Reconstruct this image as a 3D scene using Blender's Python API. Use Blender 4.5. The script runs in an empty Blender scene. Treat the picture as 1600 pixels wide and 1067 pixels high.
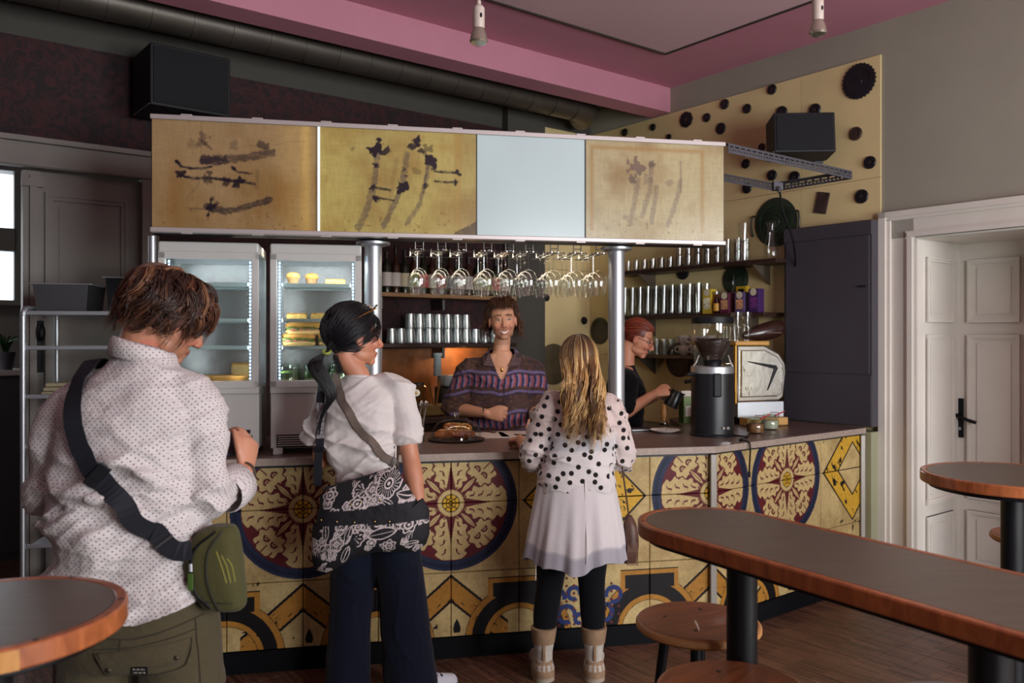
import bpy, bmesh, math, random
import numpy as np
from mathutils import Vector, Matrix, noise as mnoise
from mathutils.bvhtree import BVHTree
random.seed(7)
RNG = np.random.default_rng(11)
SC = bpy.context.scene
COL = SC.collection
PI = math.pi
# ------------------------------------------------------------------ camera, world, light, exposure
EYE = 1.6
FPX = 1300.0
HZ = 528.0
cam_d = bpy.data.cameras.new('camera')
cam = bpy.data.objects.new('camera', cam_d)
COL.objects.link(cam)
cam.location = (0, 0, EYE)
cam.rotation_euler = (PI / 2, 0, 0)
cam_d.sensor_width = 36.0
cam_d.lens = FPX / 1600 * 36.0
cam_d.shift_y = -(533.5 - HZ) / 1600
cam_d.clip_start = 0.05
cam_d.dof.use_dof = True
cam_d.dof.focus_distance = 3.7
cam_d.dof.aperture_fstop = 3.2
SC.camera = cam
wd = bpy.data.worlds.new('sky')
SC.world = wd
wd.use_nodes = True
_bg = wd.node_tree.nodes['Background']
_bg.inputs[0].default_value = (0.80, 0.90, 1.0, 1)
_bg.inputs[1].default_value = 3.0
SC.view_settings.view_transform = 'Standard'
SC.view_settings.look = 'None'
SC.view_settings.gamma = 1.0
SC.view_settings.use_curve_mapping = False
SC.view_settings.exposure = -0.12
SC.cycles.caustics_reflective = False
SC.cycles.sample_clamp_indirect = 6.0
def area_light(name, loc, direction, sx, sy, power, color):
 d = bpy.data.lights.new(name, 'AREA')
 d.shape = 'RECTANGLE'
 d.size, d.size_y = sx, sy
 d.energy = power
 d.color = color
 o = bpy.data.objects.new(name, d)
 COL.objects.link(o)
 o.location = loc
 o.rotation_euler = Vector(direction).to_track_quat('-Z', 'Y').to_euler()
 return o
def point_light(name, loc, power, color, r=0.03):
 d = bpy.data.lights.new(name, 'POINT')
 d.energy = power
 d.color = color
 d.shadow_soft_size = r
 o = bpy.data.objects.new(name, d)
 COL.objects.link(o)
 o.location = loc
 return o
# room axes: E runs along the back wall (to the right), D runs along the right wall (away from camera)
E = Vector((0.793, 0.610, 0)).normalized()
D = Vector((-E.y, E.x, 0))
CORNER = Vector((0.71, 7.554, 0))         # back right corner of the room
def room(a, b, z=0.0):
 """a metres from the right wall, b metres from the back wall"""
 return CORNER - E * a - D * b + Vector((0, 0, z))
ROT_E = math.atan2(E.y, E.x)
ROOM_A, ROOM_B = 8.6, 8.4
CEIL = 3.64
# daylight through the street windows behind the camera
for _i, (_a, _w) in enumerate(((1.5, 1.5), (3.7, 1.5))):
 area_light('window_daylight', room(_a, ROOM_B - 0.05, 1.75), D, _w, 2.0, 168, (0.97, 0.985, 1.0))
area_light('window_daylight', room(ROOM_A - 0.05, 6.0, 1.7), E, 1.4, 1.8, 9, (0.85, 0.92, 1.0))
area_light('window_daylight', room(5.2, -2.2, 1.9), -D, 1.2, 1.4, 14, (0.90, 0.95, 1.0))
# ------------------------------------------------------------------ helpers: colour and materials
def lin(c):
 if isinstance(c, str):
  c = tuple(int(c[i:i + 2], 16) for i in (0, 2, 4))
 out = []
 for v in c[:3]:
  v = v / 255.0
  out.append(v / 12.92 if v <= 0.04045 else ((v + 0.055) / 1.055) ** 2.4)
 return tuple(out)
_mats = {}
def M(name, color=None, rough=0.5, metal=0.0, var=0.0, vscale=6.0, bump=0.0, bscale=60.0, spec=0.5,
  emit=None, estr=0.0, attr=None, sheen=0.0, stretch=None, coat=0.0, sub=0.0):
 if name in _mats:
  return _mats[name]
 m = bpy.data.materials.new(name)
 m.use_nodes = True
 nt = m.node_tree
 N, L = nt.nodes, nt.links
 p = N['Principled BSDF']
 p.inputs['Roughness'].default_value = rough
 p.inputs['Metallic'].default_value = metal
 p.inputs['Specular IOR Level'].default_value = spec
 if coat:
  p.inputs['Coat Weight'].default_value = coat
  p.inputs['Coat Roughness'].default_value = 0.15
 if sheen:
  p.inputs['Sheen Weight'].default_value = sheen
 if sub:
  p.inputs['Subsurface Weight'].default_value = sub
  p.inputs['Subsurface Radius'].default_value = (0.02, 0.008, 0.005)
  p.inputs['Subsurface Scale'].default_value = 0.5
 tc = N.new('ShaderNodeTexCoord')
 src = tc.outputs['Object']
 if stretch:
  mp = N.new('ShaderNodeMapping')
  mp.inputs['Scale'].default_value = stretch
  L.new(src, mp.inputs[0])
  src = mp.outputs[0]
 cs = None
 if attr:
  a = N.new('ShaderNodeAttribute')
  a.attribute_name = attr
  cs = a.outputs['Color']
 if color is not None and not attr:
  c = lin(color)
  p.inputs['Base Color'].default_value = (*c, 1)
 if var:
  nz = N.new('ShaderNodeTexNoise')
  nz.inputs['Scale'].default_value = vscale
  nz.inputs['Detail'].default_value = 5
  L.new(src, nz.inputs['Vector'])
  mr = N.new('ShaderNodeMapRange')
  mr.inputs[1].default_value = 0.3
  mr.inputs[2].default_value = 0.7
  mr.inputs[3].default_value = 1 - var
  mr.inputs[4].default_value = 1 + var
  L.new(nz.outputs['Fac'], mr.inputs[0])
  mx = N.new('ShaderNodeVectorMath')
  mx.operation = 'SCALE'
  if cs is not None:
   L.new(cs, mx.inputs[0])
  else:
   mx.inputs[0].default_value = lin(color)
  L.new(mr.outputs[0], mx.inputs['Scale'])
  cs = mx.outputs[0]
 if cs is not None:
  L.new(cs, p.inputs['Base Color'])
 if bump:
  nb = N.new('ShaderNodeTexNoise')
  nb.inputs['Scale'].default_value = bscale
  nb.inputs['Detail'].default_value = 4
  L.new(src, nb.inputs['Vector'])
  b = N.new('ShaderNodeBump')
  b.inputs['Strength'].default_value = bump
  b.inputs['Distance'].default_value = 0.01
  L.new(nb.outputs['Fac'], b.inputs['Height'])
  L.new(b.outputs[0], p.inputs['Normal'])
 if emit is not None:
  p.inputs['Emission Color'].default_value = (*lin(emit), 1)
  p.inputs['Emission Strength'].default_value = estr
 _mats[name] = m
 return m
def glass_mat(name, tint=(255, 255, 255), opac=0.03, rough=0.03, gloss=1.0):
 """thin clear glass: transparent with a fresnel reflection"""
 if name in _mats:
  return _mats[name]
 m = bpy.data.materials.new(name)
 m.use_nodes = True
 nt = m.node_tree
 N, L = nt.nodes, nt.links
 N.remove(N['Principled BSDF'])
 out = N['Material Output']
 tr = N.new('ShaderNodeBsdfTransparent')
 tr.inputs[0].default_value = (*lin(tint), 1)
 gl = N.new('ShaderNodeBsdfGlossy')
 gl.inputs['Roughness'].default_value = rough
 gl.inputs[0].default_value = (gloss, gloss, gloss, 1)
 fr = N.new('ShaderNodeLayerWeight')
 fr.inputs[0].default_value = 0.5
 pw = N.new('ShaderNodeMath')
 pw.operation = 'POWER'
 pw.inputs[1].default_value = 3.2
 L.new(fr.outputs['Facing'], pw.inputs[0])
 ad = N.new('ShaderNodeMath')
 ad.operation = 'MULTIPLY_ADD'
 ad.inputs[1].default_value = 0.45
 ad.inputs[2].default_value = opac
 L.new(pw.outputs[0], ad.inputs[0])
 ad.use_clamp = True
 mx = N.new('ShaderNodeMixShader')
 L.new(ad.outputs[0], mx.inputs[0])
 L.new(tr.outputs[0], mx.inputs[1])
 L.new(gl.outputs[0], mx.inputs[2])
 L.new(mx.outputs[0], out.inputs[0])
 _mats[name] = m
 return m
def wood_mat(name, c1, c2, rough=0.4, scale=3.0, stretch=(1, 12, 12), coat=0.0):
 if name in _mats:
  return _mats[name]
 m = bpy.data.materials.new(name)
 m.use_nodes = True
 nt = m.node_tree
 N, L = nt.nodes, nt.links
 p = N['Principled BSDF']
 p.inputs['Roughness'].default_value = rough
 p.inputs['Coat Weight'].default_value = coat
 tc = N.new('ShaderNodeTexCoord')
 mp = N.new('ShaderNodeMapping')
 mp.inputs['Scale'].default_value = stretch
 L.new(tc.outputs['Object'], mp.inputs[0])
 nz = N.new('ShaderNodeTexNoise')
 nz.inputs['Scale'].default_value = scale
 nz.inputs['Detail'].default_value = 8
 nz.inputs['Distortion'].default_value = 1.2
 L.new(mp.outputs[0], nz.inputs['Vector'])
 cr = N.new('ShaderNodeValToRGB')
 cr.color_ramp.elements[0].position = 0.3
 cr.color_ramp.elements[0].color = (*lin(c1), 1)
 cr.color_ramp.elements[1].position = 0.7
 cr.color_ramp.elements[1].color = (*lin(c2), 1)
 L.new(nz.outputs['Fac'], cr.inputs[0])
 L.new(cr.outputs[0], p.inputs['Base Color'])
 b = N.new('ShaderNodeBump')
 b.inputs['Strength'].default_value = 0.08
 b.inputs['Distance'].default_value = 0.005
 L.new(nz.outputs['Fac'], b.inputs['Height'])
 L.new(b.outputs[0], p.inputs['Normal'])
 _mats[name] = m
 return m
# ------------------------------------------------------------------ helpers: meshes
class MB:
 """collects shapes and links them as one mesh object"""
 def __init__(s):
  s.v = []
  s.f = []
 def add(s, verts, faces, mat=None):
  o = len(s.v)
  if mat is not None:
   verts = [mat @ Vector(v) for v in verts]
  s.v.extend([tuple(v) for v in verts])
  s.f.extend([tuple(i + o for i in f) for f in faces])
  return s
 def box(s, cx, cy, cz, sx, sy, sz, bev=0.0, mat=None):
  x, y, z = sx / 2, sy / 2, sz / 2
  if bev <= 0 or min(sx, sy, sz) < 2.2 * bev:
   v = [(cx + i * x, cy + j * y, cz + k * z) for k in (-1, 1) for j in (-1, 1) for i in (-1, 1)]
   f = [(0, 2, 3, 1), (4, 5, 7, 6), (0, 1, 5, 4), (2, 6, 7, 3), (0, 4, 6, 2), (1, 3, 7, 5)]
   return s.add(v, f, mat)
  bm = bmesh.new()
  bmesh.ops.create_cube(bm, size=1.0)
  bmesh.ops.scale(bm, vec=(sx, sy, sz), verts=bm.verts)
  bmesh.ops.bevel(bm, geom=bm.edges[:], offset=bev, segments=2, affect='EDGES', profile=0.5)
  v = [(q.co.x + cx, q.co.y + cy, q.co.z + cz) for q in bm.verts]
  bm.verts.index_update()
  f = [tuple(q.index for q in fc.verts) for fc in bm.faces]
  bm.free()
  return s.add(v, f, mat)
 def lathe(s, prof, n=24, cx=0, cy=0, cz=0, mat=None, close=True):
  """prof: list of (r, z) from bottom to top"""
  v, f = [], []
  m = len(prof)
  for (r, z) in prof:
   for k in range(n):
    a = 2 * PI * k / n
    v.append((cx + r * math.cos(a), cy + r * math.sin(a), cz + z))
  for i in range(m - 1):
   for k in range(n):
    k2 = (k + 1) % n
    f.append((i * n + k, i * n + k2, (i + 1) * n + k2, (i + 1) * n + k))
  if close:
   if prof[0][0] > 1e-6:
    f.append(tuple(range(n - 1, -1, -1)))
   if prof[-1][0] > 1e-6:
    f.append(tuple((m - 1) * n + k for k in range(n)))
  return s.add(v, f, mat)
 def cyl(s, p0, p1, r0, r1=None, n=16):
  return s.tube([p0, p1], [r0, r0 if r1 is None else r1], n)
 def tube(s, path, radii, n=12, up=None, cap=True, ratio=1.0):
  v, f = tube_geo(path, radii, n, up, cap, ratio)
  return s.add(v, f)
 def ball(s, c, r, n=16, m=10):
  rx, ry, rz = (r, r, r) if not hasattr(r, '__len__') else r
  prof = []
  v, f = [], []
  for i in range(1, m):
   ph = -PI / 2 + PI * i / m
   for k in range(n):
    a = 2 * PI * k / n
    v.append((c[0] + rx * math.cos(ph) * math.cos(a), c[1] + ry * math.cos(ph) * math.sin(a), c[2] + rz * math.sin(ph)))
  b = len(v)
  v.append((c[0], c[1], c[2] - rz))
  v.append((c[0], c[1], c[2] + rz))
  for i in range(m - 2):
   for k in range(n):
    k2 = (k + 1) % n
    f.append((i * n + k, i * n + k2, (i + 1) * n + k2, (i + 1) * n + k))
  for k in range(n):
   f.append((b, (k + 1) % n, k))
   f.append((b + 1, (m - 2) * n + k, (m - 2) * n + (k + 1) % n))
  return s.add(v, f)
 def prism(s, pts, z0, z1, mat=None):
  n = len(pts)
  v = [(p[0], p[1], z0) for p in pts] + [(p[0], p[1], z1) for p in pts]
  f = [tuple(range(n - 1, -1, -1)), tuple(range(n, 2 * n))]
  for k in range(n):
   k2 = (k + 1) % n
   f.append((k, k2, n + k2, n + k))
  return s.add(v, f, mat)
 def build(s, name, mat, parent=None, smooth=None, bevel=0.0, loc=None):
  me = bpy.data.meshes.new(name)
  me.from_pydata(s.v, [], s.f)
  me.validate()
  o = bpy.data.objects.new(name, me)
  COL.objects.link(o)
  if mat is not None:
   me.materials.append(mat)
  fix_normals(me)
  if bevel:
   b = o.modifiers.new('bevel', 'BEVEL')
   b.width = bevel
   b.segments = 2
   b.limit_method = 'ANGLE'
  if smooth:
   set_smooth(me, smooth if smooth is not True else 35)
  if parent is not None:
   o.parent = parent
  if loc is not None:
   o.location = loc
  return o
def fix_normals(me):
 bm = bmesh.new()
 bm.from_mesh(me)
 bmesh.ops.recalc_face_normals(bm, faces=bm.faces)
 bm.to_mesh(me)
 bm.free()
def set_smooth(me, angle=35):
 me.polygons.foreach_set('use_smooth', [True] * len(me.polygons))
 if angle < 180:
  try:
   me.set_sharp_from_angle(angle=math.radians(angle))
  except Exception:
   pass
def catmull(pts, n=6):
 P = [np.array(p, float) for p in pts]
 if len(P) < 3:
  return [P[0] + (P[1] - P[0]) * i / n for i in range(n + 1)]
 P = [2 * P[0] - P[1]] + P + [2 * P[-1] - P[-2]]
 out = []
 for i in range(1, len(P) - 2):
  for k in range(n):
   t = k / n
   a, b, c, d = P[i - 1], P[i], P[i + 1], P[i + 2]
   out.append(0.5 * ((2 * b) + (-a + c) * t + (2 * a - 5 * b + 4 * c - d) * t * t + (-a + 3 * b - 3 * c + d) * t ** 3))
 out.append(P[-2])
 return out
def tube_geo(path, radii, n=12, up=None, cap=True, ratio=1.0):
 path = [Vector(p) for p in path]
 m = len(path)
 if not hasattr(radii, '__len__'):
  radii = [radii] * m
 v, f = [], []
 t0 = (path[1] - path[0]).normalized()
 ref = Vector(up) if up is not None else (Vector((0, 0, 1)) if abs(t0.z) < 0.9 else Vector((1, 0, 0)))
 nx = ref.cross(t0)
 if nx.length < 1e-6:
  nx = Vector((1, 0, 0)).cross(t0)
 nx.normalize()
 for i in range(m):
  if i == 0:
   t = path[1] - path[0]
  elif i == m - 1:
   t = path[-1] - path[-2]
  else:
   t = path[i + 1] - path[i - 1]
  t.normalize()
  nx = (nx - t * nx.dot(t))
  nx.normalize()
  ny = t.cross(nx)
  r = radii[i]
  for k in range(n):
   a = 2 * PI * k / n
   v.append(path[i] + nx * (r * math.cos(a)) + ny * (r * ratio * math.sin(a)))
 for i in range(m - 1):
  for k in range(n):
   k2 = (k + 1) % n
   f.append((i * n + k, i * n + k2, (i + 1) * n + k2, (i + 1) * n + k))
 if cap:
  f.append(tuple(range(n - 1, -1, -1)))
  f.append(tuple((m - 1) * n + k for k in range(n)))
 return v, f
def empty(name, loc=(0, 0, 0), rotz=0.0):
 o = bpy.data.objects.new(name, None)
 COL.objects.link(o)
 o.empty_display_size = 0.1
 o.location = loc
 o.rotation_euler = (0, 0, rotz)
 return o
def tag(o, label=None, cat=None, group=None, kind=None):
 if label:
  o['label'] = label
 if cat:
  o['category'] = cat
 if group:
  o['group'] = group
 if kind:
  o['kind'] = kind
 return o
def thing(name, label, cat, loc=(0, 0, 0), rotz=0.0, group=None):
 return tag(empty(name, loc, rotz), label, cat, group)
def dup(root, loc=None, rotz=None, label=None, group=None):
 r = root.copy()
 COL.objects.link(r)
 if loc is not None:
  r.location = loc
 if rotz is not None:
  r.rotation_euler = (0, 0, rotz)
 if label:
  r['label'] = label
 if group:
  r['group'] = group
 for ch in list(root.children):
  c = ch.copy()
  COL.objects.link(c)
  c.parent = r
  for g in list(ch.children):
   d = g.copy()
   COL.objects.link(d)
   d.parent = c
 return r
def structure(o):
 o['kind'] = 'structure'
 return o
def np_mesh(name, verts, faces, mat, parent=None, colors=None, uv=None, smooth=True):
 """verts Nx3 array, faces Mx4 or Mx3 array"""
 me = bpy.data.meshes.new(name)
 verts = np.asarray(verts, np.float32)
 faces = np.asarray(faces, np.int32)
 k = faces.shape[1]
 me.vertices.add(len(verts))
 me.vertices.foreach_set('co', verts.ravel())
 me.loops.add(faces.size)
 me.loops.foreach_set('vertex_index', faces.ravel())
 me.polygons.add(len(faces))
 me.polygons.foreach_set('loop_start', np.arange(0, faces.size, k, dtype=np.int32))
 me.update(calc_edges=True)
 if colors is not None:
  ca = me.color_attributes.new('Col', 'FLOAT_COLOR', 'POINT')
  c4 = np.ones((len(verts), 4), np.float32)
  c4[:, :3] = colors
  ca.data.foreach_set('color', c4.ravel())
 if uv is not None:
  at = me.attributes.new('cloth', 'FLOAT_VECTOR', 'POINT')
  u3 = np.zeros((len(verts), 3), np.float32)
  u3[:, :uv.shape[1]] = uv
  at.data.foreach_set('vector', u3.ravel())
 if smooth:
  me.polygons.foreach_set('use_smooth', [True] * len(faces))
 o = bpy.data.objects.new(name, me)
 COL.objects.link(o)
 if mat is not None:
  me.materials.append(mat)
 if parent is not None:
  o.parent = parent
 return o
def grid_sheet(name, nu, nv, fn_pos, colors, mat, parent=None, back=0.004):
 """painted panel: a fine grid (colours per vertex) with a thickness, fn_pos(u, v) -> xyz arrays"""
 u, v = np.meshgrid(np.linspace(0, 1, nu), np.linspace(0, 1, nv))
 P = fn_pos(u, v)
 V = np.stack([q.ravel() for q in P], 1)
 i = np.arange(nv - 1)[:, None] * nu + np.arange(nu - 1)[None, :]
 F = np.stack([i, i + 1, i + nu + 1, i + nu], -1).reshape(-1, 4)
 return np_mesh(name, V, F, mat, parent, colors(u, v).reshape(-1, 3))
# numpy value noise for painting
_perm = RNG.random((256, 256))
def vnoise(x, y, seed=0):
 x = np.asarray(x) + seed * 17.31
 y = np.asarray(y) + seed * 9.73
 xi, yi = np.floor(x).astype(int), np.floor(y).astype(int)
 fx, fy = x - xi, y - yi
 fx, fy = fx * fx * (3 - 2 * fx), fy * fy * (3 - 2 * fy)
 g = lambda a, b: _perm[a % 256, b % 256]
 return (g(xi, yi) * (1 - fx) + g(xi + 1, yi) * fx) * (1 - fy) + (g(xi, yi + 1) * (1 - fx) + g(xi + 1, yi + 1) * fx) * fy
def fbm(x, y, seed=0, o=4):
 s, a, t = 0, 0.5, 0
 for k in range(o):
  s = s + a * vnoise(x * 2 ** k, y * 2 ** k, seed + k)
  t += a
  a *= 0.5
 return s / t
def seg_dist(x, y, pts):
 d = np.full(np.shape(x), 1e9)
 for (x0, y0), (x1, y1) in zip(pts[:-1], pts[1:]):
  dx, dy = x1 - x0, y1 - y0
  l2 = dx * dx + dy * dy + 1e-12
  t = np.clip(((x - x0) * dx + (y - y0) * dy) / l2, 0, 1)
  d = np.minimum(d, np.hypot(x - x0 - t * dx, y - y0 - t * dy))
 return d
def mixc(base, c, a):
 a = np.clip(a, 0, 1)[..., None]
 return base * (1 - a) + np.array(lin(c)) * a
ORD = ['first', 'second', 'third', 'fourth', 'fifth', 'sixth', 'seventh', 'eighth', 'ninth', 'tenth', 'eleventh', 'twelfth', 'thirteenth', 'fourteenth', 'fifteenth', 'sixteenth',
  'seventeenth', 'eighteenth', 'nineteenth', 'twentieth']
# rays: where a bearing of the photograph meets a plane of the room
def ray(px, py):
 return Vector(((px - 800) / FPX, 1.0, (HZ - py) / FPX))
CAM = Vector((0, 0, EYE))
def on_plane(px, py, p0, n):
 r = ray(px, py)
 t = (Vector(p0) - CAM).dot(n) / r.dot(n)
 return CAM + r * t
def at(px, py, Y):
 return CAM + ray(px, py) * Y
# ------------------------------------------------------------------ the room shell (local frame: x along E from the corner, y along D)
def rbuild(mb, name, mat, smooth=None, bevel=0.0, kind='structure'):
 o = mb.build(name, mat, None, smooth, bevel)
 o.location = CORNER
 o.rotation_euler = (0, 0, ROT_E)
 if kind:
  o['kind'] = kind
 return o
def parquet_mat():
 m = bpy.data.materials.new('parquet')
 m.use_nodes = True
 N, L = m.node_tree.nodes, m.node_tree.links
 p = N['Principled BSDF']
 p.inputs['Roughness'].default_value = 0.42
 g = N.new('ShaderNodeNewGeometry')
 mp = N.new('ShaderNodeMapping')
 mp.inputs['Rotation'].default_value = (0, 0, -ROT_E - PI / 2)
 L.new(g.outputs['Position'], mp.inputs[0])
 br = N.new('ShaderNodeTexBrick')
 br.offset = 0.0
 br.inputs['Scale'].default_value = 1.0
 br.inputs['Brick Width'].default_value = 0.16
 br.inputs['Row Height'].default_value = 0.011
 br.inputs['Mortar Size'].default_value = 0.0006
 br.inputs['Color1'].default_value = (*lin((120, 84, 66)), 1)
 br.inputs['Color2'].default_value = (*lin((70, 46, 38)), 1)
 br.inputs['Mortar'].default_value = (*lin((38, 25, 22)), 1)
 L.new(mp.outputs[0], br.inputs[0])
 mp2 = N.new('ShaderNodeMapping')
 mp2.inputs['Scale'].default_value = (4, 40, 1)
 L.new(mp.outputs[0], mp2.inputs[0])
 nz = N.new('ShaderNodeTexNoise')
 nz.inputs['Scale'].default_value = 2.0
 nz.inputs['Detail'].default_value = 6
 L.new(mp2.outputs[0], nz.inputs['Vector'])
 mx = N.new('ShaderNodeMixRGB')
 mx.blend_type = 'OVERLAY'
 mx.inputs[0].default_value = 0.6
 L.new(br.outputs['Color'], mx.inputs[1])
 L.new(nz.outputs['Fac'], mx.inputs[2])
 L.new(mx.outputs[0], p.inputs['Base Color'])
 b = N.new('ShaderNodeBump')
 b.inputs['Strength'].default_value = 0.25
 b.inputs['Distance'].default_value = 0.003
 L.new(br.outputs['Fac'], b.inputs['Height'])
 b.invert = True
 L.new(b.outputs[0], p.inputs['Normal'])
 return m
def damask_mat():
 m = bpy.data.materials.new('maroon_wallpaper')
 m.use_nodes = True
 N, L = m.node_tree.nodes, m.node_tree.links
 p = N['Principled BSDF']
 p.inputs['Roughness'].default_value = 0.75
 tc = N.new('ShaderNodeTexCoord')
 nz = N.new('ShaderNodeTexNoise')
 nz.inputs['Scale'].default_value = 14
 nz.inputs['Detail'].default_value = 4
 nz.inputs['Distortion'].default_value = 2.0
 L.new(tc.outputs['Object'], nz.inputs['Vector'])
 cr = N.new('ShaderNodeValToRGB')
 e = cr.color_ramp.elements
 e[0].position, e[0].color = 0.42, (*lin((28, 12, 17)), 1)
 e[1].position, e[1].color = 0.58, (*lin((60, 20, 25)), 1)
 L.new(nz.outputs['Fac'], cr.inputs[0])
 L.new(cr.outputs[0], p.inputs['Base Color'])
 return m
def perforated_mat():
 m = bpy.data.materials.new('perforated_pink_board')
 m.use_nodes = True
 N, L = m.node_tree.nodes, m.node_tree.links
 p = N['Principled BSDF']
 p.inputs['Roughness'].default_value = 0.8
 tc = N.new('ShaderNodeTexCoord')
 vo = N.new('ShaderNodeTexVoronoi')
 vo.inputs['Scale'].default_value = 45
 vo.inputs['Randomness'].default_value = 0.0
 L.new(tc.outputs['Object'], vo.inputs['Vector'])
 cr = N.new('ShaderNodeValToRGB')
 e = cr.color_ramp.elements
 e[0].position, e[0].color = 0.25, (*lin((128, 72, 88)), 1)
 e[1].position, e[1].color = 0.36, (*lin((216, 178, 184)), 1)
 L.new(vo.outputs['Distance'], cr.inputs[0])
 L.new(cr.outputs[0], p.inputs['Base Color'])
 return m
PINK = M('pink_paint', (196, 132, 150), 0.75, var=0.04, vscale=3)
GREY_W = M('grey_olive_paint', (156, 151, 136), 0.8, var=0.05, vscale=2.0, bump=0.05, bscale=90)
GREY_D = M('shaded_grey_paint', (74, 71, 65), 0.8, var=0.06, vscale=2.0)  # the dimness far from the windows is put into this grey
YEL_W = M('yellow_board_paint', (226, 204, 150), 0.6, var=0.06, vscale=2.5)
MAROON = damask_mat()
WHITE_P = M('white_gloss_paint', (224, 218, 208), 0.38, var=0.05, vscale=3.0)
WHITE_DIM = M('shaded_white_paint', (128, 120, 113), 0.5, var=0.08, vscale=2.0)  # white darkened for the dim left side: shade put into the colour
BLACK_M = M('black_metal', (12, 13, 18), 0.4, spec=0.3, bump=0.03, bscale=300)
BLACK_P = M('black_plastic', (10, 11, 16), 0.5, spec=0.3)
STEEL = M('brushed_steel', (186, 188, 192), 0.42, metal=0.85, bump=0.02, bscale=200, stretch=(1, 1, 0.05))
STEEL_D = M('dull_steel', (120, 120, 122), 0.4, metal=1.0)
PARQ = parquet_mat()
RD = -2.757                                # local y of the right door's left frame edge
DOOR_IN, DOOR_W, DOOR_H, REVEAL = 0.2135, 0.98, 2.23, 0.56
# floor: base and parquet blocks
mb = MB().box(-5.2, -ROOM_B / 2 + 1.5, -0.06, 14.0, ROOM_B + 3.4, 0.108)
floor = rbuild(mb, 'floor', M('floor_joint', (30, 20, 18), 0.8))
blk = MB()
blk.box(0, 0, 0, 0.3185, 0.1585, 0.012, bev=0.0008)
proto = None
n_blk = 0
spots = []
for i in range(-26, 1):
 for j in range(-50, 2):
  x, y = i * 0.32 - 0.16, j * 0.16 - 0.08
  w = CORNER + E * x + D * y
  if w.y < 1.9 or w.y > 6.0:
   continue
  px, py = 800 + FPX * w.x / w.y, HZ + FPX * EYE / w.y
  if -40 < px < 1640 and py < 1110 and (py > 985 or px > 1100 or px < 250):
   if py < 860 and px > 250:
    continue
   spots.append((-py, x, y))
spots.sort()
for q, (_, x, y) in enumerate(spots[:298]):
 if proto is None:
  proto = blk.build('parquet_block', PARQ, floor)
  o = proto
 else:
  o = proto.copy()
  COL.objects.link(o)
 o.location = (x, y, -0.006)
for q, (_, x, y) in enumerate(spots[298:]):
 pass
rest = MB()
done = set((round(x, 3), round(y, 3)) for _, x, y in spots[:298])
for i in range(-27, 1):
 for j in range(-54, 18):
  x, y = i * 0.32 - 0.16, j * 0.16 - 0.08
  if (round(x, 3), round(y, 3)) not in done:
   rest.box(x, y, -0.006, 0.3185, 0.1585, 0.012)
ro = rest.build('parquet_field', PARQ, floor)
ro['kind'] = 'stuff'
# ceiling
mb = MB().box(-ROOM_A / 2, -ROOM_B / 2 - 0.4, CEIL + 0.05, ROOM_A + 0.3, ROOM_B - 0.7, 0.1)
ceiling = rbuild(mb, 'ceiling', PINK)
rbuild(MB().box(-5.2, 1.06, CEIL + 0.05, 14.0, 3.6, 0.1), 'ceiling', GREY_D)
mb = MB().box(-0.674 - 2.6, -1.51 - 2.0, CEIL - 0.004, 5.2, 4.0, 0.008)
mb.build('perforated_panel', perforated_mat(), ceiling)
trim = MB()
trim.box(-0.674 - 2.6, -1.51, CEIL - 0.008, 5.2, 0.018, 0.016)
trim.box(-0.674, -1.51 - 2.0, CEIL - 0.008, 0.018, 4.0, 0.016)
rbuild(trim, 'trim_1', M('dark_trim', (58, 50, 46), 0.6))
mb = MB().box(-ROOM_A / 2, -0.8535, 3.54, ROOM_A, 0.207, 0.2)
rbuild(mb, 'trim_2', PINK)
# walls
mb = MB()
y0 = RD - DOOR_IN
mb.box(0.3, y0 / 2 + 0.2, 1.85, 0.6, -y0 + 0.4, 3.7)
mb.box(0.3, y0 - DOOR_W / 2, (DOOR_H + 3.7) / 2, 0.6, DOOR_W, 3.7 - DOOR_H)
mb.box(0.3, (y0 - DOOR_W - ROOM_B) / 2, 1.85, 0.6, ROOM_B + y0 - DOOR_W, 3.7)
wall_right = rbuild(mb, 'wall_right', GREY_W)
# yellow boards screwed to the right wall and the last bit of the back wall
seams_t = [0.006, 0.585, 1.75, 2.745]
seams_z = [0.9, 1.45, 2.64, 3.43]
for i in range(3):
 for j in range(3):
  t0, t1 = seams_t[i], seams_t[i + 1]
  b = MB().box(-0.006, RD + (t0 + t1) / 2, (seams_z[j] + seams_z[j + 1]) / 2, 0.012, t1 - t0 - 0.003, seams_z[j + 1] - seams_z[j] - 0.003)
  b.build('wall_board', YEL_W, wall_right)
mb = MB()
mb.box(-ROOM_A / 2 + 1.9, 0.15, 1.85, ROOM_A - 3.8 + 0.0, 0.3, 3.7)
wall_back_x0 = -(ROOM_A / 2 - 1.9) - (ROOM_A - 3.8) / 2    # left end of the bar's back wall
mb = MB()
mb.box(-1.88, 0.15, 1.675, 3.76, 0.3, 3.35)
wall_back = rbuild(mb, 'wall_back', MAROON)
rbuild(MB().box(-ROOM_A / 2, 0.15, 3.525, ROOM_A, 0.3, 0.35), 'wall_back_top', GREY_D)
rbuild(MB().box(-0.80, -0.04, 1.82, 0.40, 0.08, 3.64), 'wall_pilaster', GREY_D)
for k, (za, zb) in enumerate(((0.9, 2.2), (2.2, 3.43))):
 MB().box(-0.306, -0.006, (za + zb) / 2, 0.588, 0.012, zb - za - 0.003).build('wall_board', YEL_W, wall_back)
# wall above and beside the left double door
mb = MB()
mb.box(-6.2, 0.15, (2.70 + 3.35) / 2, 4.88, 0.3, 0.65)
mb.box(-7.1, 0.15, 1.35, 3.0, 0.3, 2.70)
rbuild(mb, 'wall_left', MAROON)
rbuild(MB().box(-ROOM_A - 0.1, -ROOM_B / 2, 1.85, 0.2, ROOM_B, 3.7), 'wall_side', GREY_D)
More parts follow.
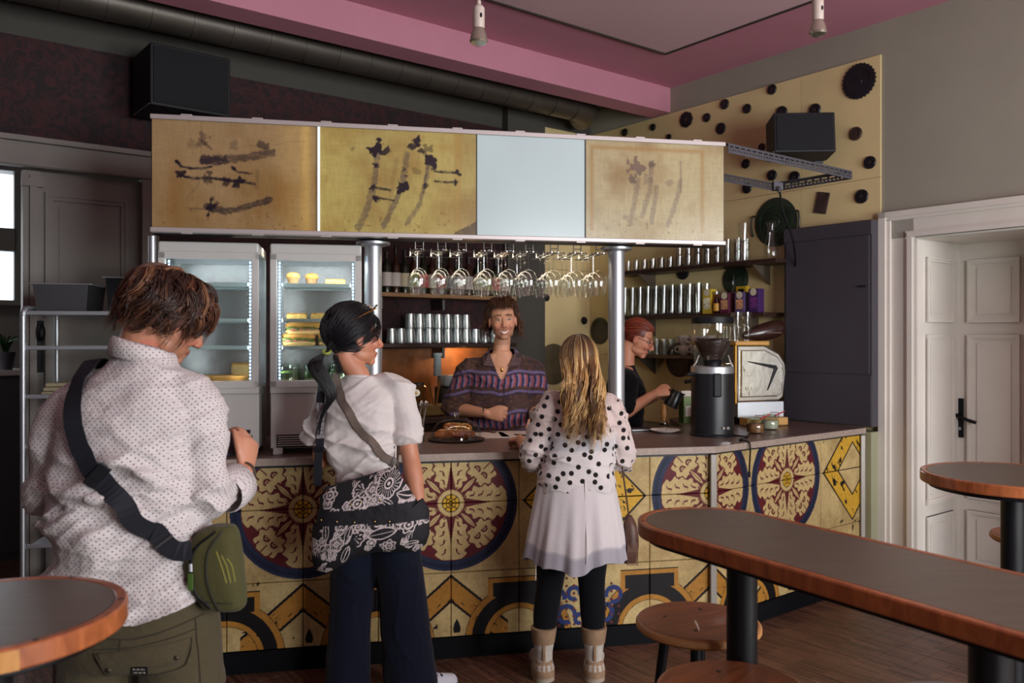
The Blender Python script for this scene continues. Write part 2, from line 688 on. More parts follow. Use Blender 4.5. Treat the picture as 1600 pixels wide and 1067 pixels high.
# street side wall with two windows, behind the camera
mb = MB()
yb = -ROOM_B - 0.15
wins = [(-1.5, 1.5), (-3.7, 1.5)]
xs = [0.3] + [q for c, w in wins for q in (c + w / 2, c - w / 2)] + [-ROOM_A - 0.2]
for i in range(0, len(xs), 2):
 mb.box((xs[i] + xs[i + 1]) / 2, yb, 1.85, xs[i] - xs[i + 1], 0.3, 3.7)
for c, w in wins:
 mb.box(c, yb, 0.375, w, 0.3, 0.75)
 mb.box(c, yb, 3.225, w, 0.3, 0.95)
rbuild(mb, 'wall_front', GREY_W)
PANE = glass_mat('window_glass')
for k, (c, w) in enumerate(wins):
 f = MB()
 for zz in (0.79, 1.95, 2.71):
  f.box(c, yb, zz, w, 0.08, 0.08)
 for xx in (c - w / 2 + 0.04, c, c + w / 2 - 0.04):
  f.box(xx, yb, 1.75, 0.08, 0.08, 2.0)
 wo = rbuild(f, 'window_%d' % (k + 1), WHITE_P)
 MB().box(c, yb - 0.02, 1.75, w, 0.006, 2.0).build('pane', PANE, wo)
# ------------------------------------------------------------------ doors
def panel_bars(mb, axis, u0, u1, z0, z1, face, out, w=0.026, dep=0.014):
 """a raised moulding ring with a raised field. axis 'y': panel lies in the x=face plane, u runs along y; out = +-1"""
 def bx(ua, ub, za, zb, d):
  if axis == 'y':
   mb.box(face + out * d / 2, (ua + ub) / 2, (za + zb) / 2, d, abs(ub - ua), zb - za)
  else:
   mb.box((ua + ub) / 2, face + out * d / 2, (za + zb) / 2, abs(ub - ua), d, zb - za)
 for wi, di in ((w, dep), (w * 0.5, dep * 1.6)):
  bx(u0, u1, z0, z0 + wi, di)
  bx(u0, u1, z1 - wi, z1, di)
  bx(u0, u0 + wi, z0 + wi, z1 - wi, di)
  bx(u1 - wi, u1, z0 + wi, z1 - wi, di)
 i = w + 0.03
 bx(u0 + i, u1 - i, z0 + i, z1 - i, dep * 0.55)
leaf = MB()
ya, yb_ = y0, y0 - DOOR_W
leaf.box(REVEAL + 0.02, (ya + yb_) / 2, DOOR_H / 2, 0.04, DOOR_W, DOOR_H)
door1 = rbuild(leaf, 'door_1', WHITE_P)
for (q0, q1) in ((0.285, 0.60), (0.79, 1.105)):
 for (za, zb) in ((0.10, 0.47), (0.55, 1.62), (1.70, 2.11)):
  pm = MB()
  panel_bars(pm, 'y', RD - q1, RD - q0, za, zb, REVEAL, -1)
  pm.build('door_panel', WHITE_P, door1)
h = MB()
h.box(REVEAL - 0.006, RD - 0.236, 1.07, 0.012, 0.042, 0.26, bev=0.003)
h.build('handle_plate', BLACK_P, door1)
h = MB()
h.tube([(REVEAL - 0.01, RD - 0.236, 1.09), (REVEAL - 0.055, RD - 0.236, 1.09)], 0.011, 12)
h.tube([(REVEAL - 0.055, RD - 0.228, 1.093), (REVEAL - 0.058, RD - 0.30, 1.065), (REVEAL - 0.056, RD - 0.355, 1.05)], 0.0115, 12)
h.build('door_handle', BLACK_P, door1, smooth=True)
MB().lathe([(0.0, 0), (0.011, 0), (0.011, 0.006), (0, 0.006)], 14, mat=Matrix.Translation((REVEAL - 0.018, RD - 0.236, 1.0)) @ Matrix.Rotation(PI / 2, 4, 'Y')).build('keyhole', STEEL, door1)
# panelled reveal
rv = MB()
rv.box(REVEAL / 2, y0 - 0.006, DOOR_H / 2, REVEAL, 0.012, DOOR_H)
rv.box(REVEAL / 2, y0 - DOOR_W + 0.006, DOOR_H / 2, REVEAL, 0.012, DOOR_H)
rv.box(REVEAL / 2, y0 - DOOR_W / 2, DOOR_H - 0.006, REVEAL, DOOR_W, 0.012)
reveal = rbuild(rv, 'door_reveal', WHITE_P)
for (za, zb) in ((0.10, 0.47), (0.55, 1.62), (1.70, 2.11)):
 pm = MB()
 panel_bars(pm, 'x', 0.10, 0.46, za, zb, y0 - 0.012, -1)
 pm.build('reveal_panel', WHITE_P, reveal)
# moulded architrave
ar = MB()
for (o0, o1, d) in ((0.0, 0.212, 0.022), (0.0, 0.045, 0.055), (0.045, 0.07, 0.04), (0.165, 0.205, 0.034), (0.18, 0.212, 0.044)):
 ar.box(-d / 2, RD - (o0 + o1) / 2, (DOOR_H + 0.17 - o0) / 2, d, o1 - o0, DOOR_H + 0.17 - o0)
 ar.box(-d / 2, RD - DOOR_IN * 2 - DOOR_W + (o0 + o1) / 2, (DOOR_H + 0.17 - o0) / 2, d, o1 - o0, DOOR_H + 0.17 - o0)
 zz = DOOR_H + 0.17 - (o0 + o1) / 2 * 0.8
 ar.box(-d / 2, RD - DOOR_IN - DOOR_W / 2, zz, d, DOOR_W + 2 * DOOR_IN - 2 * o0, (o1 - o0) * 0.8)
rbuild(ar, 'trim_3', WHITE_P)
# narrow light-green wall end beside the counter
rbuild(MB().box(-0.07, RD + 0.06, 0.5, 0.14, 0.12, 1.0), 'trim_4', M('pale_green_paint', (150, 150, 122), 0.7, var=0.05))
# left double door (dim, at the back wall): one leaf closed, the other open into a second room
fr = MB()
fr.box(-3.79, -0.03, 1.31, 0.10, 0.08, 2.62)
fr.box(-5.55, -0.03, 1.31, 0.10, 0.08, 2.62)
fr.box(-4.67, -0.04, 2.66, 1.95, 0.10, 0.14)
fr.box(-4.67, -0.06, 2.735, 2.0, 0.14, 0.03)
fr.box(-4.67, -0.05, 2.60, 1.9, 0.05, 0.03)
rbuild(fr, 'trim_5', WHITE_DIM)
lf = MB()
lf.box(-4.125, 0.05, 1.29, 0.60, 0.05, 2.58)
door2 = rbuild(lf, 'door_2', WHITE_DIM)
for (za, zb) in ((1.72, 2.46), (0.95, 1.62), (0.12, 0.85)):
 pm = MB()
 panel_bars(pm, 'x', -4.36, -3.90, za, zb, 0.025, -1, w=0.045)
 pm.build('door_panel', WHITE_DIM, door2)
st = MB()
st.box(-4.435, 0.0, 1.29, 0.09, 0.08, 2.56)
st.box(-4.43, -0.05, 1.29, 0.035, 0.03, 2.50)
st.box(-4.435, -0.05, 2.50, 0.11, 0.04, 0.05)
st.build('meeting_stile', WHITE_DIM, door2)
hp = MB()
hp.box(-4.395, -0.046, 1.55, 0.04, 0.012, 0.30, bev=0.004)
hp.tube([(-4.395, -0.05, 1.62), (-4.395, -0.09, 1.62)], 0.01, 10)
hp.ball((-4.395, -0.10, 1.63), (0.022, 0.022, 0.05), 12, 8)
hp.build('door_handle', BLACK_P, door2, smooth=True)
# second room beyond: its far wall with a bright window
YW = 2.4
def far_x(px):
 p = on_plane(px, HZ, CORNER + D * YW, D)
 return (p - CORNER).dot(E), p.y
xr, yr = far_x(27)
xl, _ = far_x(-120)
zz = lambda py: EYE + (HZ - py) / FPX * yr
mb = MB()
mb.box((xr + 0.2) / 2, YW + 0.1, 1.85, 0.2 - xr, 0.2, 3.7)
mb.box((xl + xr) / 2, YW + 0.1, (zz(268) + 3.7) / 2, xr - xl, 0.2, 3.7 - zz(268))
mb.box((xl + xr) / 2, YW + 0.1, zz(470) / 2, xr - xl, 0.2, zz(470))
mb.box((xl - 12) / 2, YW + 0.1, 1.85, 12 + xl, 0.2, 3.7)
rbuild(mb, 'wall_beyond', WHITE_DIM)
mb = MB()
mb.box((xl + xr) / 2, YW + 0.05, (zz(357) + zz(393)) / 2, xr - xl, 0.08, zz(357) - zz(393))
mb.box(xr - 0.01, YW + 0.05, (zz(470) + zz(268)) / 2, 0.02, 0.08, zz(268) - zz(470))
mb.box(xr - 0.46, YW + 0.05, (zz(470) + zz(268)) / 2, 0.07, 0.08, zz(268) - zz(470))
mb.box((xl + xr) / 2, YW - 0.06, zz(474), xr - xl + 0.1, 0.2, 0.04)
wo = rbuild(mb, 'window_3', WHITE_DIM)
MB().box((xl + xr) / 2, YW + 0.06, (zz(470) + zz(268)) / 2, xr - xl, 0.006, zz(268) - zz(470)).build('pane', PANE, wo)
point_light('room_beyond_fill', tuple(room(5.7, -0.9, 2.6)), 14, (0.95, 0.97, 1.0), 0.2)  # unseen light added to brighten the room beyond the door
rbuild(MB().box(-1.95, 1.3, 1.85, 0.1, 2.3, 3.7), 'wall_beyond', WHITE_DIM)
rbuild(MB().box(-12.0, 1.3, 1.85, 0.1, 2.4, 3.7), 'wall_beyond', WHITE_DIM)
rbuild(MB().box(REVEAL + 0.6, -4.0, 1.3, 0.1, 3.0, 2.6), 'wall_beyond', WHITE_DIM)
# ------------------------------------------------------------------ the counter: frame A (front run) and B (bend to the right wall)
ANG_A = math.radians(11.3)
UA = Vector((math.cos(ANG_A), math.sin(ANG_A), 0))
NA = Vector((-UA.y, UA.x, 0))
KNEE = Vector((1.073, 4.388, 0))
CT, CTH = 1.03, 0.038                        # worktop height and thickness
LEN_A, LEN_B = 2.86, 1.51
def fa(s, n, z=0.0):
 return KNEE + UA * s + NA * n + Vector((0, 0, z))
def fb(s, n, z=0.0):
 return KNEE + E * s + D * n + Vector((0, 0, z))
# ---- painted tile pattern, in metres from the knee (s) and above the floor (z)
CREAM, CREAM2, MAR, BLUE, DARK, ORANGE = (192, 168, 116), (156, 130, 84), (92, 30, 36), (38, 46, 72), (17, 14, 16), (166, 116, 48)
ROS = [(-2.115, 0.775), (-1.397, 0.775), (0.0, 0.775), (0.70, 0.775)]
RR = 0.338
def paint_rosette(c, s, z, cx, cz):
 x, y = s - cx, z - cz
 r = np.hypot(x, y)
 wob = 0.004 * (fbm(s * 30, z * 30, 3) - 0.5)
 ins = r < RR
 ang = np.arctan2(y, x)
 # blue rim with darker scalloped edge
 c = mixc(c, BLUE, ins)
 sc = (np.abs(((ang / (2 * PI) * 64) % 1) - 0.5) * 2)
 c = mixc(c, (24, 28, 46), ins & (np.hypot((sc - 0.5) * 0.03, r - 0.316) < 0.011))
 inner = r < 0.288
 c = mixc(c, MAR, inner)
 # folded octant: p along the axis, q towards the diagonal
 a = np.abs(x), np.abs(y)
 p, q = np.maximum(*a), np.minimum(*a)
 rr = r + wob
 phi = np.arctan2(q, p)
 lob = 0.5 + 0.5 * np.sin(rr * 2 * PI / 0.043)
 # long leaf beside the axis, smooth along the star point, lobed outside
 star = 0.040 * np.clip(1 - p / 0.215, 0, 1) ** 1.3
 wid = 0.092 * np.sin(np.clip((p - 0.052) / 0.262, 0, 1) * PI) ** 0.6
 wid = wid * (0.78 + 0.26 * lob)
 leaf = (q > star) & (q < wid + 0.006) & (p > 0.06) & (r < 0.284)
 c = mixc(c, CREAM, leaf)
 vein = leaf & (np.abs(q - (star + (wid - star) * (0.42 + 0.5 * (((rr * 23) % 1.0) - 0.5)))) < 0.0042) & (((rr * 23) % 1.0) > 0.25) & (q > 0.024)
 c = mixc(c, MAR, vein)
 # curling leaf over the diagonal
 u, w = (p + q) / math.sqrt(2), (p - q) / math.sqrt(2)
 th = np.arctan2(w, u - 0.205)
 rad = np.hypot(u - 0.222, w * 0.95)
 edge = 0.066 + 0.007 * np.sin(th * 9) + 0.3 * wob
 curl = (rad < edge) & (r < 0.280) & (u > 0.15)
 c = mixc(c, MAR, (rad < edge + 0.007) & inner & (u > 0.14))
 c = mixc(c, CREAM, curl)
 hk = np.hypot(u - 0.212, np.abs(w) - 0.024)
 c = mixc(c, MAR, (((np.abs(hk - 0.014) < 0.005) & (u > 0.205)) | ((hk < 0.006) & (u < 0.215))) & curl)
 c = mixc(c, MAR, (np.abs(w) < 0.003) & curl & (u > 0.235))
 c = mixc(c, MAR, (np.abs(np.abs(w) - 0.042) < 0.004) & curl & (u > 0.245))
 # spindle on the diagonal
 spw = 0.011 * np.sin(np.clip((u - 0.07) / 0.105, 0, 1) * PI)
 c = mixc(c, MAR, (np.abs(w) < spw + 0.012) & (u > 0.075) & (u < 0.175))
 c = mixc(c, CREAM, (np.abs(w) < spw) & (u > 0.07) & (u < 0.175))
 c = mixc(c, MAR, (np.abs(w) < 0.0016) & (u > 0.09) & (u < 0.16))
 # hub
 c = mixc(c, CREAM, r < 0.068)
 c = mixc(c, CREAM2, np.abs(r - 0.066) < 0.002)
 c = mixc(c, DARK, r < 0.045)
 k8 = ((ang / (2 * PI) * 8) % 1)
 cell = (r > 0.026) & (r < 0.041) & (np.abs(k8 - 0.5) < 0.40)
 k6 = ((ang / (2 * PI) * 6) % 1)
 cell2 = (r > 0.011) & (r < 0.022) & (np.abs(k6 - 0.5) < 0.38)
 c = mixc(c, (206, 160, 44), cell | cell2 | (r < 0.007))
 return c
def paint_tiles(s, z, worn=True):
 n = fbm(s * 9, z * 9, 1)
 base = np.ones(s.shape + (3,)) * np.array(lin(CREAM))
 c = mixc(base, CREAM2, np.clip((n - 0.35) * 2.0, 0, 0.75))
 # diamond between rosettes (yellow band on black lines)
 for dx in (-0.70, 1.40):
  dm = np.abs(s - dx) * 1.0 + np.abs(z - 0.775)
  c = mixc(c, DARK, (np.abs(dm - 0.325) < 0.008))
  band = (dm < 0.318) & (dm > 0.17)
  c = mixc(c, (198, 154, 50), band)
  c = mixc(c, DARK, (np.abs(dm - 0.168) < 0.007))
  c = mixc(c, DARK, band & (fbm(s * 40 + z * 30, z * 22 - s * 10, 5) > 0.66))
  c = mixc(c, DARK, np.hypot(s - dx - 0.13, z - 0.775) < 0.018)
  c = mixc(c, DARK, (np.abs(z - 0.775) < 0.0035) & (dm < 0.32))
 for cx, cz in ROS:
  c = paint_rosette(c, s, z, cx, cz)
 low = z < 0.427
 # chevrons below every rosette
 zz = z - 0.107
 for cx in (-2.115, -1.397, 0.0, 0.70):
  d = np.abs(s - cx) * 0.85
  y1 = 0.305 - d
  t = zz - y1
  lim = low & (np.abs(s - cx) < 0.29)
  band = lim & (t < 0.0) & (t > -0.125)
  c = mixc(c, ORANGE, band)
  wd_ = fbm((s + z) * 40, (s - z) * 12 if True else z, 7)
  c = mixc(c, DARK, band & (fbm((np.abs(s - cx) - zz) * 14, (np.abs(s - cx) + zz) * 60, 8) > 0.68))
  c = mixc(c, DARK, lim & ((np.abs(t) < 0.008) | (np.abs(t + 0.125) < 0.008)))
  c = mixc(c, DARK, low & (np.abs(s - cx - 0.03) < 0.006 + 0.012 * np.sin(zz * 40)) & (zz > 0.02) & (zz < 0.10))
 # stepped black arcs between them
 for mx in (-2.474, -1.756, -1.05, -0.35, 0.35, 1.05):
  x = np.abs(s - mx)
  r = np.hypot(x, zz + 0.03)
  step = (np.maximum(x * 1.0, (zz + 0.03) * 1.0))
  r2 = np.where((zz > 0.17) & (x < 0.15), 0.23 + np.maximum(0, np.abs(zz - 0.205) - 0.0), r)
  out = low & (r > 0.155) & (r < 0.275) & (x < 0.27)
  c = mixc(c, ORANGE, out)
  c = mixc(c, DARK, low & ((np.abs(r - 0.275) < 0.003) | (np.abs(r - 0.155) < 0.003)))
  c = mixc(c, ORANGE, low & (x < 0.16) & (np.abs(zz - 0.222) < 0.060))
  c = mixc(c, DARK, low & (x < 0.16) & (np.abs(np.abs(zz - 0.222) - 0.060) < 0.003))
  inner_ = (r < 0.155) & low
  c = mixc(c, ORANGE, low & (r > 0.155) & (r < 0.275) & (zz < 0.2) & (x < 0.27))
  c = mixc(c, DARK, low & (r > 0.180) & (r < 0.245) & (x < 0.24))
  c = mixc(c, DARK, low & (x < 0.135) & (np.abs(zz - 0.222) < 0.036))
 # blue scrolls under the diamond
 for mx in (-0.70,):
  x, y = s - mx, zz
  for sx in (-1, 1):
   for (cx, cy, ra) in ((0.10, 0.06, 0.055), (0.15, 0.15, 0.05), (0.06, 0.17, 0.04), (0.03, 0.04, 0.03)):
    rad = np.hypot(sx * x - cx, y - cy)
    an = np.arctan2(y - cy, sx * x - cx)
    c = mixc(c, (40, 54, 104), low & (np.abs(rad - ra * (0.75 + 0.25 * np.sin(an))) < 0.012) & (an > -2.2))
  c = mixc(c, (96, 44, 40), low & (np.hypot((x * 25) % 1 - 0.5, (y * 25) % 1 - 0.5) < 0.18) & (np.hypot(x, y - 0.1) < 0.2))
 # chips and wear in the old print
 chip = fbm(s * 16, z * 13, 21) * 0.6 + fbm(s * 55, z * 50, 22) * 0.4
 c = mixc(c, DARK, (chip > 0.735) & (np.min([np.hypot(s - a, z - b) for a, b in ROS], axis=0) > RR))
 c = c * (0.82 + 0.36 * fbm(s * 70, z * 70, 30))[..., None]
 return c
TILE_M = M('painted_tile', attr='Col', rough=0.5, var=0.05, vscale=40, spec=0.22)
RENDER_B = M('counter_body', (24, 22, 24), 0.7)
counter = thing('counter', 'bar counter faced with ochre and maroon rosette tiles along the middle of the room', 'counter', tuple(KNEE))
ZK0, ZT = 0.107, 0.985
loc3 = lambda v: (v.x - KNEE.x, v.y - KNEE.y, v.z)
def face_poly(n):
 """offset outline of the whole counter body, n metres behind the front face"""
 k = (UA + E).normalized()
 nk = Vector((-k.y, k.x, 0))
 h = n / nk.dot(NA)
 return [fa(-LEN_A, n) - KNEE, nk * h, fb(LEN_B, n) - KNEE]
body = MB()
pf = face_poly(0.058)
pb = [fb(LEN_B, 0.55) - KNEE, Vector((1.34 - KNEE.x, 5.33 - KNEE.y, 0)), fa(-LEN_A, 0.9) - KNEE]
body.prism([(p.x, p.y) for p in pf + pb], 0.0, CT - CTH - 0.001)
body.build('body', RENDER_B, counter)
kick = MB()
kf, kb = face_poly(0.040), face_poly(0.056)
kick.prism([(p.x, p.y) for p in kf + kb[::-1]], 0.0, 0.104)
kick.build('kickboard', M('black_kick', (6, 7, 11), 0.7, spec=0.15), counter)
rail = MB()
kf, kb = face_poly(0.034), face_poly(0.056)
rail.prism([(p.x, p.y) for p in kf + kb[::-1]], 0.978, CT - CTH - 0.001)
rail.build('top_rail', M('black_rail', (26, 26, 30), 0.5), counter)
PITCH = 0.352
def lay_tiles(fr, s_edges, z_edges, axis_rot):
 for i in range(len(s_edges) - 1):
  for j in range(len(z_edges) - 1):
   s0, s1, z0, z1 = s_edges[i] + 0.0014, s_edges[i + 1] - 0.0014, z_edges[j] + 0.0014, z_edges[j + 1] - 0.0014
   nu, nv = max(8, int((s1 - s0) / 0.0028)), max(8, int((z1 - z0) / 0.0028))
   u, v = np.meshgrid(np.linspace(0, 1, nu), np.linspace(0, 1, nv))
   S, Z = s0 + (s1 - s0) * u, z0 + (z1 - z0) * v
   Cc = paint_tiles(S if fr is fa else S, Z)
   edge = np.minimum(np.minimum(S - s0, s1 - S), np.minimum(Z - z0, z1 - Z))
   dep = 0.040 + 0.004 * (edge < 0.002) + 0.0012 * ((i * 7 + j * 3) % 3)
   A = fr(0, 0) - KNEE
   d1, d2 = (UA, NA) if fr is fa else (E, D)
   X = S * d1.x + dep * d2.x
   Y = S * d1.y + dep * d2.y
   V = np.stack([X.ravel(), Y.ravel(), Z.ravel()], 1)
   # skirt to give the tile its thickness
   idx = np.arange(nu * nv).reshape(nv, nu)
   rim = np.concatenate([idx[0, :], idx[1:, -1], idx[-1, -2::-1], idx[-2:0:-1, 0]])
   back = V[rim] + np.array([d2.x, d2.y, 0]) * 0.012
   V2 = np.concatenate([V, back])
   ii = idx[:-1, :-1]
   F = np.stack([ii, ii + 1, ii + nu + 1, ii + nu], -1).reshape(-1, 4)
   m = len(rim)
   k = np.arange(m)
   k2 = (k + 1) % m
   F2 = np.stack([rim[k], k + nu * nv, k2 + nu * nv, rim[k2]], -1)
   c = Cc.reshape(-1, 3)
   np_mesh('tile', V2, np.concatenate([F, F2]), TILE_M, counter, np.concatenate([c, c[rim] * 0.5]))
zed = [ZK0, 0.427, 0.775, ZT]
sa = [-LEN_A, -2.467, -2.115, -1.756, -1.397, -1.05, -0.70, -0.35, -0.012]
lay_tiles(fa, sa, zed, 0)
lay_tiles(fb, [0.012, 0.35, 0.70, 1.05, 1.40, LEN_B - 0.02], zed, 0)
# light metal corner strip and end strip
sp = MB()
k = face_poly(0.018)[1]
sp.box(k.x, k.y, (ZK0 + ZT) / 2, 0.034, 0.03, ZT - ZK0, bev=0.004, mat=None)
sp.build('corner_strip', M('grey_strip', (150, 144, 136), 0.4, metal=0.3), counter)
es = fb(LEN_B - 0.012, 0.03) - KNEE
MB().box(es.x, es.y, 0.5, 0.03, 0.03, 0.96, bev=0.004).build('end_strip', M('grey_strip'), counter)
# worktop: continuous slab with a pale edge
WT_M = M('worktop_brown', (108, 88, 82), 0.34, var=0.14, vscale=9, bump=0.04, bscale=120)
WT_E = M('worktop_edge', (158, 142, 130), 0.55, var=0.12, vscale=40)
wf = face_poly(0.0)
outline = [Vector(p) for p in wf]
end = outline[-1]
rnd = [end - E * 0.03, end + D * 0.02 - E * 0.006, end + D * 0.05]
outline = outline[:2] + rnd
backs = [Vector((1.877, 5.82, 0)), Vector((1.55, 6.25, 0)), Vector((1.12, 5.92, 0)), Vector((1.12, 5.36, 0)), fa(-LEN_A, 0.96)]
outline += [Vector((p.x - KNEE.x, p.y - KNEE.y, 0)) for p in backs]
wt = tag(MB().prism([(p.x, p.y) for p in outline], CT - CTH, CT).build('worktop', WT_M, None, bevel=0.004),
   'brown stone-look worktop running along the top of the tiled counter', 'worktop')
wt.location = KNEE
edge_pts = [outline[0] + NA * 0.0] + outline[1:5]
eb = MB()
for p, q in zip(edge_pts[:-1], edge_pts[1:]):
 d = (q - p).normalized()
 nn = Vector((d.y, -d.x, 0))
 P = [p - d * 0.002, q + d * 0.002, q + d * 0.002 + nn * 0.004, p - d * 0.002 + nn * 0.004]
 eb.prism([(a.x, a.y) for a in P], CT - CTH + 0.002, CT - 0.002)
eb.build('edge_band', WT_E, wt)
# ---- steel columns on the counter carrying the sign
for (px, n_off, lab) in ((583, 0.16, 'brushed steel column beside the right-hand display fridge, under the sign'),
       (963, 0.16, 'brushed steel column between the blonde customer and the red-haired barista'),
       (238, 0.10, 'thin steel post at the far left end of the sign')):
 b = (px - 800) / FPX
 s = -(KNEE.x + NA.x * n_off - b * (KNEE.y + NA.y * n_off)) / (UA.x - b * UA.y)
 w = fa(s, n_off)
 r = 0.044 if px > 300 else 0.018
 t = thing('column', lab, 'column', (w.x, w.y, CT))
 H = 2.082 - CT
 if px > 300:
  prof = [(r, 0.012)]
  c = MB()
  c.lathe([(r, 0.0), (r, H - 0.012)], 32)
  for a in range(8):   # shallow fluting grooves shown on the tube
   pass
  c.build('tube', STEEL, t, smooth=True)
  MB().lathe([(0.075, 0.0), (0.075, 0.008), (0.05, 0.014)], 32).build('foot_flange', STEEL, t, smooth=True)
  MB().lathe([(0.05, H - 0.022), (0.085, H - 0.012), (0.085, H)], 32).build('top_flange', STEEL, t, smooth=True)
 else:
  MB().lathe([(r, 0.0), (r, H)], 20).build('tube', STEEL, t, smooth=True)
  MB().lathe([(0.04, 0.0), (0.04, 0.008), (r, 0.012)], 20).build('foot_flange', STEEL, t, smooth=True)
# ------------------------------------------------------------------ the lit sign above the bar
SZ0, SZ1 = 2.09, 2.634
def sA(px, n=0.0):
 b = (px - 800) / FPX
 return -(KNEE.x + NA.x * n - b * (KNEE.y + NA.y * n)) / (UA.x - b * UA.y)
S_L, S_R = sA(235), sA(1133)
sign = thing('sign_box', 'long lit sign box of four panels hanging over the bar, three with ink brush drawings', 'sign', tuple(fa(0, 0)), ANG_A)
ALU = M('sign_aluminium', (188, 178, 176), 0.4, metal=0.4)
for z in (SZ0 + 0.011, SZ1 - 0.011):
 m_ = MB().box((S_L + S_R) / 2, 0.015, z, S_R - S_L, 0.05, 0.022, bev=0.003)
 for k in range(9):
  m_.box(S_L + (k + 0.5) * (S_R - S_L) / 9, 0.0, z + (0.013 if z > 2.3 else -0.013), 0.05, 0.02, 0.008, bev=0.002)
 m_.build('rail', ALU, sign)
mb_ = MB()
mb_.box((S_L + S_R) / 2, 0.155, (SZ0 + SZ1) / 2, S_R - S_L, 0.012, SZ1 - SZ0 - 0.05)
mb_.box((S_L + S_R) / 2, 0.10, SZ0 + 0.006, S_R - S_L, 0.12, 0.012)
mb_.box((S_L + S_R) / 2, 0.10, SZ1 - 0.006, S_R - S_L, 0.12, 0.012)
mb_.box(S_L + 0.006, 0.085, (SZ0 + SZ1) / 2, 0.012, 0.14, SZ1 - SZ0)
mb_.box(S_R - 0.006, 0.085, (SZ0 + SZ1) / 2, 0.012, 0.14, SZ1 - SZ0)
mb_.build('housing', M('sign_housing', (30, 32, 38), 0.5), sign)
SIGN_M = bpy.data.materials.new('sign_film')
SIGN_M.use_nodes = True
_N, _L = SIGN_M.node_tree.nodes, SIGN_M.node_tree.links
_p = _N['Principled BSDF']
_p.inputs['Roughness'].default_value = 0.22
_a = _N.new('ShaderNodeAttribute')
_a.attribute_name = 'Col'
_L.new(_a.outputs['Color'], _p.inputs['Base Color'])
_e = _N.new('ShaderNodeAttribute')
_e.attribute_name = 'glow'
_ml = _N.new('ShaderNodeVectorMath')
_ml.operation = 'MULTIPLY'
_L.new(_a.outputs['Color'], _ml.inputs[0])
_L.new(_e.outputs['Vector'], _ml.inputs[1])
_L.new(_ml.outputs[0], _p.inputs['Emission Color'])
_p.inputs['Emission Strength'].default_value = 1.0
def ink(c, x, y, pts, w, a, col=(34, 28, 40), rough=0.5, seed=0, dry=0.35):
 d = seg_dist(x, y, pts)
 w = w * 1.2
 n = fbm(x * 42, y * 42, 40 + seed)
 m = np.clip((w * (1 + rough * (n - 0.5) * 2) - d) / 0.012, 0, 1)
 tex = np.clip(1 - dry * 2.6 * (fbm(x * 26, y * 60, 60 + seed) - 0.36), 0.25, 1)
 return mixc(c, col, m * a * tex)
def blot(c, x, y, cx, cy, r, a, seed=0, col=(30, 24, 34)):
 th = np.arctan2(y - cy, x - cx)
 d = np.hypot(x - cx, y - cy)
 r = r * 1.2
 e = r * (0.30 + 1.0 * fbm(3 + np.cos(th) * 1.5, 3 + np.sin(th) * 1.5, seed, 2) + 1.5 * (fbm(x * 22, y * 22, seed + 2) - 0.5))
 return mixc(c, col, np.clip((e - d) / 0.015, 0, 1) * a)
def paper(x, y, seed, top=(158, 136, 102)):
 c = np.ones(x.shape + (3,)) * np.array(lin(top))
 c = mixc(c, (132, 102, 60), np.clip((fbm(x * 3, y * 3, seed) - 0.42) * 2.2, 0, 0.7))
 c = c * (0.93 + 0.14 * vnoise(x * 90, y * 14, seed + 2))[..., None] * (0.95 + 0.1 * vnoise(x * 14, y * 90, seed + 3))[..., None]
 spec = fbm(x * 30, y * 30, seed + 5)
 c = mixc(c, (110, 74, 40), np.clip((spec - 0.74) * 14, 0, 0.6) * (y < 0.25))
 return c
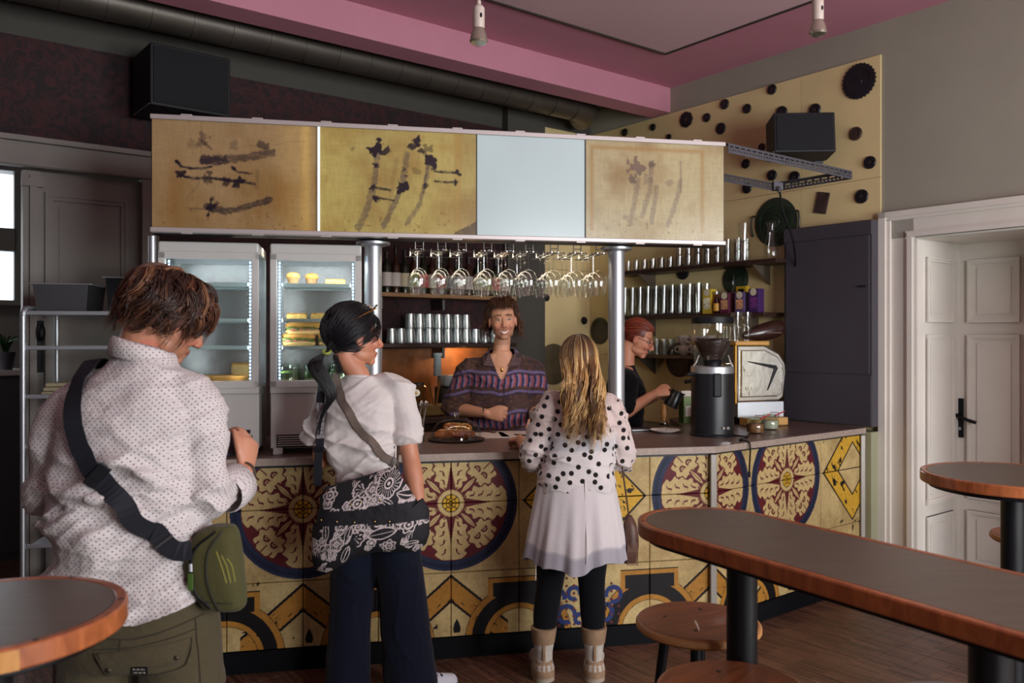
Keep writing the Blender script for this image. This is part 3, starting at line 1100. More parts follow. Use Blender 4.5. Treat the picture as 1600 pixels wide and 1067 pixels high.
# drawing coordinates: x,y in units of the panel height; drawn as the photograph shows them
def draw1(x, y):
 c = paper(x, y, 1, (154, 126, 92))
 blur = lambda cx, cy, rx, ry, a: np.exp(-(((x - cx) / rx) ** 2 + ((y - cy) / ry) ** 2)) * a
 c = mixc(c, (130, 88, 40), blur(0.20, 0.30, 0.07, 0.35, 0.55) + blur(1.15, 0.3, 0.12, 0.2, 0.5) + blur(0.95, 0.25, 0.03, 0.2, 0.4))
 bl = (44, 36, 44)
 c = ink(c, x, y, [(0.45, 0.64), (0.60, 0.655), (0.80, 0.67), (1.06, 0.735)], 0.036, 0.75, bl, seed=1)
 c = ink(c, x, y, [(0.46, 0.64), (0.62, 0.64)], 0.040, 0.9, bl, seed=2)
 c = blot(c, x, y, 0.43, 0.82, 0.065, 0.55, 3, (70, 54, 50))
 c = blot(c, x, y, 0.36, 0.78, 0.045, 0.35, 4, (80, 60, 50))
 c = ink(c, x, y, [(0.43, 0.82), (0.52, 0.74)], 0.016, 0.6, bl, seed=5)
 c = blot(c, x, y, 0.51, 0.86, 0.018, 0.95, 6)
 c = ink(c, x, y, [(0.43, 1.0), (0.43, 0.62)], 0.010, 0.3, bl, seed=9)
 c = blot(c, x, y, 0.72, 0.80, 0.05, 0.45, 7, (80, 62, 56))
 c = blot(c, x, y, 0.99, 0.79, 0.05, 0.7, 8)
 c = ink(c, x, y, [(0.74, 0.76), (0.85, 0.79), (0.98, 0.785), (1.1, 0.81), (1.22, 0.845), (1.38, 0.85)], 0.005, 0.85, bl, rough=0.2, seed=3)
 c = ink(c, x, y, [(1.05, 0.775), (1.2, 0.765)], 0.004, 0.7, bl, rough=0.2, seed=4)
 c = ink(c, x, y, [(0.215, 0.62), (0.25, 0.575), (0.34, 0.555), (0.46, 0.565), (0.52, 0.585)], 0.015, 1, seed=5)
 c = blot(c, x, y, 0.225, 0.61, 0.030, 1, 9)
 c = ink(c, x, y, [(0.70, 0.59), (0.75, 0.54), (0.88, 0.53)], 0.012, 1, seed=6)
 c = blot(c, x, y, 0.715, 0.575, 0.024, 1, 10)
 c = ink(c, x, y, [(0.24, 0.49), (0.36, 0.465), (0.50, 0.475), (0.66, 0.46), (0.78, 0.45), (0.90, 0.435)], 0.016, 1, seed=7)
 c = blot(c, x, y, 0.25, 0.49, 0.045, 0.95, 11)
 c = blot(c, x, y, 0.50, 0.48, 0.055, 0.8, 12, (60, 48, 46))
 c = blot(c, x, y, 0.64, 0.46, 0.045, 0.85, 13)
 c = blot(c, x, y, 0.75, 0.445, 0.05, 0.95, 14)
 c = ink(c, x, y, [(0.48, 0.21), (0.62, 0.17), (0.75, 0.19), (1.04, 0.29)], 0.030, 0.85, bl, seed=8)
 c = blot(c, x, y, 0.51, 0.195, 0.075, 0.95, 15)
 c = ink(c, x, y, [(0.33, 0.185), (0.45, 0.185)], 0.010, 0.6, bl, seed=11)
 c = ink(c, x, y, [(0.30, 0.28), (0.40, 0.40), (0.42, 0.47)], 0.010, 0.3, bl, seed=12)
 c = ink(c, x, y, [(0.93, 0.55), (0.92, 0.40)], 0.020, 0.25, bl, seed=13)
 return c
def draw2(x, y):
 c = paper(x, y, 21, (158, 140, 92))
 bl = (46, 38, 46)
 blur = lambda cx, cy, rx, ry, a: np.exp(-(((x - cx) / rx) ** 2 + ((y - cy) / ry) ** 2)) * a
 c = mixc(c, (150, 116, 64), ((x > 1.29) & (x < 1.36)) * 0.35 + blur(1.2, 0.86, 0.12, 0.04, 0.5))
 for k, pts in enumerate(([(0.36, 0.05), (0.46, 0.28), (0.52, 0.55), (0.54, 0.80)],
        [(0.60, 0.07), (0.70, 0.28), (0.78, 0.48), (0.83, 0.78)],
        [(0.82, 0.10), (0.94, 0.28), (1.0, 0.48), (1.04, 0.72)])):
  c = ink(c, x, y, pts, 0.030 - 0.004 * k, 0.72, (82, 70, 70), seed=20 + k)
 c = ink(c, x, y, [(0.64, 0.12), (0.69, 0.5), (0.72, 0.72)], 0.022, 0.35, (110, 84, 60), seed=25)
 for (cx, cy, r, a) in ((0.53, 0.80, 0.075, 1), (0.565, 0.90, 0.035, 1), (0.62, 0.79, 0.045, 0.95), (0.78, 0.46, 0.060, 1), (0.82, 0.56, 0.03, 0.9),
       (0.86, 0.84, 0.045, 0.95), (0.90, 0.90, 0.055, 1), (0.95, 0.80, 0.035, 0.9), (1.02, 0.84, 0.05, 0.6), (1.08, 0.72, 0.065, 1),
       (0.49, 0.44, 0.04, 1), (0.52, 0.33, 0.04, 1), (0.53, 0.66, 0.03, 1), (0.30, 0.80, 0.03, 0.4), (0.93, 0.6, 0.05, 0.35),
       (1.00, 0.47, 0.03, 0.9), (0.80, 0.62, 0.03, 0.8)):
  c = blot(c, x, y, cx, cy, r, a, int(cx * 100))
 c = ink(c, x, y, [(0.49, 0.44), (0.66, 0.42)], 0.014, 1, seed=27)
 c = ink(c, x, y, [(0.52, 0.345), (0.70, 0.32)], 0.013, 1, seed=28)
 c = ink(c, x, y, [(1.10, 0.615), (1.22, 0.615), (1.31, 0.61)], 0.015, 1, seed=29)
 c = ink(c, x, y, [(1.10, 0.52), (1.22, 0.515), (1.31, 0.52)], 0.014, 1, seed=30)
 c = blot(c, x, y, 1.32, 0.61, 0.03, 1, 31)
 c = blot(c, x, y, 1.30, 0.51, 0.03, 1, 32)
 c = ink(c, x, y, [(1.04, 0.72), (1.0, 0.55), (0.98, 0.40)], 0.008, 0.9, seed=31)
 tri = (x > 1.28) & (y < (x - 1.25) * 0.55) & (y < 0.16)
 c = mixc(c, (74, 56, 40), tri * np.clip(0.4 + fbm(x * 20, y * 20, 33), 0, 0.9))
 return c
def draw3(x, y):
 c = np.ones(x.shape + (3,)) * np.array(lin((170, 182, 182)))
 return c * (0.97 + 0.06 * vnoise(x * 3, y * 2, 70))[..., None]
def draw4(x, y):
 c = paper(x, y, 51, (170, 156, 120))
 edge = np.minimum(np.minimum(x - 0.06, 1.26 - x), 0.93 - y)
 c = mixc(c, (150, 112, 56), np.exp(-(edge / 0.022) ** 2) * 0.6 * (y > 0.08))
 bl = (96, 78, 74)
 for k, pts in enumerate(([(0.47, 0.16), (0.53, 0.45), (0.56, 0.62)], [(0.60, 0.24), (0.68, 0.50), (0.70, 0.80)], [(0.70, 0.18), (0.74, 0.42), (0.76, 0.55)],
        [(0.88, 0.16), (0.97, 0.40), (1.02, 0.62)])):
  c = ink(c, x, y, pts, 0.026, 0.5, bl, seed=50 + k)
 c = blot(c, x, y, 0.53, 0.72, 0.09, 0.75, 54, (88, 66, 66))
 c = blot(c, x, y, 0.50, 0.62, 0.045, 0.7, 55, (70, 52, 54))
 c = blot(c, x, y, 0.70, 0.78, 0.04, 0.7, 56, (70, 52, 54))
 c = blot(c, x, y, 0.66, 0.62, 0.05, 0.4, 57, (88, 66, 66))
 c = ink(c, x, y, [(1.02, 0.82), (1.02, 0.5)], 0.014, 0.5, bl, seed=58)
 c = blot(c, x, y, 0.90, 0.6, 0.04, 0.4, 59, (88, 66, 66))
 c = blot(c, x, y, 0.42, 0.22, 0.03, 0.4, 60, (88, 66, 66))
 return c
edges_px = [(237, 496, draw1, 1), (500, 744, draw2, 2), (745, 914, draw3, 3), (916, 1131, draw4, 4)]
GLOW = {1: (0.15, 0.15, 0.05), 2: (0.30, 0.31, 0.10), 3: (0.30, 0.34, 0.36), 4: (0.10, 0.10, 0.06)}
for (p0, p1, fn, k) in edges_px:
 s0, s1 = sA(p0), sA(p1)
 zz0, zz1 = SZ0 + 0.02, SZ1 - 0.02
 hgt = zz1 - zz0
 nu, nv = int((s1 - s0) / 0.0032), int(hgt / 0.0032)
 u, v = np.meshgrid(np.linspace(0, 1, nu), np.linspace(0, 1, nv))
 xx = u * (s1 - s0) / hgt
 c = fn(xx, v)
 V = np.stack([(s0 + u * (s1 - s0)).ravel(), np.full(u.size, 0.004 + 0.002 * (k % 2)), (zz0 + v * hgt).ravel()], 1)
 i = np.arange(nv - 1)[:, None] * nu + np.arange(nu - 1)[None, :]
 F = np.stack([i, i + 1, i + nu + 1, i + nu], -1).reshape(-1, 4)
 o = np_mesh('sign_panel', V, F, SIGN_M, sign, c.reshape(-1, 3))
 o['label'] = {1: 'tan panel with dark horizontal ink strokes', 2: 'yellow-lit panel with dark ink stems', 3: 'blank pale blue-white lit panel',
     4: 'pale tan panel with faint grey ink strokes'}[k]
 g = np.ones((u.size, 3)) * np.array(GLOW[k])
 if k == 1:       # a lamp tube behind the right third of the film
  g *= (0.5 + 3.4 * np.exp(-((u - 0.93) / 0.035) ** 2) + 1.6 * np.exp(-((u - 0.85) / 0.10) ** 2)).ravel()[:, None]
 if k == 2:
  g *= (0.55 + 0.8 * np.exp(-((u - 0.06) / 0.25) ** 2) + 0.7 * np.exp(-((u - 0.7) / 0.3) ** 2)).ravel()[:, None]
 if k == 4:
  g *= (0.6 + 0.8 * np.exp(-((u - 0.6) / 0.35) ** 2)).ravel()[:, None]
 ga = o.data.attributes.new('glow', 'FLOAT_VECTOR', 'POINT')
 ga.data.foreach_set('vector', g.astype(np.float32).ravel())
for px in (498,):
 MB().box(sA(px), 0.006, (SZ0 + SZ1) / 2, 0.012, 0.02, SZ1 - SZ0 - 0.04).build('light_gap', M('lit_gap', (225, 235, 235), 0.4, emit=(225, 238, 238), estr=0.55), sign)
for px in (745, 915):
 MB().box(sA(px), 0.008, (SZ0 + SZ1) / 2, 0.005, 0.012, SZ1 - SZ0 - 0.04).build('divider', M('dark_divider', (40, 40, 40), 0.5), sign)
# slotted steel angle frame behind the sign, reaching out to the right
ANGLE_M = M('slotted_steel', (96, 96, 104), 0.45, metal=0.4, var=0.1, vscale=20)
HOLE_M = M('slot_dark', (12, 12, 16), 0.8)
def slotted_bar(length):
 """an L profile along +x with two rows of slots cut through its upright flange"""
 m = MB()
 H = 0.052
 n = int(length / 0.05)
 p = length / n
 for (za, zb) in ((0.0, 0.014), (0.022, 0.032), (0.040, H)):
  m.box(length / 2, 0, (za + zb) / 2, length, 0.003, zb - za)
 for k in range(n + 1):
  x = min(max(k * p, 0.008), length - 0.008)
  m.box(x, 0, 0.036, 0.016, 0.003, 0.010)
 for k in range(2 * n + 1):
  x = min(max(k * p / 2, 0.006), length - 0.006)
  m.box(x, 0, 0.018, 0.014, 0.003, 0.010)
 m.box(length / 2, 0.02, H - 0.0015, length, 0.04, 0.003)
 return m
area_light('under_sign_fill', tuple(fa((S_L + S_R) / 2, 0.30, 2.06)), (0.0, 0.25, -1), 2.2, 0.08, 9, (1.0, 0.86, 0.66)).rotation_euler.z += ANG_A  # added light below the sign to brighten the bar; no fixture there
fr_t = thing('slotted_frame', 'frame of slotted grey steel angle sticking out right of the sign', 'frame', (1.137, 4.44, 2.592))
ee, dd = E, D
e0 = Vector((0.02, 0.016, 0))
for (start, ln, rot, flip) in ((e0, 1.22, ROT_E, 0), (e0 + D * 0.54 - E * 0.3, 1.52, ROT_E, 0), (e0 + E * 1.22, 0.54, ROT_E + PI / 2, 0)):
 o = slotted_bar(ln).build('angle_bar', ANGLE_M, fr_t)
 o.location = start
 o.rotation_euler = (0, 0, rot)
MB().box(0, 0, 0.03, 0.06, 0.05, 0.06).build('corner_bracket', ANGLE_M, fr_t, loc=e0 + E * 1.19 + D * 0.52)
# ------------------------------------------------------------------ things on and behind the bar
GLASS = glass_mat('clear_glass', (246, 250, 248), 0.05)
GLASS_D = glass_mat('thick_glass', (250, 251, 249), 0.07)
FRIDGE_W = M('fridge_white', (196, 194, 190), 0.35, var=0.03)
LED = M('led_white', (220, 232, 255), 0.4, emit=(205, 224, 255), estr=5.0)
CHROME = M('chrome', (214, 212, 208), 0.09, metal=1.0)
CERAMIC = M('white_ceramic', (214, 206, 198), 0.25)
def a_place(px, n, z=CT):
 w = fa(sA(px, n), n, z)
 return w
# ---- two countertop display fridges
def fridge(px0, px1, n, label, stock):
 s0, s1 = sA(px0, n), sA(px1, n)
 W = s1 - s0
 H, Dp = 1.030, 0.40
 o = thing('display_fridge', label, 'fridge', tuple(fa((s0 + s1) / 2, n, CT)), ANG_A)
 w = W / 2
 b = MB()
 b.box(0, Dp / 2 + 0.01, 0.165, W, Dp - 0.02, 0.27, bev=0.006)
 b.build('base_cabinet', FRIDGE_W, o)
 MB().box(0, Dp / 2, H - 0.025, W, Dp, 0.05, bev=0.008).build('top_cap', FRIDGE_W, o)
 MB().box(0, Dp / 2, 0.315, W, Dp, 0.03, bev=0.004).build('cabin_floor', FRIDGE_W, o)
 d = MB()
 for x in (-w + 0.016, w - 0.016):
  d.box(x, 0.008, (0.33 + H - 0.05) / 2 + 0.0, 0.032, 0.03, H - 0.05 - 0.33)
 d.box(0, 0.008, 0.345, W, 0.03, 0.035)
 d.box(0, 0.008, H - 0.065, W, 0.03, 0.035)
 d.build('door_frame', FRIDGE_W, o, bevel=0.003)
 MB().box(0, 0.004, (0.36 + H - 0.08) / 2, W - 0.06, 0.004, H - 0.44).build('door_glass', GLASS, o)
 for x in (-w + 0.004, w - 0.004):
  MB().box(x, Dp / 2, (0.33 + H - 0.05) / 2, 0.004, Dp - 0.05, H - 0.38).build('side_glass', GLASS, o)
 p = MB()
 for x in (-w + 0.016, w - 0.016):
  p.box(x, Dp - 0.012, (0.33 + H - 0.05) / 2, 0.032, 0.024, H - 0.38)
 p.box(0, Dp - 0.012, H - 0.06, W - 0.06, 0.024, 0.03)
 p.box(0, Dp - 0.012, 0.345, W - 0.06, 0.024, 0.03)
 MB().box(0, Dp - 0.006, (0.33 + H - 0.05) / 2, W - 0.05, 0.004, H - 0.38).build('back_glass', glass_mat('misted_glass', (214, 210, 206), 0.16, rough=0.35), o)
 p.build('back_frame', M('fridge_back', (150, 150, 152), 0.4, metal=0.4), o)
 for k in range(5):
  MB().box(0, 0.014, 0.045 + k * 0.011, W - 0.07, 0.012, 0.005).build('vent_slat', FRIDGE_W, o)
 MB().box(0, 0.018, 0.066, W - 0.06, 0.006, 0.062).build('vent_recess', BLACK_P, o)
 for sx in (-1, 1):
  for yy in (0.03, Dp - 0.03):
   MB().box(sx * (w - 0.035), yy, 0.018, 0.045, 0.04, 0.035, bev=0.004).build('foot', FRIDGE_W, o)
 tb = MB()
 tb.box(0, 0.03, H - 0.058, W - 0.08, 0.035, 0.012)
 tb.build('top_lamp', LED, o)
 for sx in (-1, 1):
  strip = MB().box(sx * (w - 0.042), 0.034, 0.655, 0.008, 0.006, 0.58)
  sp_ = strip.build('led_strip', M('led_carrier', (150, 160, 172), 0.4, emit=(150, 170, 200), estr=0.3), o)
  dots = MB()
  for k in range(34):
   dots.box(sx * (w - 0.042), 0.029, 0.372 + k * 0.0171, 0.0065, 0.004, 0.0075)
  dots.build('led_dots', LED, sp_)
 zs = [0.40, 0.52, 0.655, 0.83]
 for z in zs[1:]:
  wr = MB()
  wr.box(0, Dp / 2, z, W - 0.10, 0.30, 0.006)
  wr.box(0, Dp / 2 - 0.15, z + 0.002, W - 0.10, 0.008, 0.016)
  wr.box(0, Dp / 2 + 0.15, z + 0.002, W - 0.10, 0.008, 0.016)
  wr.build('glass_shelf', M('shelf_glass', (190, 204, 204), 0.2, spec=0.6), o)
 area_light('fridge_lamp', tuple(fa((s0 + s1) / 2, n + 0.06, CT + H - 0.07)), (0, 0.12, -1), W - 0.14, 0.02, 2.4, (0.86, 0.93, 1.0)).rotation_euler.z += ANG_A
 for sx in (-1, 1):
  area_light('fridge_lamp', tuple(fa((s0 + s1) / 2 + sx * (w - 0.05), n + 0.05, CT + 0.65)), -sx * UA + NA * 0.8, 0.012, 0.55, 1.2, (0.86, 0.93, 1.0))
 return o, (s0 + s1) / 2, n, zs, W
fr1, f1s, f1n, fzs, FW1 = fridge(247, 404, 0.10, 'white glass display fridge on the counter, left one with mostly empty shelves', 0)
fr2, f2s, f2n, _, FW2 = fridge(422, 565, 0.10, 'white glass display fridge on the counter, right one stocked with sandwiches and jars', 1)
BREAD = M('bread_crust', (196, 140, 66), 0.6, var=0.25, vscale=14, bump=0.2, bscale=60)
BREAD_L = M('pale_bread', (214, 178, 112), 0.65, var=0.2, vscale=20, bump=0.2, bscale=80)
SALAD = M('salad_green', (86, 110, 44), 0.5, var=0.4, vscale=60, bump=0.3)
HAM = M('ham_pink', (190, 104, 96), 0.5, var=0.2, vscale=30)
def f_at(s, n, ds, dn, z):
 return tuple(fa(s + ds, n + dn, CT + z))
def baguette(loc, rz, L, label, grp):
 o = thing('filled_baguette', label, 'sandwich', loc, rz, grp)
 p = catmull([(-L / 2, 0, 0.016), (-L / 3, 0.004, 0.02), (0, 0, 0.021), (L / 3, -0.004, 0.02), (L / 2, 0, 0.016)], 4)
 n = len(p)
 rr = [0.012 + 0.022 * math.sin(PI * (i + 0.6) / (n + 0.2)) ** 0.6 for i in range(n)]
 MB().tube(p, rr, 12, up=(0, 0, 1), ratio=0.62).build('bread_base', BREAD_L, o, smooth=True)
 p2 = [q + np.array([0, 0.006, 0.030]) for q in p]
 MB().tube(p2, rr, 12, up=(0, 0, 1), ratio=0.75).build('bread_lid', BREAD, o, smooth=True)
 f = MB()
 for k in range(9):
  x = -L / 2 + L * (k + 0.7) / 10
  f.ball((x, -0.022 + 0.006 * math.sin(k * 3), 0.034 + 0.003 * math.cos(k * 5)), (0.02, 0.014, 0.008), 8, 6)
 f.build('lettuce', SALAD, o, smooth=True)
 f = MB()
 for k in range(5):
  x = -L / 2 + L * (k + 1) / 6
  f.ball((x, -0.026, 0.030), (0.022, 0.012, 0.006), 8, 6)
 f.build('ham_slice', HAM, o, smooth=True)
 return o
for _k, (ds, dn, z, rz, L) in enumerate( ((-0.09, 0.12, 0.526, 0.12, 0.155), (0.085, 0.12, 0.526, 0.1, 0.155), (-0.055, 0.13, 0.582, 0.2, 0.19), (0.095, 0.16, 0.582, -0.15, 0.13))):
 baguette(f_at(f2s, f2n, ds, dn, z), ANG_A + rz, L, ('filled baguette at the %s of the pile in the right fridge' % ['lower left', 'lower right', 'top left', 'top right'][_k]), 'baguettes in the right fridge')
CAKE = M('cake_yellow', (200, 160, 84), 0.6, var=0.3, vscale=40, bump=0.2)
for k, (fs, fn_, ds, dn, z, lab) in enumerate(((f2s, f2n, -0.10, 0.14, 0.662, 'flat cake slice on the left of the third shelf in the right fridge'),
            (f2s, f2n, 0.02, 0.12, 0.662, 'cake slice with crumb top in the centre of the third shelf, right fridge'),
            (f2s, f2n, 0.09, 0.16, 0.837, 'cake slice on the top shelf of the right fridge'))):
 t = thing('cake_slice', lab, 'cake', f_at(fs, fn_, ds, dn, z), ANG_A)
 MB().box(0, 0, 0.014, 0.10, 0.07, 0.026, bev=0.004).build('sponge', CAKE, t)
 c = MB()
 for q in range(8):
  c.ball((-0.04 + 0.0115 * q, 0.012 * (q % 3 - 1), 0.029), (0.009, 0.012, 0.006), 7, 5)
 c.build('crumb_topping', BREAD, t, smooth=True)
for (ds, dn, z) in ((-0.12, 0.16, 0.837), (-0.03, 0.2, 0.837)):
 t = thing('muffin', 'golden muffin on the top shelf of the right fridge, %s one' % ('left' if ds < -0.1 else 'right'), 'cake', f_at(f2s, f2n, ds, dn, z), 0, 'small cakes on the top fridge shelf')
 MB().lathe([(0.022, 0), (0.032, 0.04)], 14).build('case', M('baking_case', (150, 110, 70), 0.7), t)
 MB().ball((0, 0, 0.045), (0.036, 0.036, 0.022), 12, 8).build('crown', BREAD, t, smooth=True)
JARG = glass_mat('jar_glass', (226, 236, 228), 0.08)
k = 0
for (ds, dn, z, fill) in ((-0.14, 0.08, 0.335, 'y'), (-0.02, 0.09, 0.335, 'w'), (0.10, 0.09, 0.335, 'y'), (-0.13, 0.20, 0.335, 'g'), (-0.02, 0.21, 0.335, 'r'), (0.10, 0.21, 0.335, 'w')):
 k += 1
 t = thing('salad_jar', 'jar of layered salad at the bottom of the right fridge, %s' % ['front left', 'front centre', 'front right', 'rear left', 'rear centre', 'rear right'][k - 1], 'jar', f_at(f2s, f2n, ds, dn, z), 0, 'salad jars in the right fridge')
 MB().lathe([(0.040, 0.0), (0.048, 0.01), (0.048, 0.07), (0.042, 0.082), (0.042, 0.092)], 18).build('glass', JARG, t, smooth=True)
 MB().lathe([(0.044, 0.002), (0.044, 0.035)], 16).build('lower_layer', M('fill_' + fill, {'y': (206, 170, 76), 'w': (206, 190, 160), 'g': (120, 124, 60), 'r': (150, 80, 60)}[fill], 0.6, var=0.3, vscale=60), t)
 MB().lathe([(0.044, 0.035), (0.044, 0.062), (0.02, 0.072)], 16).build('greens', SALAD, t)
 MB().lathe([(0.046, 0.092), (0.046, 0.100), (0.03, 0.104)], 18).build('lid', JARG, t, smooth=True)
# tart in the left fridge
t = thing('quiche', 'round golden quiche on the bottom shelf of the left fridge', 'quiche', f_at(f1s, f1n, 0.04, 0.175, 0.345), 0)
MB().lathe([(0.10, 0.0), (0.125, 0.035), (0.118, 0.038)], 28).build('crust', BREAD, t, smooth=True)
MB().lathe([(0.116, 0.026), (0.05, 0.033), (0.0, 0.034)], 24, close=False).build('filling', M('quiche_fill', (216, 190, 100), 0.5, var=0.3, vscale=40), t, smooth=True)
t = thing('bread_piece', 'pale bread piece behind the quiche in the left fridge', 'bread', f_at(f1s, f1n, 0.11, 0.345, 0.345), ANG_A)
MB().box(0, 0, 0.045, 0.10, 0.06, 0.09, bev=0.015).build('loaf', BREAD_L, t)
MB().box(0, 0, 0.092, 0.094, 0.054, 0.01, bev=0.004).build('crust', BREAD, t)
# ---- wine glasses hanging from wire racks below the sign
WIRE = M('chrome_wire', (190, 188, 184), 0.2, metal=1.0)
def wine_glass(label, grp):
 """hangs upside down: origin at the foot (top), bowl rim at the bottom"""
 o = thing('wine_glass', label, 'glass', (0, 0, 0), 0, grp)
 MB().lathe([(0.036, 0.0), (0.036, -0.002), (0.008, -0.006), (0.004, -0.010)][::-1], 20).build('foot', GLASS_D, o, smooth=True)
 MB().lathe([(0.0042, -0.092), (0.0036, -0.05), (0.0042, -0.010)], 10).build('stem', GLASS_D, o, smooth=True)
 MB().lathe([(0.033, -0.222), (0.040, -0.19), (0.0455, -0.155), (0.043, -0.128), (0.030, -0.105), (0.010, -0.095), (0.0, -0.092)], 24, close=False).build('bowl', GLASS_D, o, smooth=True)
 return o
rack_px = [655, 690, 722, 762, 796, 827, 866, 902, 937]
wg = None
RZ = 2.043
for i, px in enumerate(rack_px):
 n0 = 0.10
 s = sA(px, n0)
 base = fa(s, n0, 0)
 t = thing('glass_rack', 'chrome wire stemware rack under the sign, %s from the left of nine' % ORD[i], 'rack', (base.x, base.y, RZ), ANG_A, 'wire glass racks under the sign')
 for sx in (-1, 1):
  MB().tube([(sx * 0.017, -0.02, 0), (sx * 0.017, 0.36, 0)], 0.003, 8).build('rail_wire', WIRE, t, smooth=True)
 for yy in (0.0, 0.33):
  br = MB()
  for sx in (-1, 1):
   br.tube([(sx * 0.020, yy, 0), (sx * 0.020, yy, 0.042)], 0.003, 8)
  br.tube([(-0.020, yy, 0.02), (0.020, yy, 0.02)], 0.0025, 8)
  br.tube([(-0.05, yy - 0.01, -0.004), (0.05, yy - 0.01, -0.004)], 0.0025, 8)
  br.build('hanger', WIRE, t, smooth=True)
 cnt = 3 if i < 3 else 4
 for k in range(cnt):
  lab = 'upturned wine glass, %s from the front on the %s hanging rack from the left' % (ORD[k], ORD[i])
  p = fa(s, n0 + 0.02 + 0.098 * k, RZ + 0.0045)
  if wg is None:
   wg = wine_glass(lab, 'wine glasses hanging under the sign')
   wg.location = p
  else:
   dup(wg, p, 0.3 * k, lab)
# ---- pastry dome on the counter
PL = at(711, 690, 1)
w = CAM + ray(711, 692) * ((EYE - CT) * FPX / (692 - HZ)) + Vector((0, 0.12, 0))
w.z = CT
dome_w = w
t = thing('cake_dome', 'clear glass dome on a dark plate covering croissants on the counter', 'dome', tuple(w))
MB().lathe([(0.10, 0.0), (0.155, 0.004), (0.160, 0.010), (0.150, 0.012)], 36).build('plate', M('dark_plate', (36, 30, 30), 0.3), t, smooth=True)
MB().lathe([(0.142, 0.013), (0.138, 0.05), (0.115, 0.09), (0.075, 0.112), (0.0, 0.122)], 36, close=False).build('glass_dome', GLASS, t, smooth=True)
MB().lathe([(0.008, 0.122), (0.014, 0.130), (0.026, 0.150), (0.024, 0.156), (0.012, 0.135), (0.0, 0.13)], 18).build('knob', GLASS_D, t, smooth=True)
CROI = M('croissant_crust', (150, 78, 26), 0.35, var=0.35, vscale=30, bump=0.3, bscale=50)
CROI2 = M('golden_pastry', (200, 128, 34), 0.4, var=0.3, vscale=30, bump=0.2)
def croissant(loc, rz, s, mat, label):
 o = thing('croissant', label, 'pastry', loc, rz)
 pts, rr = [], []
 for k in range(25):
  a = -1.1 + 2.2 * k / 24
  pts.append((s * 0.075 * math.sin(a), s * (0.075 * math.cos(a) - 0.06), s * 0.028))
  rr.append(s * (0.006 + 0.026 * math.cos(a * 1.32) ** 0.8 * (0.88 + 0.12 * math.cos(k * PI / 2))))
 MB().tube(pts, rr, 12, up=(0, 0, 1)).build('crust', mat, o, smooth=True)
 fl = MB()
 for k in range(7):
  a = -0.7 + 1.4 * k / 6
  fl.ball((s * 0.075 * math.sin(a), s * (0.075 * math.cos(a) - 0.075), s * 0.052), (s * 0.009, s * 0.004, s * 0.002), 6, 4)
 fl.build('almond_flake', M('almond', (226, 196, 140), 0.6), o, smooth=True)
 return o
croissant((w.x - 0.05, w.y - 0.05, CT + 0.013), 0.4, 1.0, CROI, 'brown croissant at the front left under the glass dome')
croissant((w.x + 0.045, w.y - 0.055, CT + 0.013), -0.3, 0.95, CROI, 'brown croissant at the front right under the glass dome')
croissant((w.x + 0.03, w.y + 0.035, CT + 0.04), -0.5, 0.9, CROI2, 'golden pastry at the back right under the glass dome')
croissant((w.x - 0.03, w.y + 0.03, CT + 0.045), 0.8, 0.9, CROI, 'croissant with almond flakes at the top left under the dome')
def on_ct(px, py):
 p = CAM + ray(px, py) * ((EYE - CT) * FPX / (py - HZ))
 p.z = CT
 return p
# cutlery jar, napkin, papers
p = on_ct(652, 690)
t = thing('cutlery_jar', 'glass jar of spoons and sticks on the counter left of the croissant dome', 'jar', tuple(p))
MB().lathe([(0.035, 0.0), (0.042, 0.004), (0.044, 0.11), (0.042, 0.11), (0.039, 0.008), (0, 0.008)], 20).build('glass', GLASS, t, smooth=True)
for k in range(9):
 a = k * 2.3
 q = MB().tube([(0.02 * math.cos(a), 0.02 * math.sin(a), 0.01), (0.05 * math.cos(a), 0.05 * math.sin(a), 0.19)], [0.003, 0.003], 6)
 q.ball((0.052 * math.cos(a), 0.052 * math.sin(a), 0.205), (0.010, 0.005, 0.018), 8, 6)
 q.build('spoon', CHROME, t, smooth=True)
p = on_ct(645, 672) + Vector((0, 0.1, 0))
t = thing('flower_vase', 'small red vase with a white daisy behind the cutlery jar', 'vase', tuple(p))
MB().lathe([(0.025, 0.0), (0.04, 0.03), (0.035, 0.07), (0.018, 0.10), (0.022, 0.12)], 20).build('vase', M('red_glaze', (140, 30, 32), 0.25), t, smooth=True)
MB().tube([(0, 0, 0.1), (0.0, 0.0, 0.17), (0.01, -0.01, 0.22)], 0.002, 6).build('stem', SALAD, t)
fl = MB()
for k in range(10):
 a = 2 * PI * k / 10
 fl.ball((0.01 + 0.016 * math.cos(a), -0.016, 0.225 + 0.016 * math.sin(a)), (0.011, 0.003, 0.007), 8, 5)
fl.build('petals', M('daisy_white', (232, 226, 214), 0.6), t, smooth=True)
MB().ball((0.01, -0.02, 0.225), 0.008, 8, 6).build('flower_eye', M('daisy_yellow', (220, 170, 40), 0.6), t, smooth=True)
PAPER = M('paper_sheet', (206, 188, 184), 0.7, var=0.03)
for (px, py, rz, lab) in ((768, 682, 0.22, 'pale menu sheet lying on the counter in front of the young barista'),
       (808, 680, 0.12, 'second pale sheet on the counter beside the blonde customer\'s hand')):
 p = on_ct(px, py)
 t = thing('paper_sheet', lab, 'paper', tuple(p), rz)
 MB().box(0, 0.05, 0.0022, 0.20, 0.28, 0.004, bev=0.001).build('sheet', PAPER, t)
p = on_ct(765, 676)
t = thing('pen', 'brown pen lying on the pale menu sheet', 'pen', (p.x, p.y - 0.02, CT + 0.0085), 2.2)
MB().tube([(-0.06, 0, 0), (0.05, 0, 0), (0.066, 0, 0)], [0.004, 0.004, 0.001], 10).build('barrel', M('pen_brown', (110, 70, 44), 0.4), t, smooth=True)
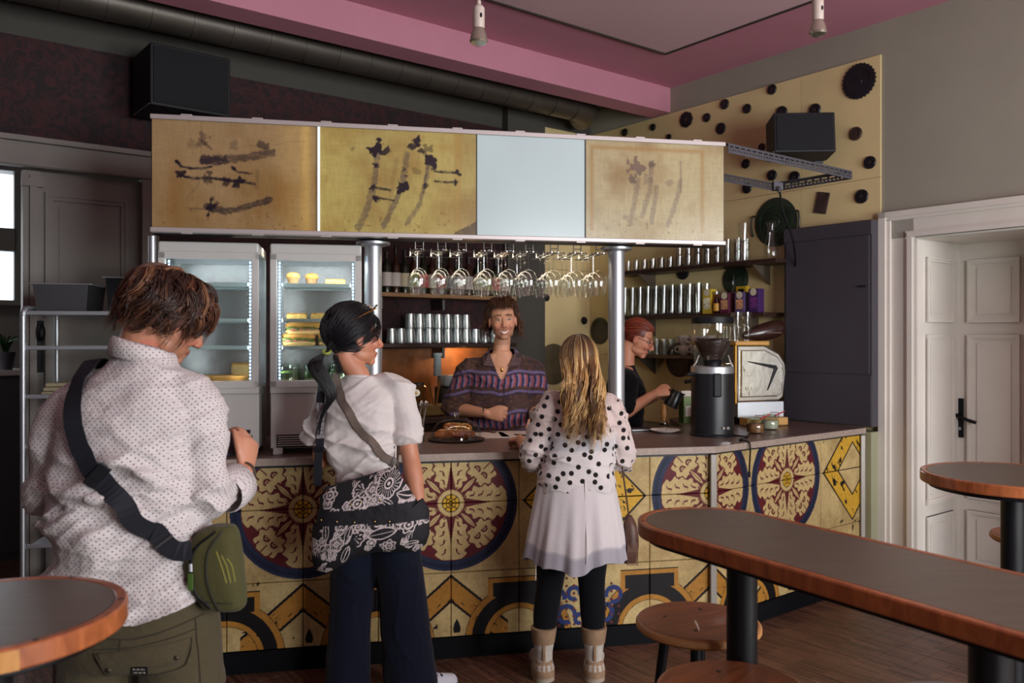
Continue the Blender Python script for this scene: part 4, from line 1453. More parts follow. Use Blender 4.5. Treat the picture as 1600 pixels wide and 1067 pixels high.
MB().box(-0.045, 0, 0.005, 0.035, 0.003, 0.002).build('clip', STEEL, t)
p = on_ct(830, 682)
t = thing('dark_pen', 'dark pen on the second sheet by the blonde customer\'s hand', 'pen', (p.x - 0.05, p.y, CT + 0.0085), 2.5)
MB().tube([(-0.06, 0, 0), (0.05, 0, 0), (0.066, 0, 0)], [0.004, 0.004, 0.001], 10).build('barrel', BLACK_P, t, smooth=True)
MB().box(-0.045, 0, 0.005, 0.035, 0.003, 0.002).build('clip', STEEL, t)
# plate and tablet, tamper
p = on_ct(1039, 676)
t = thing('saucer', 'small white fluted plate on the counter in front of the red-haired barista', 'plate', tuple(p))
MB().lathe([(0.03, 0.0), (0.05, 0.003), (0.088, 0.016), (0.092, 0.020), (0.088, 0.021), (0.05, 0.008), (0.0, 0.006)], 36).build('dish', CERAMIC, t, smooth=True)
rb = MB()
for k in range(18):
 a = 2 * PI * k / 18
 rb.tube([(0.055 * math.cos(a), 0.055 * math.sin(a), 0.010), (0.086 * math.cos(a), 0.086 * math.sin(a), 0.0195)], 0.0022, 6)
rb.build('fluted_rim', CERAMIC, t, smooth=True)
p = on_ct(1000, 673)
t = thing('tablet', 'slim dark tablet with a silver edge lying left of the white plate', 'tablet', tuple(p), ANG_A)
MB().box(0, 0, 0.008, 0.14, 0.09, 0.014, bev=0.004).build('case', STEEL_D, t)
MB().box(0, 0, 0.0165, 0.128, 0.078, 0.003).build('screen', BLACK_P, t)
p = on_ct(1037, 664)
t = thing('tamper', 'wooden-handled tamper standing behind the white plate', 'tamper', tuple(p))
MB().lathe([(0.024, 0.0), (0.024, 0.018), (0.010, 0.026)], 18).build('metal_base', CHROME, t, smooth=True)
MB().lathe([(0.010, 0.026), (0.016, 0.05), (0.020, 0.09), (0.014, 0.108), (0.018, 0.13), (0.0, 0.142)], 18).build('wooden_handle', M('beech', (172, 122, 66), 0.45), t, smooth=True)
# ---- coffee grinder
p = on_ct(1113, 684) + Vector((0.03, 0.125, 0))
gx = 0.125
t = thing('coffee_grinder', 'tall black coffee grinder with a clear hopper of beans on the counter', 'grinder', tuple(p))
MB().lathe([(0.128, 0.0), (0.130, 0.012), (0.122, 0.018), (0.122, 0.40)], 40).build('body', M('black_satin', (20, 21, 25), 0.38), t, smooth=True)
MB().lathe([(0.1235, 0.365), (0.1235, 0.402), (0.118, 0.406)], 40).build('steel_band', STEEL, t, smooth=True)
MB().lathe([(0.05, 0.406), (0.05, 0.43), (0.056, 0.44)], 30).build('hopper_collar', BLACK_P, t, smooth=True)
MB().lathe([(0.052, 0.438), (0.060, 0.455), (0.108, 0.54), (0.112, 0.56), (0.116, 0.66)], 36, close=False).build('hopper', GLASS_D, t, smooth=True)
MB().lathe([(0.119, 0.655), (0.121, 0.675), (0.119, 0.692), (0.10, 0.696)], 36).build('lid', BLACK_P, t, smooth=True)
BEAN = M('coffee_beans', (42, 24, 18), 0.35, var=0.4, vscale=90, bump=0.6, bscale=90)
MB().lathe([(0.048, 0.442), (0.056, 0.458), (0.102, 0.540), (0.104, 0.553), (0.05, 0.560), (0.0, 0.556)], 32).build('beans', BEAN, t, smooth=True)
bb = MB()
rb_ = random.Random(3)
for k in range(150):
 a, r = rb_.random() * 2 * PI, 0.098 * math.sqrt(rb_.random())
 bb.ball((r * math.cos(a), r * math.sin(a), 0.562 + 0.004 * rb_.random()), (0.006, 0.004, 0.004), 6, 4)
bo = bb.build('loose_beans', BEAN, t, smooth=True)
bo['kind'] = 'stuff'
for sx in (-1, 1):
 ch = MB()
 ch.tube(catmull([(sx * 0.115, -0.02, 0.406), (sx * 0.10, -0.025, 0.43), (sx * 0.085, -0.03, 0.47)], 5), 0.006, 8)
 ch.build('hopper_stay', CHROME, t, smooth=True)
MB().box(0.0, -0.118, 0.30, 0.05, 0.02, 0.14, bev=0.009).build('front_plate', BLACK_P, t)
kn = MB()
for x in (0.035, 0.06):
 kn.tube([(x, -0.105, 0.055), (x, -0.128, 0.055)], 0.009, 12)
kn.build('switch_knob', CHROME, t, smooth=True)
MB().tube([(-0.16, -0.06, 0.36), (-0.11, -0.05, 0.36), (-0.06, 0, 0.37)], 0.011, 10).build('spout_fork', BLACK_P, t, smooth=True)
cb = catmull([(p.x + 0.11, p.y - 0.05, CT + 0.006), (p.x + 0.18, p.y - 0.10, CT + 0.006), (p.x + 0.26, p.y - 0.105, CT + 0.006), (p.x + 0.275, p.y - 0.145, CT + 0.008)], 8)
kb = fb(0.27, 0.0)
cb = catmull([(p.x + 0.11, p.y - 0.06, CT + 0.006), (p.x + 0.17, p.y - 0.13, CT + 0.006), (kb.x - 0.03, kb.y + 0.05, CT + 0.006), (kb.x + 0.004, kb.y - 0.006, CT + 0.003),
    (kb.x + 0.012, kb.y - 0.016, CT - 0.03), (kb.x + 0.010, kb.y - 0.014, CT - 0.10), (kb.x + 0.008, kb.y - 0.011, CT - 0.16)], 6)
cbo = thing('power_cable', 'black cable from the grinder running over the counter edge', 'cable', (p.x, p.y, CT))
MB().tube([Vector(q) - Vector((p.x, p.y, CT)) for q in cb], 0.0045, 8).build('cord', BLACK_P, cbo, smooth=True)
pl = Vector(cb[-1]) - Vector((p.x, p.y, CT))
MB().tube([pl, pl - Vector((0, 0, 0.03))], 0.007, 10).build('strain_relief', BLACK_P, cbo, smooth=True)
# ---- espresso machine (its polished side faces the room)
ESP = Vector((1.655, 5.49, CT))
erz = ANG_A + 0.06
t = thing('espresso_machine', 'polished chrome espresso machine with a mirrored side panel behind the grinder', 'espresso machine', tuple(ESP), erz)
prof = [(-0.185, 0.145), (-0.185, 0.525), (0.02, 0.525), (0.13, 0.47), (0.18, 0.40), (0.185, 0.34), (0.165, 0.175), (0.13, 0.150)]
def yprism(pts, y0, y1):
 m = MB()
 n = len(pts)
 v = [(a, y0, b) for a, b in pts] + [(a, y1, b) for a, b in pts]
 f = [tuple(range(n)), tuple(range(2 * n - 1, n - 1, -1))] + [(k, n + k, n + (k + 1) % n, (k + 1) % n) for k in range(n)]
 return m.add(v, f)
yprism(prof, 0.012, 0.62).build('housing', CHROME, t, bevel=0.012)
inner = [(a * 0.86 + 0.0, (b - 0.335) * 0.82 + 0.335) for a, b in prof]
yprism(inner, 0.0, 0.014).build('side_panel', M('mirror_steel', (224, 224, 220), 0.06, metal=1.0, bump=0.25, bscale=9), t, bevel=0.008)
mk = MB()
mk.tube([(-0.11, -0.003, 0.415), (0.10, -0.003, 0.375)], [0.003, 0.013], 8, up=(0, 1, 0), ratio=0.3)
mk.tube([(0.10, -0.003, 0.378), (0.035, -0.003, 0.225)], [0.013, 0.003], 8, up=(0, 1, 0), ratio=0.3)
mk.build('boomerang_emblem', BLACK_P, t)
MB().box(-0.192, 0.02, 0.335, 0.014, 0.03, 0.40, bev=0.005).build('brass_trim', M('brass', (196, 150, 74), 0.25, metal=1.0), t)
MB().box(-0.08, 0.30, 0.535, 0.25, 0.62, 0.03, bev=0.008).build('cup_tray', M('cup_tray_wood', (196, 146, 66), 0.4), t)
for y in (0.10, 0.55):
 MB().box(0.01, y, 0.095, 0.34, 0.12, 0.10).build('plinth', STEEL, t)
for x in (-0.14, 0.15):
 for y in (0.08, 0.56):
  MB().lathe([(0.022, 0.0), (0.022, 0.05)], 16, x, y, 0).build('foot', BLACK_P, t)
for y in (0.18, 0.42):
 g = MB()
 g.lathe([(0.036, 0.0), (0.036, 0.06)], 20, -0.235, y, 0.27)
 g.tube([(-0.235, y, 0.28), (-0.36, y - 0.02, 0.265)], [0.010, 0.014], 10)
 g.build('group_handle', BLACK_P, t, smooth=True)
st_ = MB().tube(catmull([(-0.2, 0.08, 0.40), (-0.28, 0.06, 0.38), (-0.30, 0.05, 0.25), (-0.30, 0.03, 0.16)], 6), 0.006, 10)
st_.build('steam_wand', CHROME, t, smooth=True)
MR = Matrix.Rotation(erz, 4, 'Z')
def on_esp(x, y, z):
 q = MR @ Vector((x, y, z))
 return (ESP.x + q.x, ESP.y + q.y, ESP.z + q.z)
# things on the machine: stacked glasses and a brown bag
def tumbler(label, grp, r0=0.028, r1=0.036, h=0.095, mat=None):
 o = thing('tumbler', label, 'glass', (0, 0, 0), 0, grp)
 MB().lathe([(r0, 0.0), (r0 + 0.001, 0.004), (r1, h), (r1 - 0.0022, h), (r0 - 0.001, 0.010), (0.0, 0.010)], 18).build('glass', mat or GLASS_D, o, smooth=True)
 MB().lathe([(r0 - 0.0015, 0.0), (r0 - 0.0015, 0.007), (0.0, 0.009)], 14).build('base', GLASS_D, o, smooth=True)
 return o
tmb = None
for _k, (x, y, k) in enumerate(((-0.16, 0.06, 0), (-0.16, 0.06, 1), (-0.075, 0.08, 0), (-0.075, 0.08, 1), (-0.16, 0.16, 0), (-0.08, 0.18, 0), (-0.16, 0.26, 0))):
 lab = 'clear tumbler on the espresso machine, %s' % ['lower front left', 'upper front left', 'lower front right', 'upper front right', 'second behind on the left', 'behind on the right', 'rearmost on the left'][_k]
 q = on_esp(x, y, 0.5505 + k * 0.0965)
 if tmb is None:
  tmb = tumbler(lab, 'tumblers on the espresso machine')
  tmb.location = q
 else:
  dup(tmb, q, label=lab)
t = thing('brown_bag', 'shiny dark brown bag slumped on top of the espresso machine', 'bag', on_esp(0.075, 0.10, 0.5505), erz)
bg = MB()
pts = catmull([(-0.16, 0, 0.018), (-0.08, 0, 0.032), (0.02, 0, 0.05), (0.10, 0, 0.072), (0.145, 0, 0.085)], 5)
bg.tube(pts, [0.012 + 0.05 * math.sin(PI * min(0.95, (i + 1) / (len(pts) + 1)) * 0.9) ** 1.0 for i in range(len(pts))], 16, up=(0, 1, 0), ratio=0.75)
bo = bg.build('bag_body', M('brown_gloss', (48, 26, 20), 0.2), t, smooth=True)
lo = min(v.co.z for v in bo.data.vertices)
for v in bo.data.vertices:
 v.co.z -= lo
MB().box(0.04, -0.045, 0.055, 0.12, 0.006, 0.006).build('seam', M('bag_seam', (90, 56, 40), 0.4), t)
cup_t = thing('coffee_cup', 'white cup lying behind the brown bag on the espresso machine', 'cup', on_esp(0.07, 0.32, 0.5505))
MB().lathe([(0.025, 0), (0.042, 0.03), (0.045, 0.075), (0.042, 0.075), (0.03, 0.01), (0, 0.008)], 20).build('cup', CERAMIC, cup_t, smooth=True)
MB().tube(catmull([(0.043, 0, 0.06), (0.066, 0, 0.055), (0.064, 0, 0.03), (0.04, 0, 0.022)], 5), 0.005, 8).build('handle', CERAMIC, cup_t, smooth=True)
# board with two jars
p = on_ct(1190, 668)
t = thing('wooden_board', 'light wooden block on the counter under the espresso machine', 'board', (p.x + 0.05, p.y + 0.12, CT), ANG_A + 0.1)
MB().box(0, 0, 0.03, 0.30, 0.10, 0.05, bev=0.005).build('block', wood_mat('light_wood', (176, 128, 66), (206, 160, 92)), t)
MB().box(0, -0.0, 0.003, 0.28, 0.08, 0.006).build('foot_strip', M('cork', (110, 76, 44), 0.8), t)
for (px, py, colr, lab) in ((1180, 677, (150, 96, 56), 'swing-top jar of brown sugar on the counter, front one of two'),
       (1203, 671, (206, 196, 178), 'swing-top jar of white sugar on the counter, rear one of two')):
 p = on_ct(px, py)
 t = thing('sugar_jar', lab, 'jar', tuple(p))
 MB().lathe([(0.034, 0.0), (0.052, 0.012), (0.056, 0.04), (0.050, 0.065), (0.038, 0.078), (0.042, 0.086)], 24).build('glass', JARG, t, smooth=True)
 MB().lathe([(0.046, 0.008), (0.051, 0.036), (0.046, 0.058), (0.0, 0.060)], 20).build('contents', M('sugar_%d' % colr[0], colr, 0.7, var=0.2, vscale=80), t, smooth=True)
 MB().lathe([(0.044, 0.086), (0.044, 0.094), (0.02, 0.100), (0.0, 0.101)], 24).build('lid', JARG, t, smooth=True)
 q = MB().tube(catmull([(0.046, 0, 0.075), (0.056, 0, 0.09), (0.05, 0.0, 0.105), (0.0, 0, 0.108)], 5), 0.003, 6)
 q.build('wire_clip', WIRE, t, smooth=True)
 MB().tube([(0.02, -0.03, 0.088), (0.085, -0.02, 0.116)], [0.005, 0.004], 8).build('red_seal_tab', M('red_rubber', (170, 40, 44), 0.5), t, smooth=True)
# ---- dark metal cabinet on the counter's end, against the right wall
CAB = M('anthracite_metal', (68, 65, 71), 0.45, var=0.06, vscale=4)
c0 = Vector((2.287, 5.29, 0))
t = thing('wall_cabinet', 'tall anthracite metal cabinet standing on the counter end against the wall', 'cabinet', (c0.x, c0.y, CT + 0.001), ROT_E + PI / 2)
# local x runs along D (away), local y = -E
LC, DC, HC = 0.645, 0.125, 1.325
MB().box(LC / 2, -DC / 2, HC / 2, LC, DC - 0.012, HC, bev=0.004).build('carcass', CAB, t)
MB().box(LC / 2, -0.003, (0.335 + HC - 0.10) / 2, LC - 0.035, 0.010, HC - 0.10 - 0.335, bev=0.002).build('door', CAB, t)
MB().box(LC / 2, -0.003, 0.165, LC - 0.01, 0.008, 0.32, bev=0.002).build('lower_panel', CAB, t)
MB().box(LC / 2, -0.003, HC - 0.05, LC - 0.004, 0.010, 0.09, bev=0.002).build('top_panel', CAB, t)
kh = MB()
kh.tube([(0.06, -0.002, 0.90), (0.06, 0.012, 0.90)], 0.008, 12)
kh.box(0.06, 0.012, 0.90, 0.05, 0.006, 0.014, bev=0.002)
kh.build('door_latch', M('latch', (50, 48, 52), 0.3, metal=0.6), t)
# ---- shelves on the right wall; local frame x along -D (towards the room), y = -E away from wall
def rw(t_, off, z):
 """point on the right wall: t_ metres beyond the door frame, off metres in front of it"""
 return Vector((2.39, 5.37, z)) + D * t_ - E * off
SH_M = wood_mat('dark_shelf_wood', (44, 28, 24), (66, 44, 36), 0.4)
SHELVES = []
for (z, t0, t1, dep, lab) in ((2.15, 0.62, 2.25, 0.25, 'top dark wall shelf holding stacked glasses on the yellow wall'),
        (1.78, 0.72, 2.25, 0.25, 'middle dark wall shelf holding tall glasses and tea boxes'),
        (1.467, 1.15, 2.25, 0.25, 'bottom wall shelf holding white cups behind the red-haired barista')):
 pm = rw((t0 + t1) / 2, 0.0, z)
 t = thing('wall_shelf', lab, 'shelf', tuple(pm), ROT_E + PI / 2)
 L_ = t1 - t0
 MB().box(0, dep / 2 + 0.001, -0.014, L_, dep, 0.028, bev=0.003).build('shelf_board', SH_M, t)
 for x in (-L_ / 2 + 0.22, L_ / 2 - 0.3):
  b = MB()
  b.box(x, 0.006, -0.11, 0.03, 0.010, 0.165)
  b.add([(x - 0.003, 0.01, -0.03), (x - 0.003, dep - 0.03, -0.03), (x - 0.003, 0.01, -0.17), (x + 0.003, 0.01, -0.03), (x + 0.003, dep - 0.03, -0.03), (x + 0.003, 0.01, -0.17)],
    [(0, 1, 2), (3, 5, 4), (0, 3, 4, 1), (1, 4, 5, 2), (0, 2, 5, 3)])
  b.build('bracket', M('shelf_bracket', (96, 84, 72), 0.5, metal=0.3), t)
# glasses, top shelf
g1 = g2 = None
SMALL = tumbler('small clear tumbler', None, 0.027, 0.033, 0.085)
SMALL['label'] = 'small tumbler in the stacked rows on the top wall shelf'
SMALL['group'] = 'stacked tumblers on the top wall shelf'
first = True
for i in range(13):
 tt = 0.98 + i * 0.092
 for j in range(2):
  for k in range(1 if tt > 1.6 else 2):
   q = rw(tt, 0.20 - j * 0.10, 2.151 + k * 0.087)
   lab = 'small tumbler on the top wall shelf, %s from the right, %s row%s' % (ORD[i], ('front', 'back')[j], (', bottom', ', upper')[k] if tt <= 1.6 else '')
   if first:
    SMALL['label'] = lab
    SMALL.location = q
    first = False
   else:
    dup(SMALL, q, label=lab)
for k, off in enumerate((0.0, 0.098)):
 o = tumbler('tall straight glass stacked at the right end of the top wall shelf, %s one' % ('lower' if k == 0 else 'upper'), None, 0.036, 0.042, 0.14)
 o.location = rw(0.93, 0.20, 2.151 + k * 0.142)
t = thing('carafe', 'clear glass carafe on the right end of the top wall shelf', 'carafe', tuple(rw(0.74, 0.14, 2.151)))
MB().lathe([(0.045, 0.0), (0.055, 0.02), (0.052, 0.08), (0.026, 0.17), (0.022, 0.22), (0.036, 0.27)], 24, close=False).build('glass', GLASS_D, t, smooth=True)
MB().lathe([(0.045, 0.0), (0.045, 0.006), (0, 0.008)], 20).build('base', GLASS_D, t, smooth=True)
# tall glasses on the middle shelf
TALL = thing('tall_glass', 'tall latte glass standing in the rows on the middle wall shelf', 'glass', (0, 0, 0), 0, 'tall glasses on the middle wall shelf')
MB().lathe([(0.030, 0.0), (0.031, 0.01), (0.036, 0.06), (0.034, 0.12), (0.041, 0.235), (0.0385, 0.235), (0.031, 0.12), (0.028, 0.015), (0, 0.013)], 18).build('glass', GLASS_D, TALL, smooth=True)
MB().lathe([(0.030, 0.0), (0.029, 0.011), (0, 0.012)], 16).build('base', GLASS_D, TALL, smooth=True)
first = True
for i in range(11):
 for j in range(2):
  q = rw(1.345 + i * 0.086, 0.205 - j * 0.095, 1.781)
  lab = 'tall latte glass on the middle wall shelf, %s from the right, %s row' % (ORD[i], ('front', 'back')[j])
  if first:
   TALL['label'] = lab
   TALL.location = q
   first = False
  else:
   dup(TALL, q, label=lab)
# tea boxes and bottles, right end of the middle shelf
boxes = [(1.262, (206, 180, 60), (226, 222, 190), 0.185, 'yellow carton with a pale picture on the middle wall shelf'),
   (1.10, (96, 36, 62), (200, 150, 110), 0.15, 'dark red tea box on the middle wall shelf'),
   (0.965, (92, 74, 120), (206, 150, 110), 0.15, 'lilac tea box on the middle wall shelf'),
   (0.845, (66, 34, 92), (110, 50, 120), 0.17, 'purple patterned box at the right end of the middle wall shelf')]
for (tt, col_, c2, h_, lab) in boxes:
 t = thing('tea_box', lab, 'box', tuple(rw(tt, 0.165, 1.7812)), ROT_E + PI / 2)
 MB().box(0, 0, h_ / 2, 0.082, 0.07, h_, bev=0.002).build('carton', M('box_%d_%d' % col_[:2], col_, 0.5), t)
 lb = MB()
 lb.box(0, 0.0355, h_ * 0.42, 0.06, 0.002, h_ * 0.45)
 lb.build('picture_label', M('lab_%d_%d' % c2[:2], c2, 0.5, var=0.5, vscale=45), t)
 tp = MB()
 tp.lathe([(0.0, 0.0), (0.026, 0.0), (0.026, 0.002), (0, 0.002)], 18, mat=Matrix.Translation((0, 0.0352, h_ * 0.86)) @ Matrix.Rotation(-PI / 2, 4, 'X'))
 tp.build('name_label', M('pale_label', (214, 206, 180), 0.5), t)
t = thing('yellow_carton', 'small yellow box standing behind the dark red tea box', 'box', tuple(rw(1.03, 0.07, 1.7812)), ROT_E + PI / 2)
MB().box(0, 0, 0.10, 0.09, 0.05, 0.20, bev=0.002).build('carton', M('box_yellow2', (206, 170, 40), 0.5), t)
MB().box(0, 0.026, 0.165, 0.05, 0.002, 0.03).build('dark_window', BLACK_P, t)
for (tt, off, lab) in ((1.178, 0.19, 'small amber bottle between the yellow carton and the dark red tea box'), (1.125, 0.06, 'clear slim bottle at the back of the middle wall shelf')):
 t = thing('bottle', lab, 'bottle', tuple(rw(tt, off, 1.7812)))
 big = 1.0 if off > 0.1 else 1.7
 MB().lathe([(0.022, 0.0), (0.024, 0.005), (0.024, 0.09 * big), (0.010, 0.12 * big), (0.010, 0.145 * big)], 18).build('glass', glass_mat('amber_glass', (200, 140, 40), 0.1) if big == 1.0 else GLASS_D, t, smooth=True)
 MB().lathe([(0.012, 0.145 * big), (0.012, 0.165 * big)], 14).build('cap', STEEL if big == 1.0 else BLACK_P, t)
 MB().lathe([(0.0245, 0.02), (0.0245, 0.075)], 18, close=False).build('label', M('amber_label', (206, 150, 50), 0.5), t)
# cups and glasses on the bottom shelf
CUP = thing('coffee_cup', 'white cup in the stacks on the bottom wall shelf', 'cup', (0, 0, 0), 0.6, 'white cups on the bottom wall shelf')
MB().lathe([(0.026, 0.0), (0.044, 0.02), (0.052, 0.06), (0.053, 0.075), (0.050, 0.075), (0.040, 0.02), (0, 0.010)], 22).build('cup', CERAMIC, CUP, smooth=True)
MB().tube(catmull([(0.050, 0, 0.062), (0.078, 0, 0.058), (0.074, 0, 0.028), (0.044, 0, 0.022)], 5), 0.006, 8).build('handle', CERAMIC, CUP, smooth=True)
first = True
_seen = 0
for (tt, off, k, rz) in ((1.50, 0.17, 0, 2.6), (1.50, 0.17, 1, 2.3), (1.385, 0.17, 0, 3.4), (1.385, 0.17, 1, 3.0), (1.27, 0.17, 0, 3.3), (1.50, 0.06, 0, 1), (1.385, 0.06, 0, 2), (1.27, 0.06, 0, 1), (1.27, 0.17, 1, 3.6)):
 q = rw(tt, off, 1.468 + k * 0.0755)
 lab = 'white cup on the bottom wall shelf, %s pile from the right, %s' % (ORD[[1.27, 1.385, 1.50].index(tt)], ('back row' if off < 0.1 else ('on top' if k else 'front bottom')))
 if first:
  CUP['label'] = lab
  CUP.location = q
  CUP.rotation_euler = (0, 0, rz)
  first = False
 else:
  dup(CUP, q, rz, lab)
first = None
for i in range(6):
 for j in range(2):
  q = rw(1.62 + i * 0.075, 0.19 - j * 0.085, 1.4682)
  lab = 'narrow glass on the bottom wall shelf, %s from the cups, %s row' % (ORD[i], ('front', 'back')[j])
  if first is None:
   first = tumbler(lab, 'shot glasses on the bottom wall shelf', 0.024, 0.030, 0.125)
   first.location = q
  else:
   dup(first, q, label=lab)
# ------------------------------------------------------------------ the back bar
def bw(x, off, z=0.0):
 """point in front of the back wall: x metres left of the room corner (negative = left), off metres in front"""
 return CORNER + E * x - D * off + Vector((0, 0, z))
def px_bw(px, off):
 b = (px - 800) / FPX
 p = CORNER - D * off
 return -(p.x - b * p.y) / (E.x - b * E.y)
xb0, xb1 = px_bw(590, 0.3), px_bw(812, 0.3)
bcx, bL = (xb0 + xb1) / 2, xb1 - xb0
pm = bw(bcx, 0, 0)
t = thing('back_counter', 'brown back counter under the shelves at the maroon wall', 'counter', tuple(pm), ROT_E)
MB().box(0, -0.30, 0.50, bL, 0.56, 1.00).build('cupboard', M('brown_cupboard', (62, 44, 36), 0.5, var=0.1), t)
MB().box(0, -0.305, 1.02, bL + 0.02, 0.60, 0.035, bev=0.004).build('counter_top', WT_M, t)
dr = MB()
for k in range(3):
 o_ = MB().box(-bL / 3 + k * bL / 3, -0.585, 0.55, bL / 3 - 0.02, 0.012, 0.80, bev=0.004).build('cupboard_door', M('brown_door', (74, 52, 42), 0.5), t)
 MB().tube([(-bL / 3 + k * bL / 3 + 0.12, -0.602, 0.8), (-bL / 3 + k * bL / 3 + 0.12, -0.602, 0.92)], 0.006, 8).build('door_pull', STEEL, o_, smooth=True)
# lit ochre splashback on the wall between counter and lower shelf
MB().box(pm_x := (bw(bcx, 0) - CORNER).dot(E), -0.008, 1.29, bL, 0.014, 0.46).build('splashback', M('ochre_splashback', (150, 92, 48), 0.55, var=0.35, vscale=9), wall_back)
SH2 = M('pale_shelf_wood', (150, 112, 74), 0.5, var=0.15, vscale=8)
shelf_z = (1.93, 1.56)
for k, (z, lab) in enumerate(((1.93, 'upper wooden shelf of wine bottles on the maroon wall behind the bar'), (1.56, 'lower dark shelf of glasses on the maroon wall behind the bar'))):
 t = thing('bottle_shelf', lab, 'shelf', tuple(bw(bcx, 0, z)), ROT_E)
 MB().box(0, -0.131, -0.015, bL, 0.26, 0.03, bev=0.003).build('shelf_board', SH2 if k == 0 else SH_M, t)
 for x in (-bL * 0.42, 0.0, bL * 0.42):
  MB().box(x, -0.09, -0.075, 0.02, 0.16, 0.08).build('bracket', STEEL_D, t)
point_light('under_shelf_lamp', tuple(bw(px_bw(730, 0.2), 0.16, 1.49)), 2.6, (1.0, 0.56, 0.22), 0.04)
# bottles
GREEN_G = M('bottle_green', (26, 34, 20), 0.12)
BROWN_G = M('bottle_brown', (50, 26, 14), 0.12)
LABELS = [(214, 204, 198), (206, 196, 190), (200, 190, 160), (150, 160, 70), (196, 60, 50), (214, 200, 190), (180, 90, 60), (120, 120, 130)]
HUES = ['pale-labelled', 'white-labelled', 'cream-labelled', 'green-labelled', 'red-labelled', 'white-labelled', 'orange-labelled', 'grey-labelled']
for k in range(14):
 px = 604 + k * 14.2
 x = px_bw(px, 0.16)
 q = bw(x, 0.16, 1.9305)
 kk = k % 8
 t = thing('wine_bottle', '%s bottle on the upper shelf behind the bar, %s from the left' % (HUES[kk], ORD[k]), 'bottle', tuple(q), 0, 'bottles on the upper back shelf')
 h_ = 0.30 + 0.02 * ((k * 5) % 3)
 MB().lathe([(0.030, 0.0), (0.036, 0.006), (0.037, 0.19), (0.030, 0.215), (0.014, 0.24), (0.014, h_)], 18).build('glass', (GREEN_G, BROWN_G)[k % 2], t, smooth=True)
 MB().lathe([(0.0385, 0.05), (0.0385, 0.15)], 18, close=False).build('label', M('wine_label_%d' % kk, LABELS[kk], 0.6), t, smooth=True)
 MB().lathe([(0.0155, h_ - 0.05), (0.0155, h_ + 0.003), (0, h_ + 0.004)], 12).build('capsule', M('capsule_dark', (30, 14, 18), 0.4), t, smooth=True)
# glasses on the lower shelf
first = None
WHITE_GL = glass_mat('frosted_glass', (236, 240, 240), 0.34, rough=0.25)
for i in range(13):
 for k in range(2 if 1 < i < 9 else 1):
  x = px_bw(612 + i * 14.5, 0.13)
  q = bw(x, 0.13, 1.5605 + k * 0.112)
  lab = 'upturned tumbler on the lower back shelf, %s from the left%s' % (ORD[i], ', %s' % ('upper', 'lower')[1 - k] if 1 < i < 9 else '')
  if first is None:
   first = tumbler(lab, 'tumblers on the lower back shelf', 0.040, 0.034, 0.11, WHITE_GL)
   first.location = q
  else:
   dup(first, q, label=lab)
# small appliance, wooden bowl, plant, glass jars on the back counter
BC = 1.0385
x = px_bw(690, 0.35)
t = thing('drink_dispenser', 'pale plastic appliance with a tall spout on the back counter', 'appliance', tuple(bw(x, 0.36, BC)), ROT_E)
PLW = M('pale_plastic', (196, 216, 220), 0.35)
MB().box(0.06, 0.05, 0.10, 0.14, 0.10, 0.20, bev=0.012).build('base_unit', M('grey_plastic', (70, 66, 64), 0.4), t)
MB().box(0.08, 0.0, 0.245, 0.19, 0.13, 0.085, bev=0.022).build('head', PLW, t)
MB().lathe([(0.03, 0.28), (0.028, 0.42), (0.034, 0.43), (0.034, 0.45)], 16, -0.03, 0.02, 0).build('spout', PLW, t, smooth=True)
x = px_bw(675, 0.42)
t = thing('wooden_bowl', 'pale oval wooden bowl with tongs on the back counter', 'bowl', tuple(bw(x, 0.44, BC)), ROT_E)
wb = MB().lathe([(0.07, 0.0), (0.095, 0.01), (0.122, 0.08), (0.118, 0.082), (0.09, 0.016), (0.0, 0.012)], 28, mat=Matrix.Diagonal((1.05, 0.7, 1.0, 1)))
wb.build('bowl', wood_mat('pale_bowl_wood', (190, 158, 100), (214, 184, 126), 0.5), t, smooth=True)
tg = MB()
tg.tube([(0.02, 0, 0.02), (-0.01, 0, 0.12), (-0.04, 0.0, 0.24)], [0.006, 0.008, 0.010], 8)
tg.tube([(0.02, 0, 0.02), (0.03, 0, 0.12), (0.055, 0.0, 0.26)], [0.006, 0.008, 0.010], 8)
tg.build('wooden_tongs', M('beech'), t, smooth=True)
x = px_bw(634, 0.30)
t = thing('potted_herb', 'dark green leafy herb in a pot on the back counter, left end', 'plant', tuple(bw(x, 0.30, BC)))
MB().lathe([(0.035, 0), (0.05, 0.09), (0.046, 0.09), (0.04, 0.07), (0, 0.07)], 18).build('pot', M('brown_pot', (70, 48, 40), 0.6), t, smooth=True)
lv = MB()
r_ = random.Random(5)
for k in range(46):
 a, h_ = r_.random() * 6.28, r_.random()
 rr = 0.07 * math.sqrt(r_.random())
 lv.ball((rr * math.cos(a), rr * math.sin(a), 0.11 + 0.11 * h_), (0.022, 0.018, 0.007), 7, 5)
lo_ = lv.build('foliage', M('herb_green', (36, 66, 26), 0.5, var=0.4, vscale=30), t, smooth=True)
lo_['kind'] = 'stuff'
for (px, lab, h_) in ((655, 'clear storage jar behind the wooden bowl, left one', 0.20), (722, 'clear storage jar behind the wooden bowl, right one', 0.16)):
 x = px_bw(px, 0.22)
 t = thing('storage_jar', lab, 'jar', tuple(bw(x, 0.22, BC)))
 MB().lathe([(0.05, 0.0), (0.055, 0.01), (0.055, h_), (0.045, h_ + 0.012)], 20).build('glass', JARG, t, smooth=True)
 MB().lathe([(0.046, h_ + 0.012), (0.046, h_ + 0.03), (0, h_ + 0.032)], 20).build('lid', STEEL_D, t, smooth=True)
